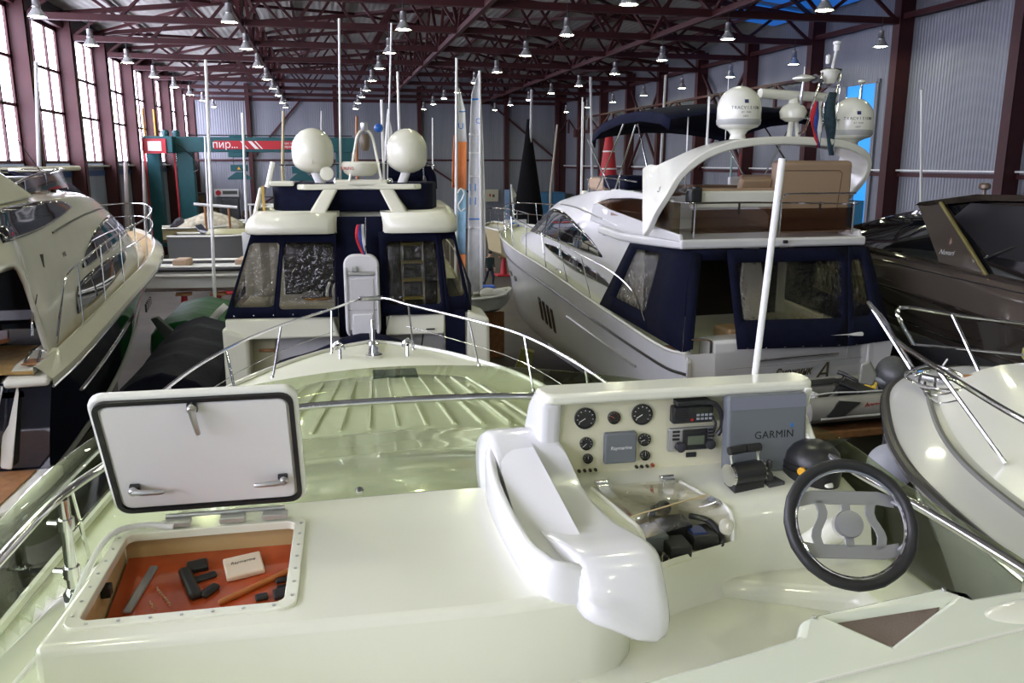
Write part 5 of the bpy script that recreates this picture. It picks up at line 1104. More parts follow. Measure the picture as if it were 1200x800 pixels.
B2 = Body([(-.6, [(1.70, 4.62), (1.71, 4.66), (1.71, 4.72), (1.68, 4.86), (1.57, 5.22), (1.4, 5.46), (0, 5.5)]), (.35, [(1.72, 4.6), (1.73, 4.65), (1.72, 4.72), (1.68, 4.86), (1.56, 5.22), (1.4, 5.47), (0, 5.52)]), (.8, [(1.82, 3.35), (1.79, 3.7), (1.70, 4.2), (1.64, 4.72), (1.52, 5.2), (1.36, 5.48), (0, 5.53)]), (1.3, [(1.8, 3.35), (1.76, 3.7), (1.68, 4.2), (1.6, 4.72), (1.5, 5.2), (1.34, 5.49), (0, 5.55)]), (2.5, [(1.71, 3.35), (1.69, 3.7), (1.63, 4.2), (1.56, 4.7), (1.47, 5.2), (1.32, 5.5), (0, 5.56)]), (4.5, [(1.66, 3.4), (1.64, 3.75), (1.58, 4.25), (1.5, 4.75), (1.38, 5.2), (1.2, 5.48), (0, 5.58)]), (6, [(1.6, 3.45), (1.58, 3.8), (1.53, 4.3), (1.44, 4.75), (1.3, 5.15), (1.1, 5.4), (0, 5.52)]), (7.3, [(1.54, 3.5), (1.52, 3.8), (1.46, 4.3), (1.35, 4.7), (1.18, 5.02), (.95, 5.2), (0, 5.3)]), (8.6, [(1.45, 3.55), (1.42, 3.85), (1.34, 4.2), (1.22, 4.5), (1.05, 4.75), (.8, 4.86), (0, 4.95)]), (9.8, [(1.34, 3.6), (1.3, 3.8), (1.2, 4.0), (1.06, 4.2), (.9, 4.35), (.7, 4.42), (0, 4.46)]), (10.8, [(1.2, 3.65), (1.15, 3.78), (1.05, 3.9), (.92, 3.98), (.78, 4.04), (.6, 4.07), (0, 4.08)]), (12.8, [(.75, 3.75), (.72, 3.82), (.64, 3.87), (.55, 3.9), (.4, 3.92), (.25, 3.93), (0, 3.93)])], 5, 3)
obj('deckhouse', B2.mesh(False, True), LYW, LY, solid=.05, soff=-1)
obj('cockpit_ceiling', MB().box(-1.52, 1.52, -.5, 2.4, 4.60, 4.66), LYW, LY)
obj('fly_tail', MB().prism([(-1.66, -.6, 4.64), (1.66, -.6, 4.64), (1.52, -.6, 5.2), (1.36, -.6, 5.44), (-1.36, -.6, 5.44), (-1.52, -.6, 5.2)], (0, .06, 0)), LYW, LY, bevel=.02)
for s in (1, -1):
    w = obj('side_window', B2.patch(s, [(3.6, 4.25), (4.5, 4.26), (6.0, 4.34), (7.4, 4.42), (8.5, 4.42), (9.4, 4.2)], [(3.6, 4.3), (4.4, 4.6), (5.4, 4.82), (7.0, 4.93), (8.0, 4.74), (8.8, 4.5), (9.4, 4.24)]), WINDK, LY, solid=.01)
    m = MB()
    for y in (4.7, 6.0, 7.2, 8.1): m.bar((s*(B2.half(y, 4.3)+.022), y, 4.3), (s*(B2.half(y+.05, 4.8)+.022), y+.1, 4.75), .025, .01)
    obj('window_bars', m, BRUSH, w)
    obj('hull_window', B2.patch(s, [(2.7, 3.62), (3.9, 3.64), (5.8, 3.80), (7.0, 3.98), (7.25, 4.1)], [(2.7, 3.7), (3.2, 4.06), (5.3, 4.2), (6.9, 4.2), (7.25, 4.14)]), WINDK, LY, solid=.01)
    obj('fly_side_window', B2.patch(s, [(.1, 5.0), (1.4, 5.0), (2.6, 5.08), (3.4, 5.16), (4.1, 5.25)], [(.1, 5.40), (1.5, 5.43), (2.6, 5.42), (3.5, 5.38), (4.1, 5.26)]), WINDK, LY, solid=.008)
    obj('roof_seam', MB().tube([V((s*(B2.half(y, z)+.01), y, z)) for y, z in ((2.5, 4.94), (3.6, 5.02), (4.8, 5.08), (6, 5.1), (7.1, 5.08))], .016, 6), BLACKP, LY)
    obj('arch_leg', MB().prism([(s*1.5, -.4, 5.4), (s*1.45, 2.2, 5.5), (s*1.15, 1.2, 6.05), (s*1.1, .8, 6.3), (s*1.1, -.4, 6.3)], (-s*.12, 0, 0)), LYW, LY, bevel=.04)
    obj('fly_screen', MB().prism([(s*1.28, 2.0, 5.55), (s*1.2, 4.8, 5.56), (s*1.0, 5.5, 5.5), (s*.98, 5.4, 5.72), (s*1.15, 4.7, 5.86), (s*1.25, 2.2, 5.72)], (-s*.015, 0, 0)), SMOKE, LY)
obj('fly_seats', MB().box(-1.0, 1.05, 2.2, 3.6, 5.5, 5.78), BLACKP, LY, bevel=.06)
obj('fly_dash', MB().box(-1.0, 1.0, 4.0, 5.0, 5.5, 5.76), mat('brown lining', (.13, .085, .06), .7), LY, bevel=.06)
railing('fly_rail', [(1.27, 2.0, 5.7), (1.22, 3.2, 5.82), (1.15, 4.6, 5.88), (.9, 5.4, 5.86), (0, 5.6, 5.86)], [((1.26, 2.4, 5.5), (1.26, 2.4, 5.74)), ((1.2, 3.6, 5.5), (1.2, 3.6, 5.84))], LY, .018)
text_on('model_lettering', 'V46', .11, (1.60, 2.72, 4.58), (0, 1, .02), (-.1, 0, 1), mat('grey print', (.15, .15, .16), .5), LY, depth=.003)
obj('whip_aerial', MB().cyl((1.0, 4.6, 5.56), (.62, 3.9, 6.6), .008, 6).box(.96, 1.04, 4.55, 4.65, 5.5, 5.6), BLACKP, LY)
tp = [(1.86, 1.0, 3.6), (1.85, 1.4, 4.0), (1.84, 1.9, 4.36), (1.80, 3.0, 4.46), (1.74, 4.6, 4.58), (1.66, 6.6, 4.66), (1.56, 8.6, 4.68), (1.33, 11, 4.72), (.98, 13, 4.76), (.5, 14.6, 4.8), (0, 15.3, 4.8), (-.5, 14.6, 4.8), (-.98, 13, 4.76), (-1.33, 11, 4.72), (-1.56, 8.6, 4.68)]
ft = [((1.86, 1.0, 3.5), (1.84, 1.7, 4.28))]+[((x, y-.12, z0), (x-.02, y, z1)) for x, y, z0, z1 in ((1.8, 2.7, 3.5, 4.43), (1.73, 4.4, 3.56, 4.57), (1.66, 6.2, 3.64, 4.65), (1.58, 8, 3.72, 4.67), (1.44, 9.8, 3.8, 4.7), (1.26, 11.4, 3.88, 4.73), (.98, 12.9, 3.95, 4.76), (.6, 14.2, 4.0, 4.79), (0, 15.2, 4.0, 4.8), (-.98, 12.9, 3.95, 4.76), (-1.3, 11.2, 3.88, 4.73))]
railing('deck_rail', tp, ft, LY, .018, mid=[(p[0]*.99, p[1], p[2]-.38) for p in tp[3:13]])

# ================================================================ dark bronze cruiser on the far side
BRZ = mat('dark bronze gelcoat', (.035, .028, .023), .1, coat=1., metal=.3)
BRZ2 = mat('light bronze gelcoat', (.105, .086, .072), .08, coat=1., metal=.3)
DY = thing('motor_cruiser', 'dark bronze hardtop cruiser with black windows beyond the white bow', 'boat', (12.62, 10.25, 0), 0)
st = [(-4, 2.0, 3.45, 1.8, 1.6, .8), (0, 2.05, 3.45, 1.8, 1.6, .75), (3, 2.02, 3.62, 1.75, 1.7, .75), (6, 1.95, 3.78, 1.5, 1.9, .8), (9, 1.45, 3.9, .8, 2.2, 1.1), (11, .6, 4.0, .25, 2.8, 2.0), (11.8, .03, 4.05, .01, 3.2, 3.1)]
hm, hr = hull_mesh(st, 5)
obj('hull', hm, BRZ, DY)
obj('keel', MB().box(-.15, .15, -3, 8, 0, .9), BRZ, DY)
for t, r in ((1, .03), (.74, .02)):
    for s in (-1, 1): obj('hull_line', MB().tube(side_line(hr, s, t, .01), r, 6), STEEL if t < 1 else BRZ, DY)
for s in (-1, 1): obj('dark_band', MB().grid([[a+V((s*.012, 0, 0)), b+V((s*.012, 0, 0))] for a, b in zip(side_line(hr, s, .68), side_line(hr, s, .42))]), BLACKP, DY, solid=.008)
TB = Body([(-4, [(1.98, 3.4), (1.92, 3.7), (1.8, 4.0), (1.7, 4.05), (0, 4.05)]), (0, [(2.0, 3.45), (1.95, 3.8), (1.85, 4.05), (1.74, 4.12), (0, 4.14)]), (3, [(1.97, 3.6), (1.92, 3.9), (1.83, 4.15), (1.72, 4.24), (0, 4.3)]), (6, [(1.9, 3.75), (1.84, 4.0), (1.72, 4.22), (1.6, 4.32), (0, 4.4)]), (8, [(1.62, 3.85), (1.55, 4.0), (1.42, 4.15), (1.3, 4.2), (0, 4.28)]), (10.8, [(.65, 3.95), (.6, 4.02), (.5, 4.06), (.4, 4.08), (0, 4.1)])], 4, 3)
obj('topsides', TB.mesh(), BRZ2, DY)
for s in (-1, 1):
    obj('crease_line', MB().tube([V((s*(TB.half(y, z)+.005), y, z)) for y, z in ((-3, 3.88), (0, 3.95), (3, 4.05), (5.5, 4.14))], .014, 5), BLACKP, DY)
    obj('hatch_line', MB().tube([V((s*(TB.half(y, z)+.004), y, z)) for y, z in ((4.6, 4.08), (4.2, 3.8), (3.4, 3.74))], .01, 5), BLACKP, DY)
CB = Body([(-2.5, [(1.72, 4.05), (1.64, 4.5), (1.5, 5.15), (1.35, 5.32), (0, 5.4)]), (1.2, [(1.74, 4.15), (1.66, 4.55), (1.5, 5.2), (1.35, 5.38), (0, 5.46)]), (3.0, [(1.72, 4.22), (1.62, 4.6), (1.48, 5.05), (1.34, 5.24), (0, 5.36)]), (4.4, [(1.68, 4.26), (1.58, 4.55), (1.42, 4.85), (1.25, 4.98), (0, 5.1)]), (6.0, [(1.58, 4.28), (1.5, 4.42), (1.36, 4.56), (1.15, 4.62), (0, 4.7)]), (7.6, [(1.35, 4.2), (1.3, 4.24), (1.2, 4.28), (1.0, 4.3), (0, 4.32)])], 4, 3)
obj('cabin_windows', CB.mesh(), WINDK, DY)
obj('hardtop', MB().grid([[(x, y, z) for y, z in ((-3.2, 5.32), (-2.4, 5.42), (0, 5.50), (2.0, 5.46), (3.4, 5.26), (3.5, 5.2), (3.2, 5.2), (1.8, 5.36), (0, 5.4), (-2.4, 5.3), (-3.2, 5.26))] for x in (-1.62, -1.5, -.8, 0, .8, 1.5, 1.62)], cv=True, capu=True), BRZ, DY, smooth=50)
for s in (-1, 1):
    a = obj('arch', MB().prism([(s*1.6, 3.5, 5.24), (s*1.62, 2.85, 5.27), (s*1.80, 1.35, 4.12), (s*1.84, 2.5, 4.22), (s*1.82, 2.55, 4.3)], (-s*.16, 0, 0)), BRZ2, DY, bevel=.03)
    obj('arch_edge', MB().tube([(s*1.64, 2.82, 5.28), (s*1.82, 1.3, 4.1), (s*1.88, .6, 3.7)], .035, 6), mat('bronze edge', (.20, .17, .06), .3, coat=.5), DY)
    obj('cockpit_curtain', MB().prism([(s*1.68, 2.4, 5.05), (s*1.68, 1.2, 4.2), (s*1.7, -2.4, 4.1), (s*1.55, -2.4, 5.3), (s*1.55, 2.2, 5.3)], (-s*.03, 0, 0)), mat('black curtain', (.008, .008, .01), .3), DY)
text_on('model_lettering', 'Nuvari', .13, (-1.80, 2.35, 4.42), (0, -1, .02), (.1, 0, 1), mat('silver print', (.5, .5, .5), .4), DY, shear=.4, depth=.003)
obj('roof_light', MB().cyl((-1.2, 2.3, 5.4), (-1.2, 2.3, 5.55), .03, 8).lathe([(.05, 0), (.1, .03), (.1, .09), (.06, .12)], (-1.2, 2.3, 5.52), n=14), mat('bronze light', (.2, .15, .12), .3, .5), DY)
obj('wiper', MB().cyl((-1.72, 1.55, 4.4), (-1.6, .2, 5.0), .02, 6), BLACKP, DY)
obj('headrest', MB().ball((-1.2, 1.0, 4.62), .2, 14, 10, (1, .7, 1.2)), mat('grey seat', (.3, .3, .32), .5), DY)

# ================================================================ white bow close on the starboard side
NB = thing('motorboat', 'white motorboat bow with split steel pulpit and dark rub rail beside the steering wheel', 'boat', (4.6, .03, 0), 8)
SD = lambda y: 4.2
st = [(-.55, 1.9, 4.14, 1.6, 2.0, 1.0), (1.5, 1.95, 4.17, 1.55, 2.1, 1.0), (2.58, 1.93, 4.19, 1.4, 2.2, 1.05), (3.38, 1.85, 4.2, 1.18, 2.35, 1.15), (4.0, 1.70, 4.21, .98, 2.5, 1.3), (4.66, 1.42, 4.22, .7, 2.7, 1.6), (5.41, 1.0, 4.23, .38, 3.0, 2.1), (5.85, .52, 4.24, .15, 3.3, 2.7), (6.0, .05, 4.24, .01, 3.5, 3.2)]
hm, hr = hull_mesh(st, 5)
obj('hull', hm, GELW, NB)
obj('keel', MB().box(-.12, .12, 0, 4, 0, 1.3), GELW, NB)
obj('deck', MB().grid(deck_rows(hr, .03, .0, .002)), GELW, NB)
obj('foredeck_top', MB().grid([[p+V((0, 0, 0)) for p in r] for r in [q for q in deck_rows(hr, .22, .36, .0) if q[0].y < 5.35]]), GEL, NB, smooth=60)
for s in (1, -1):
    obj('rub_rail', MB().tube([p+V((0, 0, -.02)) for p in side_line(hr, s, 1, .01)], .035, 8), RUB, NB)
    obj('rub_strip', MB().tube([p+V((0, 0, -.03)) for p in side_line(hr, s, 1, .042)], .012, 6), STEEL, NB)
    obj('toe_seam', MB().tube([q[0 if s < 0 else -1]+V((0, 0, .012)) for q in deck_rows(hr, .03, .33, .0) if q[0].y < 5.3], .022, 6), mat('grey seam', (.16, .16, .15), .5), NB)
    wl = side_line(hr, s, .72, .012); c = min(wl, key=lambda p: abs(p.y-4.6))
    i = wl.index(c); d = (wl[i+1]-wl[i-1]).normalized(); n = V((s, .3, -.55)); n = (n-d*n.dot(d)).normalized(); u = n.cross(d)
    M = Mx(((d.x, u.x, n.x, c.x), (d.y, u.y, n.y, c.y), (d.z, u.z, n.z, c.z), (0, 0, 0, 1)))
    po = obj('porthole', MB().prism([M @ V((.28*a, .1*b, 0)) for a, b in circ(1, 24)], n*.015), WINDK, NB)
    obj('porthole_rim', MB().tube([M @ V((.28*a, .1*b, .012)) for a, b in circ(1, 28)], .018, 8, closed=True), STEEL, po)
prt = [(-.86, 6.12, 4.80), (-1.08, 5.45, 4.77), (-1.32, 4.85, 4.75), (-1.45, 4.25, 4.74), (-1.58, 3.6, 4.74), (-1.66, 3.0, 4.73), (-1.72, 2, 4.72), (-1.74, .5, 4.7)]
railing('pulpit_rail', prt, [((-.66, 5.6, 4.24), (-.88, 6.06, 4.79)), ((-.6, 5.68, 4.24), (-.98, 5.7, 4.78)), ((-1.26, 3.66, 4.26), (-1.5, 4.05, 4.74)), ((-1.5, 1.6, 4.24), (-1.7, 2.2, 4.72))], NB, .018)
srt = [(-.36, 6.2, 4.40), (-.46, 6.3, 4.62), (-.42, 6.4, 4.68), (-.3, 6.44, 4.69), (.0, 6.2, 4.66), (.45, 5.9, 4.63), (1.25, 4.95, 4.62), (1.6, 3.8, 4.62), (1.72, 2.4, 4.62), (1.75, .5, 4.6)]
railing('pulpit_rail', srt, [((-.06, 5.66, 4.24), (-.02, 6.2, 4.66)), ((1.2, 4.6, 4.24), (1.3, 4.85, 4.62)), ((1.65, 2.8, 4.24), (1.7, 3.0, 4.62))], NB, .018, mid=[(-.36, 6.2, 4.40), (.1, 5.9, 4.40), (.5, 5.6, 4.40), (1.25, 4.75, 4.42), (1.6, 3.7, 4.42), (1.72, 2.4, 4.42)])
obj('anchor_hoop', MB().tube(spl([(-.80, 5.55, 4.3), (-.5, 5.72, 4.33), (-.42, 5.5, 4.33), (-.52, 5.15, 4.32), (-.72, 5.02, 4.31), (-.86, 5.2, 4.3)], 5, True), .014, 8, closed=True), STEEL, NB)
for a in ((-.7, 5.5), (-.62, 5.42), (-.78, 5.3), (-.58, 5.1)): obj('hoop_leg', MB().tube(spl([(a[0], a[1], 4.3), (a[0]-.1, a[1]-.18, 4.26), (a[0]-.12, a[1]-.4, 4.25), (a[0]-.02, a[1]-.5, 4.3)], 4), .011, 6), STEEL, NB)
obj('anchor', MB().tube([(-.66, 5.62, 4.27), (-.45, 5.2, 4.28)], .03, 8).prism([(-.72, 5.55, 4.26), (-.6, 5.7, 4.26), (-.5, 5.6, 4.3)], (0, 0, .03)), STEEL, NB, bevel=.005)
obj('windlass', MB().lathe([(.1, 0), (.1, .05), (.06, .08), (.07, .13), (.03, .15)], (-.15, 5.3, 4.27), n=18).box(-.32, -.2, 5.3, 5.42, 4.26, 4.34), STEEL, NB, bevel=.008)
obj('anchor_chain', MB().tube(spl([(-.48, 5.3, 4.31), (-.35, 5.32, 4.33), (-.2, 5.32, 4.36)], 4), .025, 6), BLACKP, NB)
obj('pulpit_cross_bar', MB().tube([(-.5, 5.25, 4.36), (-.3, 5.2, 4.37)], .012, 6), TEAK, NB)
obj('foredeck_rail', MB().tube(spl([(-.85, 3.7, 4.40), (-.8, 3.85, 4.47), (-.7, 3.8, 4.48), (-.75, 2.6, 4.47), (-.8, 1.8, 4.46)], 5), .016, 8), STEEL, NB)
# ================================================================ things deeper in the hall
import mathutils
_fw = V((math.sin(HEAD)*math.cos(PIT), math.cos(HEAD)*math.cos(PIT), -math.sin(PIT))); _rt = V((math.cos(HEAD), -math.sin(HEAD), 0)); _up = _rt.cross(_fw)
def at(px, py, y):
    """the place in the hall, at depth y, that was measured at this spot of the photograph"""
    d = _fw*F+_rt*(px-600)+_up*(400-py); return V((0, 0, 6.0))+d*(y/d.y)
TEAL = mat('teal painted steel', (.012, .085, .10), .45, var=.15)
REDP = mat('red painted panel', (.42, .02, .03), .5)
# ---- travelling boat crane
CR = thing('boat_hoist', 'teal travelling boat hoist with red sign on its cross beam', 'crane', (0, 54.5, 0), 0)
for x, w in ((-8.15, .95), (-9.95, .75), (1.3, .95), (.2, .0)):
    if w: obj('leg', MB().box(x-w/2, x+w/2, -.4, .4, .9, 6.75), TEAL, CR, bevel=.03)
for x in (-8.15, 1.3): obj('wheel', MB().lathe([(.05, -.3), (.45, -.3), (.5, -.2), (.5, .2), (.45, .3), (.05, .3)], (x, 0, .5), (1, 0, 0), 20), BLACK, CR)
for x in (-8.72, -10.38): obj('red_edge', MB().box(x-.05, x+.05, -.46, -.4, 1.0, 6.6), REDP, CR)
bmx = obj('cross_beam', MB().box(-9.9, 2.0, -.5, .5, 6.6, 7.5), TEAL, CR, bevel=.03)
obj('side_girder', MB().box(-10.2, -8.6, -1.6, 1.0, 6.55, 7.5), TEAL, CR, bevel=.03)
e_ = obj('end_panel', MB().box(-10.25, -8.95, -1.7, -1.6, 6.5, 7.35), REDP, CR)
obj('end_panel_square', MB().box(-9.95, -9.2, -1.72, -1.7, 6.65, 7.2), WHITEP, e_)
sp_ = obj('sign_panel', MB().box(-6.4, -.2, -.56, -.5, 6.78, 7.28), REDP, CR)
text_on('sign_lettering', 'пир...', .62, (-5.75, -.565, 7.04), (1, 0, 0), (0, 0, 1), WHITEP, sp_, depth=.01)
text_on('sign_lettering', 'пирс яхт\nсервис', .2, (-2.0, -.565, 7.04), (1, 0, 0), (0, 0, 1), WHITEP, sp_, depth=.01)
for x, w in ((-4.45, .06), (-4.0, .22), (-3.62, .08)): obj('sign_stripe', MB().prism([(x, -.57, 6.8), (x+w, -.57, 6.8), (x+w-.4, -.57, 7.26), (x-.4, -.57, 7.26)], (0, .01, 0)), WHITEP, sp_)
tr_ = obj('trolley', MB().box(-5.6, -4.5, -.7, .7, 6.3, 6.6).box(-5.5, -4.6, -.4, .4, 7.5, 7.62), TEAL, CR, bevel=.03)
obj('hoist_rope', MB().cyl((-5.35, -.3, 5.8), (-5.35, -.3, 6.35), .02, 6), BLACKP, tr_); obj('hoist_rope', MB().cyl((-4.75, -.3, 5.8), (-4.75, -.3, 6.35), .02, 6), BLACKP, tr_)
obj('hook_block', MB().box(-5.55, -4.55, -.4, .3, 5.45, 5.85).prism([(-5.75, -.4, 4.95), (-4.35, -.4, 4.95), (-4.35, -.4, 5.05), (-4.85, -.4, 5.4), (-5.25, -.4, 5.4), (-5.75, -.4, 5.05)], (0, .6, 0)), TEAL, tr_, bevel=.02)
obj('hook_block', MB().box(-1.9, -.7, -.4, .3, 5.3, 5.75).prism([(-2.05, -.4, 4.85), (-.55, -.4, 4.85), (-.55, -.4, 4.95), (-1.0, -.4, 5.3), (-1.6, -.4, 5.3), (-2.05, -.4, 4.95)], (0, .6, 0)).box(-1.7, -.9, -.5, .5, 5.75, 6.6), TEAL, CR, bevel=.02)
obj('yellow_badge', MB().prism([(-5.15, -.41, 5.56), (-4.95, -.41, 5.56), (-5.05, -.41, 5.74)], (0, -.01, 0)), mat('yellow plastic', (.75, .38, .02), .4), tr_)
for x in (-9.0, -8.4): obj('motor', MB().lathe([(.2, 0), (.22, .3), (.15, .4)], (x-.2, 0, 7.5), n=12), TEAL, CR)
obj('cable_loop', MB().tube(spl([(-9.2, -.6, 7.5), (-8.3, -.62, 6.9), (-7.6, -.62, 6.2), (-7.4, -.6, 5.6), (-7.7, -.55, 5.4)], 5), .04, 6), BLACKP, CR)
obj('top_pipe', MB().cyl((-8, .2, 7.62), (1.9, .2, 7.62), .04, 6), BLACKP, CR)
for x in (-10.9+.75, -9.75): tag(obj('marker_pole', MB().cyl((x, 53.4 if x < -10 else 54.5, 7.51 if x < -10 else 7.52), (x, 53.4 if x < -10 else 54.5, 9.1), .06, 8), mat('orange paint', (.6, .28, .03), .5)), 'orange marker pole standing on the side girder of the teal boat hoist' if x < -10 else 'orange marker pole on the hoist beam beside its motor', 'pole')
# ---- sails and masts
def mast(name, label, top, bot, r, m=WHITEP, cat='mast', group=None, kids=None):
    a, b = V(bot), V(top)
    t = thing(name, label, cat, (a.x, a.y, 0), 0, group)
    k = V((a.x, a.y, 0))
    obj('spar', MB().tube([V((a.x, a.y, .0))-k if a.z > .05 else a-k, a-k, b-k], [r, r, r*.8], 8), m, t)
    return t, k
SC1, SC2, SC3 = mat('sail white', (.74, .74, .74), .8, var=.1, vscale=2), mat('sail orange', (.75, .25, .09), .8, var=.1), mat('sail sky blue', (.36, .60, .80), .8, var=.3, vscale=2)
MESH = mat('sail grey mesh', (.58, .59, .61), .7, var=.15, vscale=3)
def sail_strip(name, m, t, k, pts, th=.02):
    """pts = [(left px, right px, y px)]"""
    rows = []
    for xl, xr, y in pts:
        a, b = at(xl, y, k.y), at(xr, y, k.y)
        rows.append([a.lerp(b, u)-k+V((0, .12*math.sin(PI*u)+.02, 0)) for u in (0, .25, .5, .75, 1)])
    return obj(name, MB().grid(rows), m, t, solid=th, smooth=180)
t, k = mast('beach_sail', 'furled orange white and blue sail on a bare mast beyond the cream yacht', at(535, 68, 30), at(534, 335, 30), .055, WHITEP, 'sail')
sail_strip('sail_panel', SC1, t, k, [(537, 538, 103), (537.5, 545, 128), (537.5, 546, 150), (537, 547, 166)])
sail_strip('sail_panel', SC2, t, k, [(537, 547, 166), (536.5, 547, 190), (536, 546.5, 222)])
sail_strip('sail_panel', SC3, t, k, [(536, 546.5, 222), (535.5, 546, 260), (535, 545.5, 298)])
sail_strip('sail_panel', SC2, t, k, [(535, 545.5, 298), (537, 545, 312), (541, 545, 325)])
sail_strip('sail_panel', SC2, t, k, [(532, 534, 158), (530.5, 534, 190), (530, 533.5, 220)])
obj('wave_print', MB().tube(spl([at(x, y, 29.93)-k for x, y in ((536, 226), (540, 221), (544, 226), (541, 234), (537, 240), (540, 247), (545, 244))], 4), .03, 6), SC1, t)
text_on('sail_number', 'U', .3, at(540, 148, 29.85)-k, (1, 0, 0), (0, 0, 1), mat('blue print', (.03, .2, .6), .5), t, depth=.004)
sail_strip('sail_batten', mat('blue print', (.03, .2, .6), .5), t, k, [(538, 545.5, 130), (538, 545.5, 131.2)], .06)
t, k = mast('beach_sail', 'tall pale mesh sail with blue numerals beside the orange sail', at(562, 83, 28), at(564, 330, 28), .05, WHITEP, 'sail')
sail_strip('sail_panel', MESH, t, k, [(560.5, 561.5, 86), (553, 562, 110), (551, 562, 150), (550, 562, 200), (549, 562.5, 250), (548.5, 563, 300), (549, 564, 345), (556, 563, 362)])
sail_strip('sail_panel', SC1, t, k, [(563.5, 564, 118), (563.5, 566, 160), (564, 568, 220), (564.5, 569, 290), (565, 567, 330)])
for s_, y in (('11', 220), ('11', 236)): text_on('sail_number', s_, .36, at(554, y, 27.85)-k, (1, 0, 0), (0, 0, 1), mat('blue print', (.03, .2, .6), .5), t, depth=.004)
text_on('sail_number', 'C', .25, at(560, 142, 27.85)-k, (1, 0, 0), (0, 0, 1), mat('blue print', (.03, .2, .6), .5), t, depth=.004)
for y, w in ((156, 2.5), (178, 2), (205, 3), (265, 3)): sail_strip('sail_band', SC1, t, k, [(550.5, 562, y), (550.5, 562, y+w)], .05)
sail_strip('sail_band', mat('blue print', (.03, .2, .6), .5), t, k, [(553, 561, 115), (553, 561, 117)], .06); sail_strip('sail_band', mat('blue print', (.03, .2, .6), .5), t, k, [(549.5, 562.5, 256), (549.5, 562.5, 257.5)], .06)
t, k = mast('shrouded_sail', 'black triangular sail shroud around a grey mast by the end wall', at(623, 105, 45), at(620, 250, 45), .09, mat('grey spar', (.35, .35, .36), .4), 'sail')
c = at(621, 250, 45); obj('shroud', MB().lathe([(.95, 2.2), (.8, 3.4), (.5, 5.4), (.25, 7.0), (.1, 8.3)], (0, .15, 0), n=14), mat('matt black cloth', (.006, .006, .007), .95, spec=.1), t)
t, k = mast('shrouded_sail', 'red sail cover with white bands standing against the long wall', at(714, 150, 45), at(712, 210, 45), .06, WHITEP, 'sail')
obj('shroud', MB().lathe([(.58, 4.6), (.48, 5.4), (.33, 6.6), (.2, 7.5), (.05, 7.7)], (0, -.1, 0), n=14), REDP, t)
for z, r in ((6.55, .34), (5.6, .47), (7.5, .2)): obj('band', MB().lathe([(r, z), (r+.02, z+.03), (r, z+.08)], (0, -.1, 0), n=14), WHITEP, t)
t, k = mast('shrouded_sail', 'small white sail wrapped on a mast behind the right plain dome', at(455, 128, 38), at(450, 212, 38), .05, WHITEP, 'sail')
sail_strip('sail_panel', SC1, t, k, [(453.5, 455, 133), (452, 460, 155), (450, 458, 172), (447, 456, 200)])
MSTS = [((241, 70), (253, 385), 27.3, .055, WHITEP, 'slim white mast rising between the navy hulled yacht and the cream yacht'), ((466, 84), (468, 158), 40, .07, WHITEP, 'pale mast standing behind the right plain dome'),
        ((42, 72), (46, 196), 34, .08, mat('grey spar', (.35, .35, .36), .4), 'grey mast in front of the second hall window'), ((147, 190), (150, 272), 45, .12, mat('wrapped mast grey', (.38, .33, .31), .8), 'wrapped greyish mast below the windows behind the bow rail'),
        ((168, 190), (171, 276), 45, .09, mat('wrapped mast grey', (.38, .33, .31), .8), 'wrapped mast next to the first leg of the teal hoist'), ((240, 160), (245, 272), 43, .05, WHITEP, 'thin white mast in front of the hoist beam left of the slim mast'),
        ((284, 132), (289, 262), 46, .07, WHITEP, 'white mast beside the hook block of the hoist'), ((332, 130), (331, 200), 50, .09, mat('wood spar', (.45, .38, .22), .5), 'tapered pale mast above the hoist beam left of the first dome'),
        ((377, 130), (377, 170), 52, .08, mat('grey spar', (.35, .35, .36), .4), 'grey mast just behind the left plain dome'), ((507, 138), (507, 215), 48, .05, WHITEP, 'thin mast right of the second plain dome'), ((418, 136), (418, 185), 50, .1, mat('wood spar brown', (.35, .14, .05), .5), 'brown timber mast behind the light frame'),
        ((692, 90), (694, 206), 36, .07, mat('grey spar', (.35, .35, .36), .4), 'grey mast behind the front edge of the bimini'), ((780, 88), (774, 200), 30, .06, mat('grey spar', (.35, .35, .36), .4), 'grey mast rising behind the navy bimini'), ((653, 146), (645, 224), 60, .09, mat('weathered spar', (.42, .38, .32), .7), 'leaning weathered spar against the end wall'),
        ((1080, 105), (1079, 243), 20, .035, WHITEP, 'thin white pole standing beyond the bronze cruiser'), ((858, 180), (856, 208), 40, .06, mat('pale green spar', (.3, .42, .38), .5), 'pale green spar seen through the radar arch'), ((868, 180), (866, 208), 40, .06, mat('red spar', (.3, .04, .05), .5), 'dark red spar seen through the radar arch')]
for a, b, y, r, m_, lab in MSTS: mast('mast', lab, at(*a, y), at(*b, y), r, m_)
p_, q_ = at(227, 239, 42), at(278, 243, 42); o = thing('stowed_spar', '', '', (p_.x, p_.y, 0)); obj('spar', MB().cyl((0, 0, p_.z), q_-V((p_.x, p_.y, 0)), .07, 8), WHITEP, o)
for u in (.25, .8): c_ = p_.lerp(q_, u); obj('trestle', MB().cyl((c_.x-p_.x, c_.y-p_.y, 0), (c_.x-p_.x, c_.y-p_.y, c_.z-.05), .06, 8), TEAK, o)
tag(o, 'white horizontal spar on racks behind the slim white mast', 'spar')
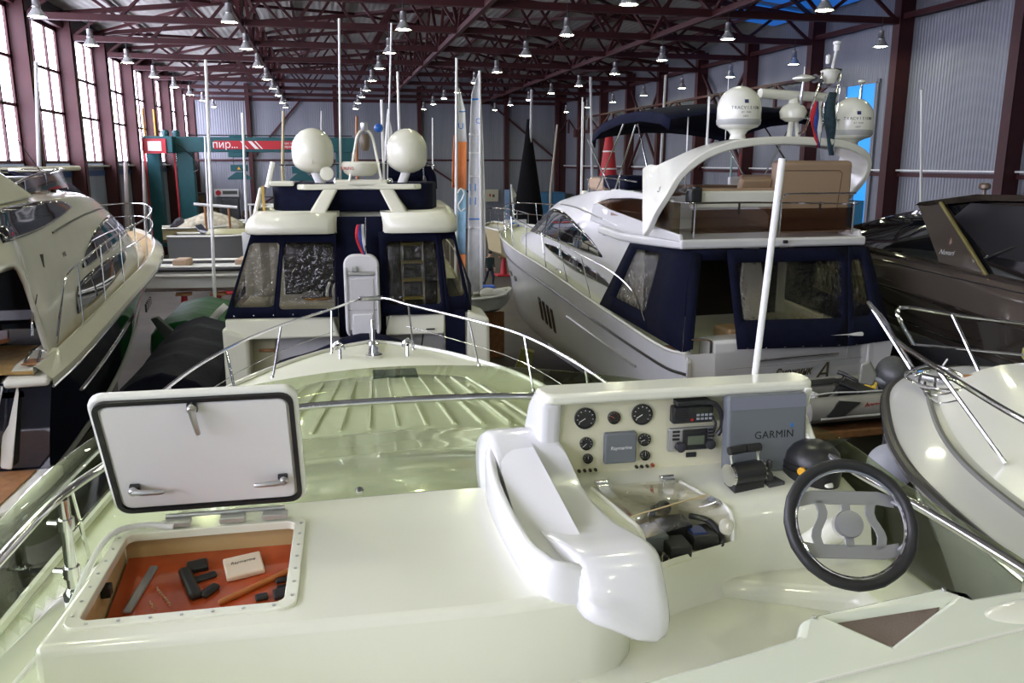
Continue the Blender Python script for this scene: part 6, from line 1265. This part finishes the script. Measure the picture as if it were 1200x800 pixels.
# ---- boats in the middle distance
def skiff(name, label, c, L, Wd, z0, z1, hd, m, deckm=None, group=None, cat='boat', parts=None):
    t = thing(name, label, cat, (c[0], c[1], 0), hd, group)
    st = [(-L/2, Wd/2*.9, z1, Wd/2*.75, z0+.25*(z1-z0), z0), (0, Wd/2, z1, Wd/2*.8, z0+.25*(z1-z0), z0), (L*.25, Wd/2*.85, z1+.05, Wd/2*.55, z0+.3*(z1-z0), z0+.02), (L*.42, Wd/2*.4, z1+.12, Wd/2*.2, z0+.5*(z1-z0), z0+.2), (L*.5, .03, z1+.16, .01, z0+.8*(z1-z0), z0+.7*(z1-z0))]
    h, r = hull_mesh(st, 3); obj('hull', h, m, t)
    for s in (1, -1): obj('gunwale', MB().tube(side_line(r, s, 1), .05, 6), GEL, t)
    obj('deck', MB().grid(deck_rows(r, .05, .05, -.12)), deckm or GEL, t)
    return t, r
WB = mat('dull white hull', (.62, .63, .60), .4)
t, r = skiff('white_launch', 'long white launch lying crosswise behind the gap, on red stands', (-3.2, 30.2), 7.5, 2.2, 1.55, 2.55, 97, WB)
obj('dark_stripe', MB().tube(side_line(r, 1, .9, .03), .07, 6), BLACKP, t); obj('dark_stripe', MB().tube(side_line(r, -1, .9, .03), .07, 6), BLACKP, t)
obj('console', MB().box(-.4, .4, -2.0, -1.5, 2.4, 2.72), TAN, t, bevel=.06); obj('bench', MB().box(-.8, .8, .2, .7, 2.4, 2.75), TAN, t, bevel=.04)
obj('rub_strake', MB().tube(side_line(r, 1, .66, .03), .06, 6), GEL, t); obj('rub_strake', MB().tube(side_line(r, -1, .66, .03), .06, 6), GEL, t)
def stand(x, y, h, lab, m=REDP, grp=None):
    t = thing('boat_stand', lab, 'boat stand', (x, y, 0), 0, grp)
    obj('post', MB().tube([(0, 0, 0), (0, 0, h)], [.2, .1], 10), m, t); obj('base', MB().box(-.45, .45, -.45, .45, 0, .08), m, t, bevel=.02); obj('pad', MB().box(-.25, .25, -.2, .2, h, h+.08), TEAK, t)
    return t
stand(-4.9, 29.9, 1.5, 'red boat stand under the white launch, nearer the navy yacht'); stand(-3.75, 29.7, 1.5, 'red boat stand under the white launch, nearer the slim white mast')
t, r = skiff('motor_launch', 'grey hulled launch with olive foredeck behind the white launch', (-4.6, 40), 4.6, 2.0, 1.4, 2.75, 95, mat('grey hull', (.16, .165, .16), .4), mat('olive deck', (.32, .31, .16), .5))
obj('windshield', MB().prism([(-.7, -.8, 2.8), (.7, -.8, 2.8), (.6, -1.1, 3.2), (-.6, -1.1, 3.2)], (0, -.03, 0)), WINDK, t); obj('foredeck', MB().grid([[(x, y, 2.75+.25*(1-x*x)*min(1, (2.4-y)/1.2)) for x in (-.85, -.5, 0, .5, .85)] for y in (-.6, .2, .9, 1.5, 2.0)]), mat('olive deck', (.32, .31, .16), .5), t, solid=.03)
t, r = skiff('sailing_dinghy', 'cream and tan open boat heaped with gear behind the hoist leg', (-6.2, 46), 4.2, 1.8, 1.9, 2.7, 80, mat('tan hull', (.42, .36, .2), .5))
CLO = mat('cream cloth', (.5, .46, .34), .8, var=.4, vscale=5)
obj('stowed_cloth', MB().grid([[(x, y, 2.62+.95*max(0, 1-(x/.85)**2)*max(.05, 1-((y-.3)/1.9)**2)*random.uniform(.7, 1)) for x in (-.85, -.6, -.3, 0, .3, .6, .85)] for y in (-1.6, -1.1, -.6, -.1, .4, .9, 1.4, 1.9)]), CLO, t, solid=.03, smooth=25)
obj('dark_bundle', MB().grid([[(x, y, 2.7+.5*max(0, 1-(x/.5)**2)*max(.05, 1-((y+1.2)/.5)**2)) for x in (-.5, -.25, 0, .25, .5)] for y in (-1.7, -1.4, -1.2, -.9, -.7)]), mat('dark bundle', (.03, .03, .035), .8), t, solid=.03, smooth=25)
stand(-6.6, 46, 1.78, 'red boat stand beneath the gear filled open boat'); stand(-4.6, 40.1, 1.3, 'red boat stand beneath the grey hulled launch')
t, r = skiff('motor_launch', 'teal hulled launch by the white mast beyond the cream yacht', (-4.3, 49.5), 3.0, 1.8, 1.5, 2.7, 92, mat('teal hull', (.02, .16, .2), .4))
stand(-4.3, 49.5, 1.4, 'red boat stand beneath the teal hulled launch')
fr = thing('pushpit_frame', 'pale steel frame with canvas screens beside the cream yacht', 'frame', (-3.2, 44, 0), 0)
for x in (-.5, .1, .6): obj('post', MB().cyl((x, 0, 0), (x, 0, 3.9), .04, 8), WHITEP, fr)
obj('screen', MB().box(-.5, .6, -.02, .02, 2.4, 3.4), mat('blue grey screen', (.22, .27, .36), .6), fr); obj('top_bar', MB().cyl((-.6, 0, 3.9), (.7, 0, 3.9), .04, 8), WHITEP, fr)
# navy tarpaulin boat, green tarpaulin boat and the board between the yachts
def tarp(name, lab, pts, m, cat='covered boat', seed=1):
    random.seed(seed); (x0, x1, y0, y1, zt, zb) = pts
    t = thing(name, lab, cat, ((x0+x1)/2, (y0+y1)/2, 0)); w, l = (x1-x0)/2, (y1-y0)/2
    rows = []
    for i in range(13):
        y = -l+2*l*i/12; s = .93 if i == 0 else 1; h = zt-.03*(i % 3)+random.uniform(-.02, .02)
        rows.append([V((w*a*s+random.uniform(-.02, .02), y, zb+(h-zb)*b+random.uniform(-.03, .03))) for a, b in ((-1, 0), (-1.0, .45), (-.95, .8), (-.7, .93), (-.3, 1), (0, 1.04), (.3, 1), (.7, .93), (.95, .8), (1, .45), (1, 0))])
    obj('tarpaulin', MB().grid(rows, capu=True), m, t, smooth=28, bevel=.03)
    obj('hull', MB().box(-w*.7, w*.7, -l*.8, l*.9, .5, zb+.1), mat('grey hull', (.16, .165, .16), .4), t, bevel=.2, seg=4); obj('keel_block', MB().box(-.2, .2, -l*.6, l*.6, 0, .5), TEAK, t)
    return t
TARPN = mat('navy tarpaulin', (.006, .007, .018), .75, bump=.5, bscale=5, var=.3, spec=.25); TARPG = mat('green tarpaulin', (.008, .085, .022), .6, bump=.5, bscale=6, var=.3, spec=.3)
tarp('tarped_boat', 'dark navy tarpaulin covered boat wedged between the navy hull and the cream yacht', (-3.68, -2.0, 14.4, 19.8, 2.45, .9), TARPN, seed=3)
tarp('tarped_boat', 'green tarpaulin covered boat behind the navy covered one', (-4.5, -2.6, 21.6, 25.6, 2.05, .7), TARPG, seed=5)
o = obj('flat_board', MB().prism([at(176, 374, 20.6), at(184, 372, 20.6), at(212, 397, 20.4), at(196, 402, 20.4)], (.02, .12, .02)), mat('dark slate board', (.03, .04, .04), .6), bevel=.01); tag(o, 'dark flat board leaning between the navy hull and the green tarpaulin', 'board')
o = obj('white_drape', MB().grid([[at(x, y, 21.2+.1*(i % 2)) for x, y in r_] for i, r_ in enumerate([((240, 385), (248, 387)), ((245, 372), (253, 376)), ((254, 362), (262, 366)), ((262, 355), (268, 360))])]), mat('white awning cloth', (.65, .65, .66), .7), solid=.03); tag(o, 'crumpled white cloth thrown over the green tarpaulin', 'cloth')
# ---- gap between the cream yacht and the lettered one
t, r = skiff('small_boat', 'small pale boat with grey bundles in the gap beside the yacht with louvres', (4.6, 24.5), 1.9, 1.0, 1.45, 2.0, 75, mat('pale hull', (.45, .47, .43), .5))
for i in range(5): obj('bundle', MB().ball((random.uniform(-.3, .3), random.uniform(-.8, .6), 2.05), random.uniform(.16, .28), 9, 6, (1, 1.2, .7)), mat('grey bag', (.2, .2, .19), .7) if i % 2 else WB, t)
obj('cradle', MB().box(-.1, .1, -.7, .7, 0, 1.46).box(-.4, .4, -.5, -.4, 0, 1.5), TEAK, t)
ch = thing('chock', 'olive timber chock propped on the floor below the small pale boat', 'chock', (4.9, 21.0, 0), 15)
obj('beam', MB().prism([(-.25, 0, .0), (.25, 0, 0), (.45, .1, .95), (.1, .1, 1.05)], (0, .35, 0)), mat('olive timber', (.3, .28, .1), .7, var=.2), ch, bevel=.02); obj('foot', MB().box(-.1, .7, -.2, .5, 0, .28), mat('olive timber', (.3, .28, .1), .7), ch, bevel=.02)
sw = thing('step_stool', 'wire step stool with a bright blue top by the person', 'stool', (6.3, 32.6, 0), 5)
obj('tray', MB().box(-.32, .32, -.25, .25, 1.0, 1.08), mat('bright blue plastic', (.02, .10, .5), .4), sw, bevel=.02)
m = MB()
for x in (-.25, 0, .25): obj('upright', MB().cyl((x, -.2, 0), (x, -.2, 1.0), .018, 6), BRUSH, sw); obj('upright', MB().cyl((x, .2, 0), (x, .2, 1.0), .018, 6), BRUSH, sw)
for z in (.2, .5, .8): obj('wire', MB().tube([(-.25, -.2, z), (.25, -.2, z), (.25, .2, z), (-.25, .2, z)], .014, 6, closed=True), BRUSH, sw)
# person walking away in the gap
def person(loc, hd):
    t = thing('person', 'person in dark jacket and trousers walking in the gap beside the white hull', 'person', loc, hd)
    b = bpy.data.meshes.new('body')
    J = {'pel': ((0, 0, .93), .15), 'wai': ((0, .01, 1.10), .14), 'che': ((0, .03, 1.32), .165), 'nec': ((0, .05, 1.48), .062), 'hd0': ((0, .07, 1.58), .085), 'hd1': ((0, .075, 1.69), .092),
         'shL': ((-.19, .03, 1.42), .07), 'elL': ((-.25, -.06, 1.16), .047), 'wrL': ((-.24, .06, .94), .035), 'haL': ((-.235, .10, .86), .036), 'shR': ((.19, .03, 1.42), .07), 'elR': ((.25, .06, 1.16), .047), 'wrR': ((.24, .18, .97), .035), 'haR': ((.235, .22, .90), .036),
         'hiL': ((-.1, 0, .88), .105), 'knL': ((-.12, .17, .50), .07), 'anL': ((-.12, .12, .09), .048), 'toL': ((-.13, .30, .05), .038), 'hiR': ((.1, 0, .88), .105), 'knR': ((.12, -.08, .49), .07), 'anR': ((.12, -.36, .16), .048), 'toR': ((.13, -.26, .03), .038)}
    E = ['pel-wai', 'wai-che', 'che-nec', 'nec-hd0', 'hd0-hd1', 'che-shL', 'shL-elL', 'elL-wrL', 'wrL-haL', 'che-shR', 'shR-elR', 'elR-wrR', 'wrR-haR', 'pel-hiL', 'hiL-knL', 'knL-anL', 'anL-toL', 'pel-hiR', 'hiR-knR', 'knR-anR', 'anR-toR']
    ks = list(J); b.from_pydata([J[k_][0] for k_ in ks], [(ks.index(e.split('-')[0]), ks.index(e.split('-')[1])) for e in E], [])
    o = bpy.data.objects.new('body', b); COL.objects.link(o); o.parent = t
    md = o.modifiers.new('skin', 'SKIN'); b.skin_vertices.new() if not b.skin_vertices else None
    for i, k_ in enumerate(ks): b.skin_vertices[0].data[i].radius = (J[k_][1],)*2
    b.skin_vertices[0].data[0].use_root = True
    s_ = o.modifiers.new('sub', 'SUBSURF'); s_.levels = 2; s_.render_levels = 2
    dg = bpy.context.evaluated_depsgraph_get(); me = bpy.data.meshes.new_from_object(o.evaluated_get(dg)); o.modifiers.clear(); o.data = me
    SKIN = mat('skin', (.5, .3, .22), .6); JK = mat('dark teal jacket', (.02, .035, .035), .8); TR = mat('navy trousers', (.012, .014, .03), .8); SH = mat('black shoes', (.01, .01, .01), .5)
    for mm in (SKIN, JK, TR, SH): me.materials.append(mm)
    for p in me.polygons:
        c = p.center; p.use_smooth = True
        p.material_index = 3 if c.z < .11 else 2 if c.z < .93 and abs(c.x) < .2 else 1 if (c.z < 1.47 and not (abs(c.x) > .19 and c.z < .96)) else 0
    obj('hair', MB().grid([[V((.1*math.sin(a*PI/6)*math.cos(2*PI*j/14), .07+.112*math.sin(a*PI/6)*math.sin(2*PI*j/14)-.01, 1.665+.12*math.cos(a*PI/6))) for j in range(14)] for a in (0.05, 1, 2, 3, 3.4)], cv=True), mat('dark hair', (.02, .015, .01), .7), t, smooth=180)
    for s in (-1, 1):
        obj('eye', MB().ball((s*.033, .158, 1.65), .011, 8, 6), BLACKP, t); obj('ear', MB().ball((s*.09, .07, 1.64), .022, 8, 6, (.5, 1, 1.4)), SKIN, t)
        h = J['haL' if s < 0 else 'haR'][0]
        for i in range(5): obj('finger', MB().tube([(h[0]+(.02-.012*i)*.0, h[1]+.025-.014*i, h[2]-.02), (h[0]-s*.01, h[1]+.03-.014*i, h[2]-.06), (h[0]-s*.022, h[1]+.03-.014*i, h[2]-.085+.006*abs(i-2))], [.009, .008, .006], 6) if i else MB().tube([(h[0], h[1]+.03, h[2]+.02), (h[0]-s*.015, h[1]+.055, h[2]-.015), (h[0]-s*.02, h[1]+.055, h[2]-.045)], [.01, .009, .007], 6), SKIN, t)
    obj('nose', MB().ball((0, .168, 1.625), .014, 8, 6, (.8, 1.2, 1.3)), SKIN, t); obj('mouth', MB().box(-.022, .022, .155, .163, 1.58, 1.586), mat('lips', (.35, .12, .1), .6), t)
    return t
person((7.75, 39.3, 0), 165)
# ---- along the end wall
EW = [(-10.2, -8.6, .0, 2.6, mat('brown timber stack', (.10, .065, .035), .8, var=.4, vscale=4)), (-8.4, -7.0, 0, 3.0, mat('grey cabinet', (.04, .045, .05), .6)), (-6.9, -5.6, 0, 2.2, mat('brown timber stack', (.10, .065, .035), .8)), (-5.4, -3.8, 0, 3.4, mat('dark shelving', (.03, .03, .035), .7)), (-3.4, -2.0, 0, 2.9, mat('grey cabinet', (.04, .045, .05), .6))]
LBS = ['stack of brown planks against the end wall beside the window side', 'dark grey steel cabinet against the end wall behind the hoist leg', 'low stack of brown planks between the cabinet and the dark shelving', 'dark shelving rack under the red and white sign', 'dark grey steel cabinet behind the hook block']
for (a, b, z0, z1, m_), lb in zip(EW, LBS):
    nm = 'plank_stack' if 'plank' in lb else ('shelving' if 'shelving' in lb else 'cabinet')
    t = thing(nm, lb, nm.replace('_', ' '), ((a+b)/2, 73.2, 0)); w = (b-a)/2
    if nm == 'plank_stack':
        n = int(z1/.25)
        for i in range(n): obj('plank', MB().box(-w+random.uniform(0, .15), w-random.uniform(0, .15), -.6, .6, .25*i, .25*i+.21), m_, t)
    elif nm == 'cabinet':
        obj('body', MB().box(-w, w, -.4, .4, 0, z1), m_, t, bevel=.02)
        for s in (-1, 1): d = obj('door', MB().box(s*w*.5-w*.46, s*w*.5+w*.46, -.43, -.4, .1, z1-.1), mat('grey cabinet door', (.06, .065, .07), .5), t, bevel=.01); obj('handle', MB().box(s*.08-.02, s*.08+.02, -.46, -.43, z1*.5-.1, z1*.5+.1), BRUSH, d)
    else:
        for x in (-w, w): obj('upright', MB().box(x-.05, x+.05, -.5, .5, 0, z1), m_, t)
        for i in range(5): obj('shelf', MB().box(-w, w, -.5, .5, .3+.7*i, .36+.7*i), m_, t)
for i, (x, w, h, lb) in enumerate(((-1.2, 1.0, 3.3, 'dark tool rack on the end wall behind the cream yacht'), (-9.9, .5, 3.6, 'tall dark locker in the end corner by the windows'))):
    t = thing('tool_rack' if i == 0 else 'locker', lb, 'rack' if i == 0 else 'locker', (x, 71.6, 0))
    obj('frame', MB().box(-w, w, -.3, .3, 0, h), mat('dark shelving', (.03, .03, .035), .7), t, bevel=.02)
    for j in range(4): obj('panel', MB().box(-w+.08, w-.08, -.34, -.3, .2+j*h/4.4, .1+(j+1)*h/4.4), mat('brown timber stack', (.10, .065, .035), .8) if j % 2 else mat('grey cabinet door', (.06, .065, .07), .5), t, bevel=.01)
sg = thing('wall_sign', 'red and white workshop sign board on the end wall', 'sign', (-8.2, 75.3, 3.4)); obj('board', MB().box(-1.0, 1.0, -.05, .05, -.3, .35), mat('sign white', (.6, .6, .58), .5), sg); obj('emblem', MB().lathe([(.22, 0), (.22, .03)], (-.65, -.05, .03), (0, -1, 0), 16), REDP, sg); obj('stripe', MB().box(-.3, .9, -.07, -.05, -.1, .2), mat('sign dark', (.06, .07, .06), .5), sg)
pc_ = thing('framed_notice', 'cream framed notice on the end wall right of the pale sail', 'notice', (15.1, 75.3, 3.0)); obj('frame', MB().box(-.6, .6, -.05, .05, -.55, .55), mat('cream board', (.5, .47, .36), .6), pc_); obj('mark', MB().box(-.25, -.1, -.07, -.05, -.1, .15), REDP, pc_); obj('mark', MB().box(.05, .25, -.07, -.05, -.15, .1), mat('sign dark', (.06, .07, .06), .5), pc_)
for i, (x0, x1) in enumerate(((16.9, 18.9), (19.0, 21.3))):
    t = thing('container', ('blue container at the end wall behind the black sail shroud', 'blue container in the end corner by the long wall')[i], 'container', ((x0+x1)/2, 73.6, 0)); w = (x1-x0)/2
    obj('body', MB().box(-w, w, -1.2, 1.2, 0, 3.35), mat('blue container', (.04, .13, .25), .5), t, bevel=.03)
    for k_ in range(2): obj('door', MB().box(-w+.06+w*k_, -.06+w*k_, -1.25, -1.2, .2, 3.2), mat('blue container door', (.05, .16, .3), .5), t, bevel=.02)
o = obj('tall_board', MB().box(15.8, 16.25, 72.9, 73, 0, 3.6), mat('pale blue board', (.25, .38, .6), .6)); tag(o, 'pale blue tall board standing left of the blue containers', 'board')
t = thing('small_sail', 'small cream jib with a round emblem behind the lettered yacht bow', 'sail', (12.1, 52, 0)); k = V((12.1, 52, 0))
obj('spar', MB().cyl((0, 0, 0), at(599, 216, 52)-k, .06, 8), WHITEP, t); obj('sail_cloth', MB().prism([at(599, 217, 52)-k, at(611, 237, 52)-k, at(599, 240, 52)-k], (0, .04, 0)), mat('cream sail', (.5, .48, .38), .8), t); obj('emblem', MB().tube([at(604.5+2*c_, 234+2.6*s_, 51.95)-k for c_, s_ in circ(1, 12)], .03, 6, closed=True), mat('sign dark', (.06, .07, .06), .5), t)
t, r = skiff('sailing_dinghy', 'cream sailing boat with a white name board just past the lettered yacht bow', (9.3, 43.2), 4.2, 1.9, 1.0, 2.6, -4, mat('tan hull', (.42, .36, .2), .5))
obj('name_board', MB().box(-.55, .55, -2.3, -2.24, 2.65, 3.15), WHITEP, t); obj('board_lettering', MB().box(-.3, .3, -2.32, -2.3, 2.82, 3.0), mat('blue print', (.03, .2, .6), .5), t)
railing('rail', [(-.8, -2.0, 3.4), (-.8, 0, 3.45), (-.5, 1.6, 3.5), (0, 2.1, 3.5), (.5, 1.6, 3.5), (.8, 0, 3.45), (.8, -2, 3.4)], [((x, y, 2.5), (x, y, 3.42)) for x, y in ((-.8, -1.8), (.8, -1.8), (-.75, 0), (.75, 0))], t, .03)
stand(9.3, 43.2, .95, 'red boat stand under the cream sailing boat by the person')
# ---- window side: small cabin boat with navy cover
t, r = skiff('cabin_boat', 'small white cabin boat with navy cover below the windows', (-8.6, 27.5), 5.5, 2.3, 2.2, 4.9, 0, WB)
obj('navy_cover', MB().grid([[(x, y, 4.95+.75*(1-(x/1.15)**2)-.1*y/2) for x in (-1.15, -.8, -.3, .3, .8, 1.15)] for y in (-2.6, -1, .5, 1.6)]), NAVY, t, solid=.03, smooth=60)
obj('boom', MB().cyl((.1, -2.6, 5.78), (1.2, .9, 5.82), .07, 8), mat('cream sail', (.5, .48, .38), .8), t); obj('cradle', MB().box(-.6, .6, -1.5, 1.5, 0, 2.25), TEAK, t)
# ================================================================ right side, beyond the white bow
dg_ = thing('inflatable_dinghy', 'grey inflatable dinghy on the bathing platform of the lettered yacht', 'dinghy', wpos((.95, -.95, 1.87)), -3)
HYP = mat('grey hypalon', (.30, .29, .27), .6, var=.1); HYPD = mat('black hypalon', (.02, .02, .022), .6)
tp = spl([(-1.75, -.52, .36), (-1.4, -.52, .36), (0, -.55, .36), (1.0, -.5, .38), (1.45, -.3, .42), (1.6, 0, .44), (1.45, .3, .42), (1.0, .5, .38), (0, .55, .36), (-1.4, .52, .36), (-1.75, .52, .36)], 5)
obj('tube', MB().tube(tp, [.06]+[.2]*(len(tp)-2)+[.06], 14), HYP, dg_, smooth=60)
for z, r in ((.36, .205),): obj('rub_strake', MB().tube([p+(V((p.x*.0, (-1 if p.y < 0 else 1)*.19 if abs(p.x) < 1.2 else p.y*.4, -.08))) for p in tp[4:-4]], .02, 6), mat('white strake', (.6, .6, .58), .5), dg_)
obj('floor', MB().box(-1.5, 1.2, -.42, .42, .05, .2), HYPD, dg_, bevel=.04)
obj('transom_board', MB().box(-1.45, -1.4, -.42, .42, .1, .6), mat('white strake', (.6, .6, .58), .5), dg_)
obj('seat', MB().box(-.5, -.2, -.5, .5, .5, .54), HYPD, dg_, bevel=.02)
obj('bow_dodger', MB().prism([(-1.5, .3, .50), (-.6, .3, .50), (-.4, .4, .55), (-1.5, .4, .55)], (0, .12, 0)), HYPD, dg_, bevel=.03)
for x0, s_, m_ in ((-.62, 'horto', mat('red print', (.4, .03, .03), .5)), (-.30, 'line', BLACK)):
    text_on('dinghy_lettering', s_, .13, (x0, -.728, .45), (1, .03, 0), (0, -.3, 1), m_, dg_, shear=.2, depth=.004)
obj('side_patch', MB().prism([(-1.45, -.72, .32), (-1.15, -.73, .32), (-.85, -.70, .50), (-1.2, -.66, .54)], (0, -.03, 0)), HYPD, dg_)
ho = [(-1.6, -.5, .6), (-1.2, -.5, .62), (-.6, -.52, .6), (.3, -.55, .6)]
obj('lifeline', MB().tube(spl(ho, 4), .012, 6), WHITEP, dg_)
om = thing('outboard_motor', 'black outboard with tiller arm lying in the grey dinghy', 'outboard motor', wpos((.55, -.75, 2.26)), 20)
obj('tiller', MB().tube([(-.1, .2, .28), (0, .12, .26), (.22, 0, .16), (.42, -.02, .10)], [.04, .032, .025, .02], 8), BLACKP, om); obj('bracket', MB().box(-.15, .15, -.12, .12, -.05, .1).bar((-.02, .1, .25), (-.42, -.25, -.25), .025), BLACKP, om, bevel=.02)
obj('cowl', MB().ball((.12, .05, .03), .16, 14, 10, (1.2, .9, .8)), BLACKP, om); obj('shaft', MB().cyl((-.1, 0, 0), (-.35, -.2, -.1), .03, 8), BRUSH, om); obj('clamp', MB().bar((-.1, .1, .05), (.05, .2, .22), .02).bar((.1, -.1, .0), (.32, -.1, .08), .03), BRUSH, om)
rr = thing('cable_reel', 'black cable reel wound with yellow cable in the grey dinghy', 'cable reel', wpos((.92, -.95, 2.24)), 55)
obj('drum', MB().lathe([(.03, -.13), (.19, -.13), (.19, -.1), (.12, -.09), (.12, .09), (.19, .1), (.19, .13), (.03, .13)], (0, 0, .1), (1, 0, 0), 24), BLACKP, rr)
YC = mat('yellow cable', (.6, .42, .05), .5)
for i in range(5): obj('cable_turn', MB().tube([(-.08+.04*i, .155*math.cos(2*PI*j/24), .1+.155*math.sin(2*PI*j/24)) for j in range(24)], .024, 6, closed=True), YC, rr)
o = obj('yellow_cord', MB().tube(spl([(0, 0, 0), (.1, .12, .05), (.22, .2, .12), (.3, .25, .02)], 4), .012, 6), mat('lime cord', (.5, .5, .06), .5)); o.location = wpos((1.02, -.72, 2.36)); tag(o, 'lime yellow cord end sticking up beside the cable reel', 'cord')
cr = obj('rope_coil', MB().tube([((.16+.01*(i % 3))*math.cos(i*.5), (.12+.01*(i % 2))*math.sin(i*.5), .003*i) for i in range(40)], .014, 6), mat('turquoise rope', (.02, .22, .27), .6)); cr.location = wpos((-.5, -1.0, 2.2)); tag(cr, 'turquoise rope coil in the stern of the grey dinghy', 'rope')
# spare outboard standing in the gap right of the dinghy
ol = thing('outboard_motor', 'dark outboard with grey skeg standing in the gap under the split pulpit', 'outboard motor', (6.0, 7.75, 0), 20)
obj('cowl', MB().ball((.12, 0, 3.68), .21, 18, 12, (.9, 1.2, 1.0)), mat('dark grey cowl', (.05, .052, .055), .4), ol); obj('band', MB().lathe([(.2, 3.6), (.215, 3.63), (.2, 3.66)], (.12, 0, 0), n=18), mat('grey casting', (.16, .17, .17), .5), ol)
obj('skeg', MB().prism([(-.26, -.05, 3.58), (-.1, -.05, 3.55), (-.06, -.05, 3.68), (-.16, -.05, 3.84), (-.25, -.05, 3.8)], (.02, .06, 0)), mat('olive grey casting', (.22, .22, .19), .5), ol, bevel=.02)
obj('shaft', MB().box(.08, .16, -.05, .05, 1.2, 3.55), mat('dark grey cowl', (.05, .052, .055), .4), ol, bevel=.03); obj('stand', MB().box(-.05, .3, -.2, .2, 0, 1.2), mat('grey casting', (.16, .17, .17), .5), ol, bevel=.02)
bf = thing('ball_fender', 'pale grey ball fender hanging under the white bow', 'fender', (4.80, 5.97, 3.36)); obj('ball', MB().ball((0, 0, 0), .2, 24, 16), mat('grey fender', (.30, .31, .34), .45), bf); obj('eye', MB().tube([(0, 0, .2), (0, .02, .27), (.04, .02, .24)], .02, 6), BLACKP, bf); obj('lanyard', MB().cyl((0, 0, .25), (.48, .02, .95), .008, 6), WHITEP, bf)
# olive covered work boat in the lane beyond
OB = thing('work_boat', 'olive canvas covered boat with whip aerial below the bronze cruiser', 'boat', (8.35, 7.75, 0), -48)
OLV = mat('olive canvas', (.055, .06, .035), .8, bump=.3, bscale=8, var=.3)
h, r = hull_mesh([(-1.25, .62, 3.0, .5, 1.5, .9), (.2, .66, 3.05, .5, 1.5, .85), (.9, .5, 3.12, .3, 1.8, 1.0), (1.35, .05, 3.2, .02, 2.4, 2.0)], 4); obj('hull', h, mat('dark olive hull', (.04, .045, .035), .4), OB)
obj('canvas', MB().grid([[(x*w, y, 3.0+(hh-3.0)*(1-abs(x)**2.5)) for x in (-1, -.85, -.5, 0, .5, .85, 1)] for y, w, hh in ((-1.25, .62, 3.5), (-.8, .64, 3.8), (-.1, .65, 3.82), (.6, .6, 3.55), (1.1, .4, 3.35))], capu=True), OLV, OB, smooth=60)
obj('cross_bar', MB().cyl((-.5, -.9, 3.85), (.55, .2, 3.9), .02, 8), mat('olive timber', (.3, .28, .1), .7), OB); obj('whip_aerial', MB().cyl((.0, -.5, 3.7), (.05, -.5, 4.7), .01, 6), BLACKP, OB); obj('aerial_mushroom', MB().lathe([(.015, 3.7), (.015, 3.98), (.05, 4.0), (.035, 4.03)], (.2, -1.0, 0), n=12), WHITEP, OB); obj('searchlight', MB().lathe([(.04, 3.7), (.07, 3.74), (.07, 3.84), (.04, 3.87)], (-.1, .3, 0), n=14), mat('olive timber', (.3, .28, .1), .7), OB); obj('keel_block', MB().box(-.2, .2, -.9, .7, 0, .9), TEAK, OB)
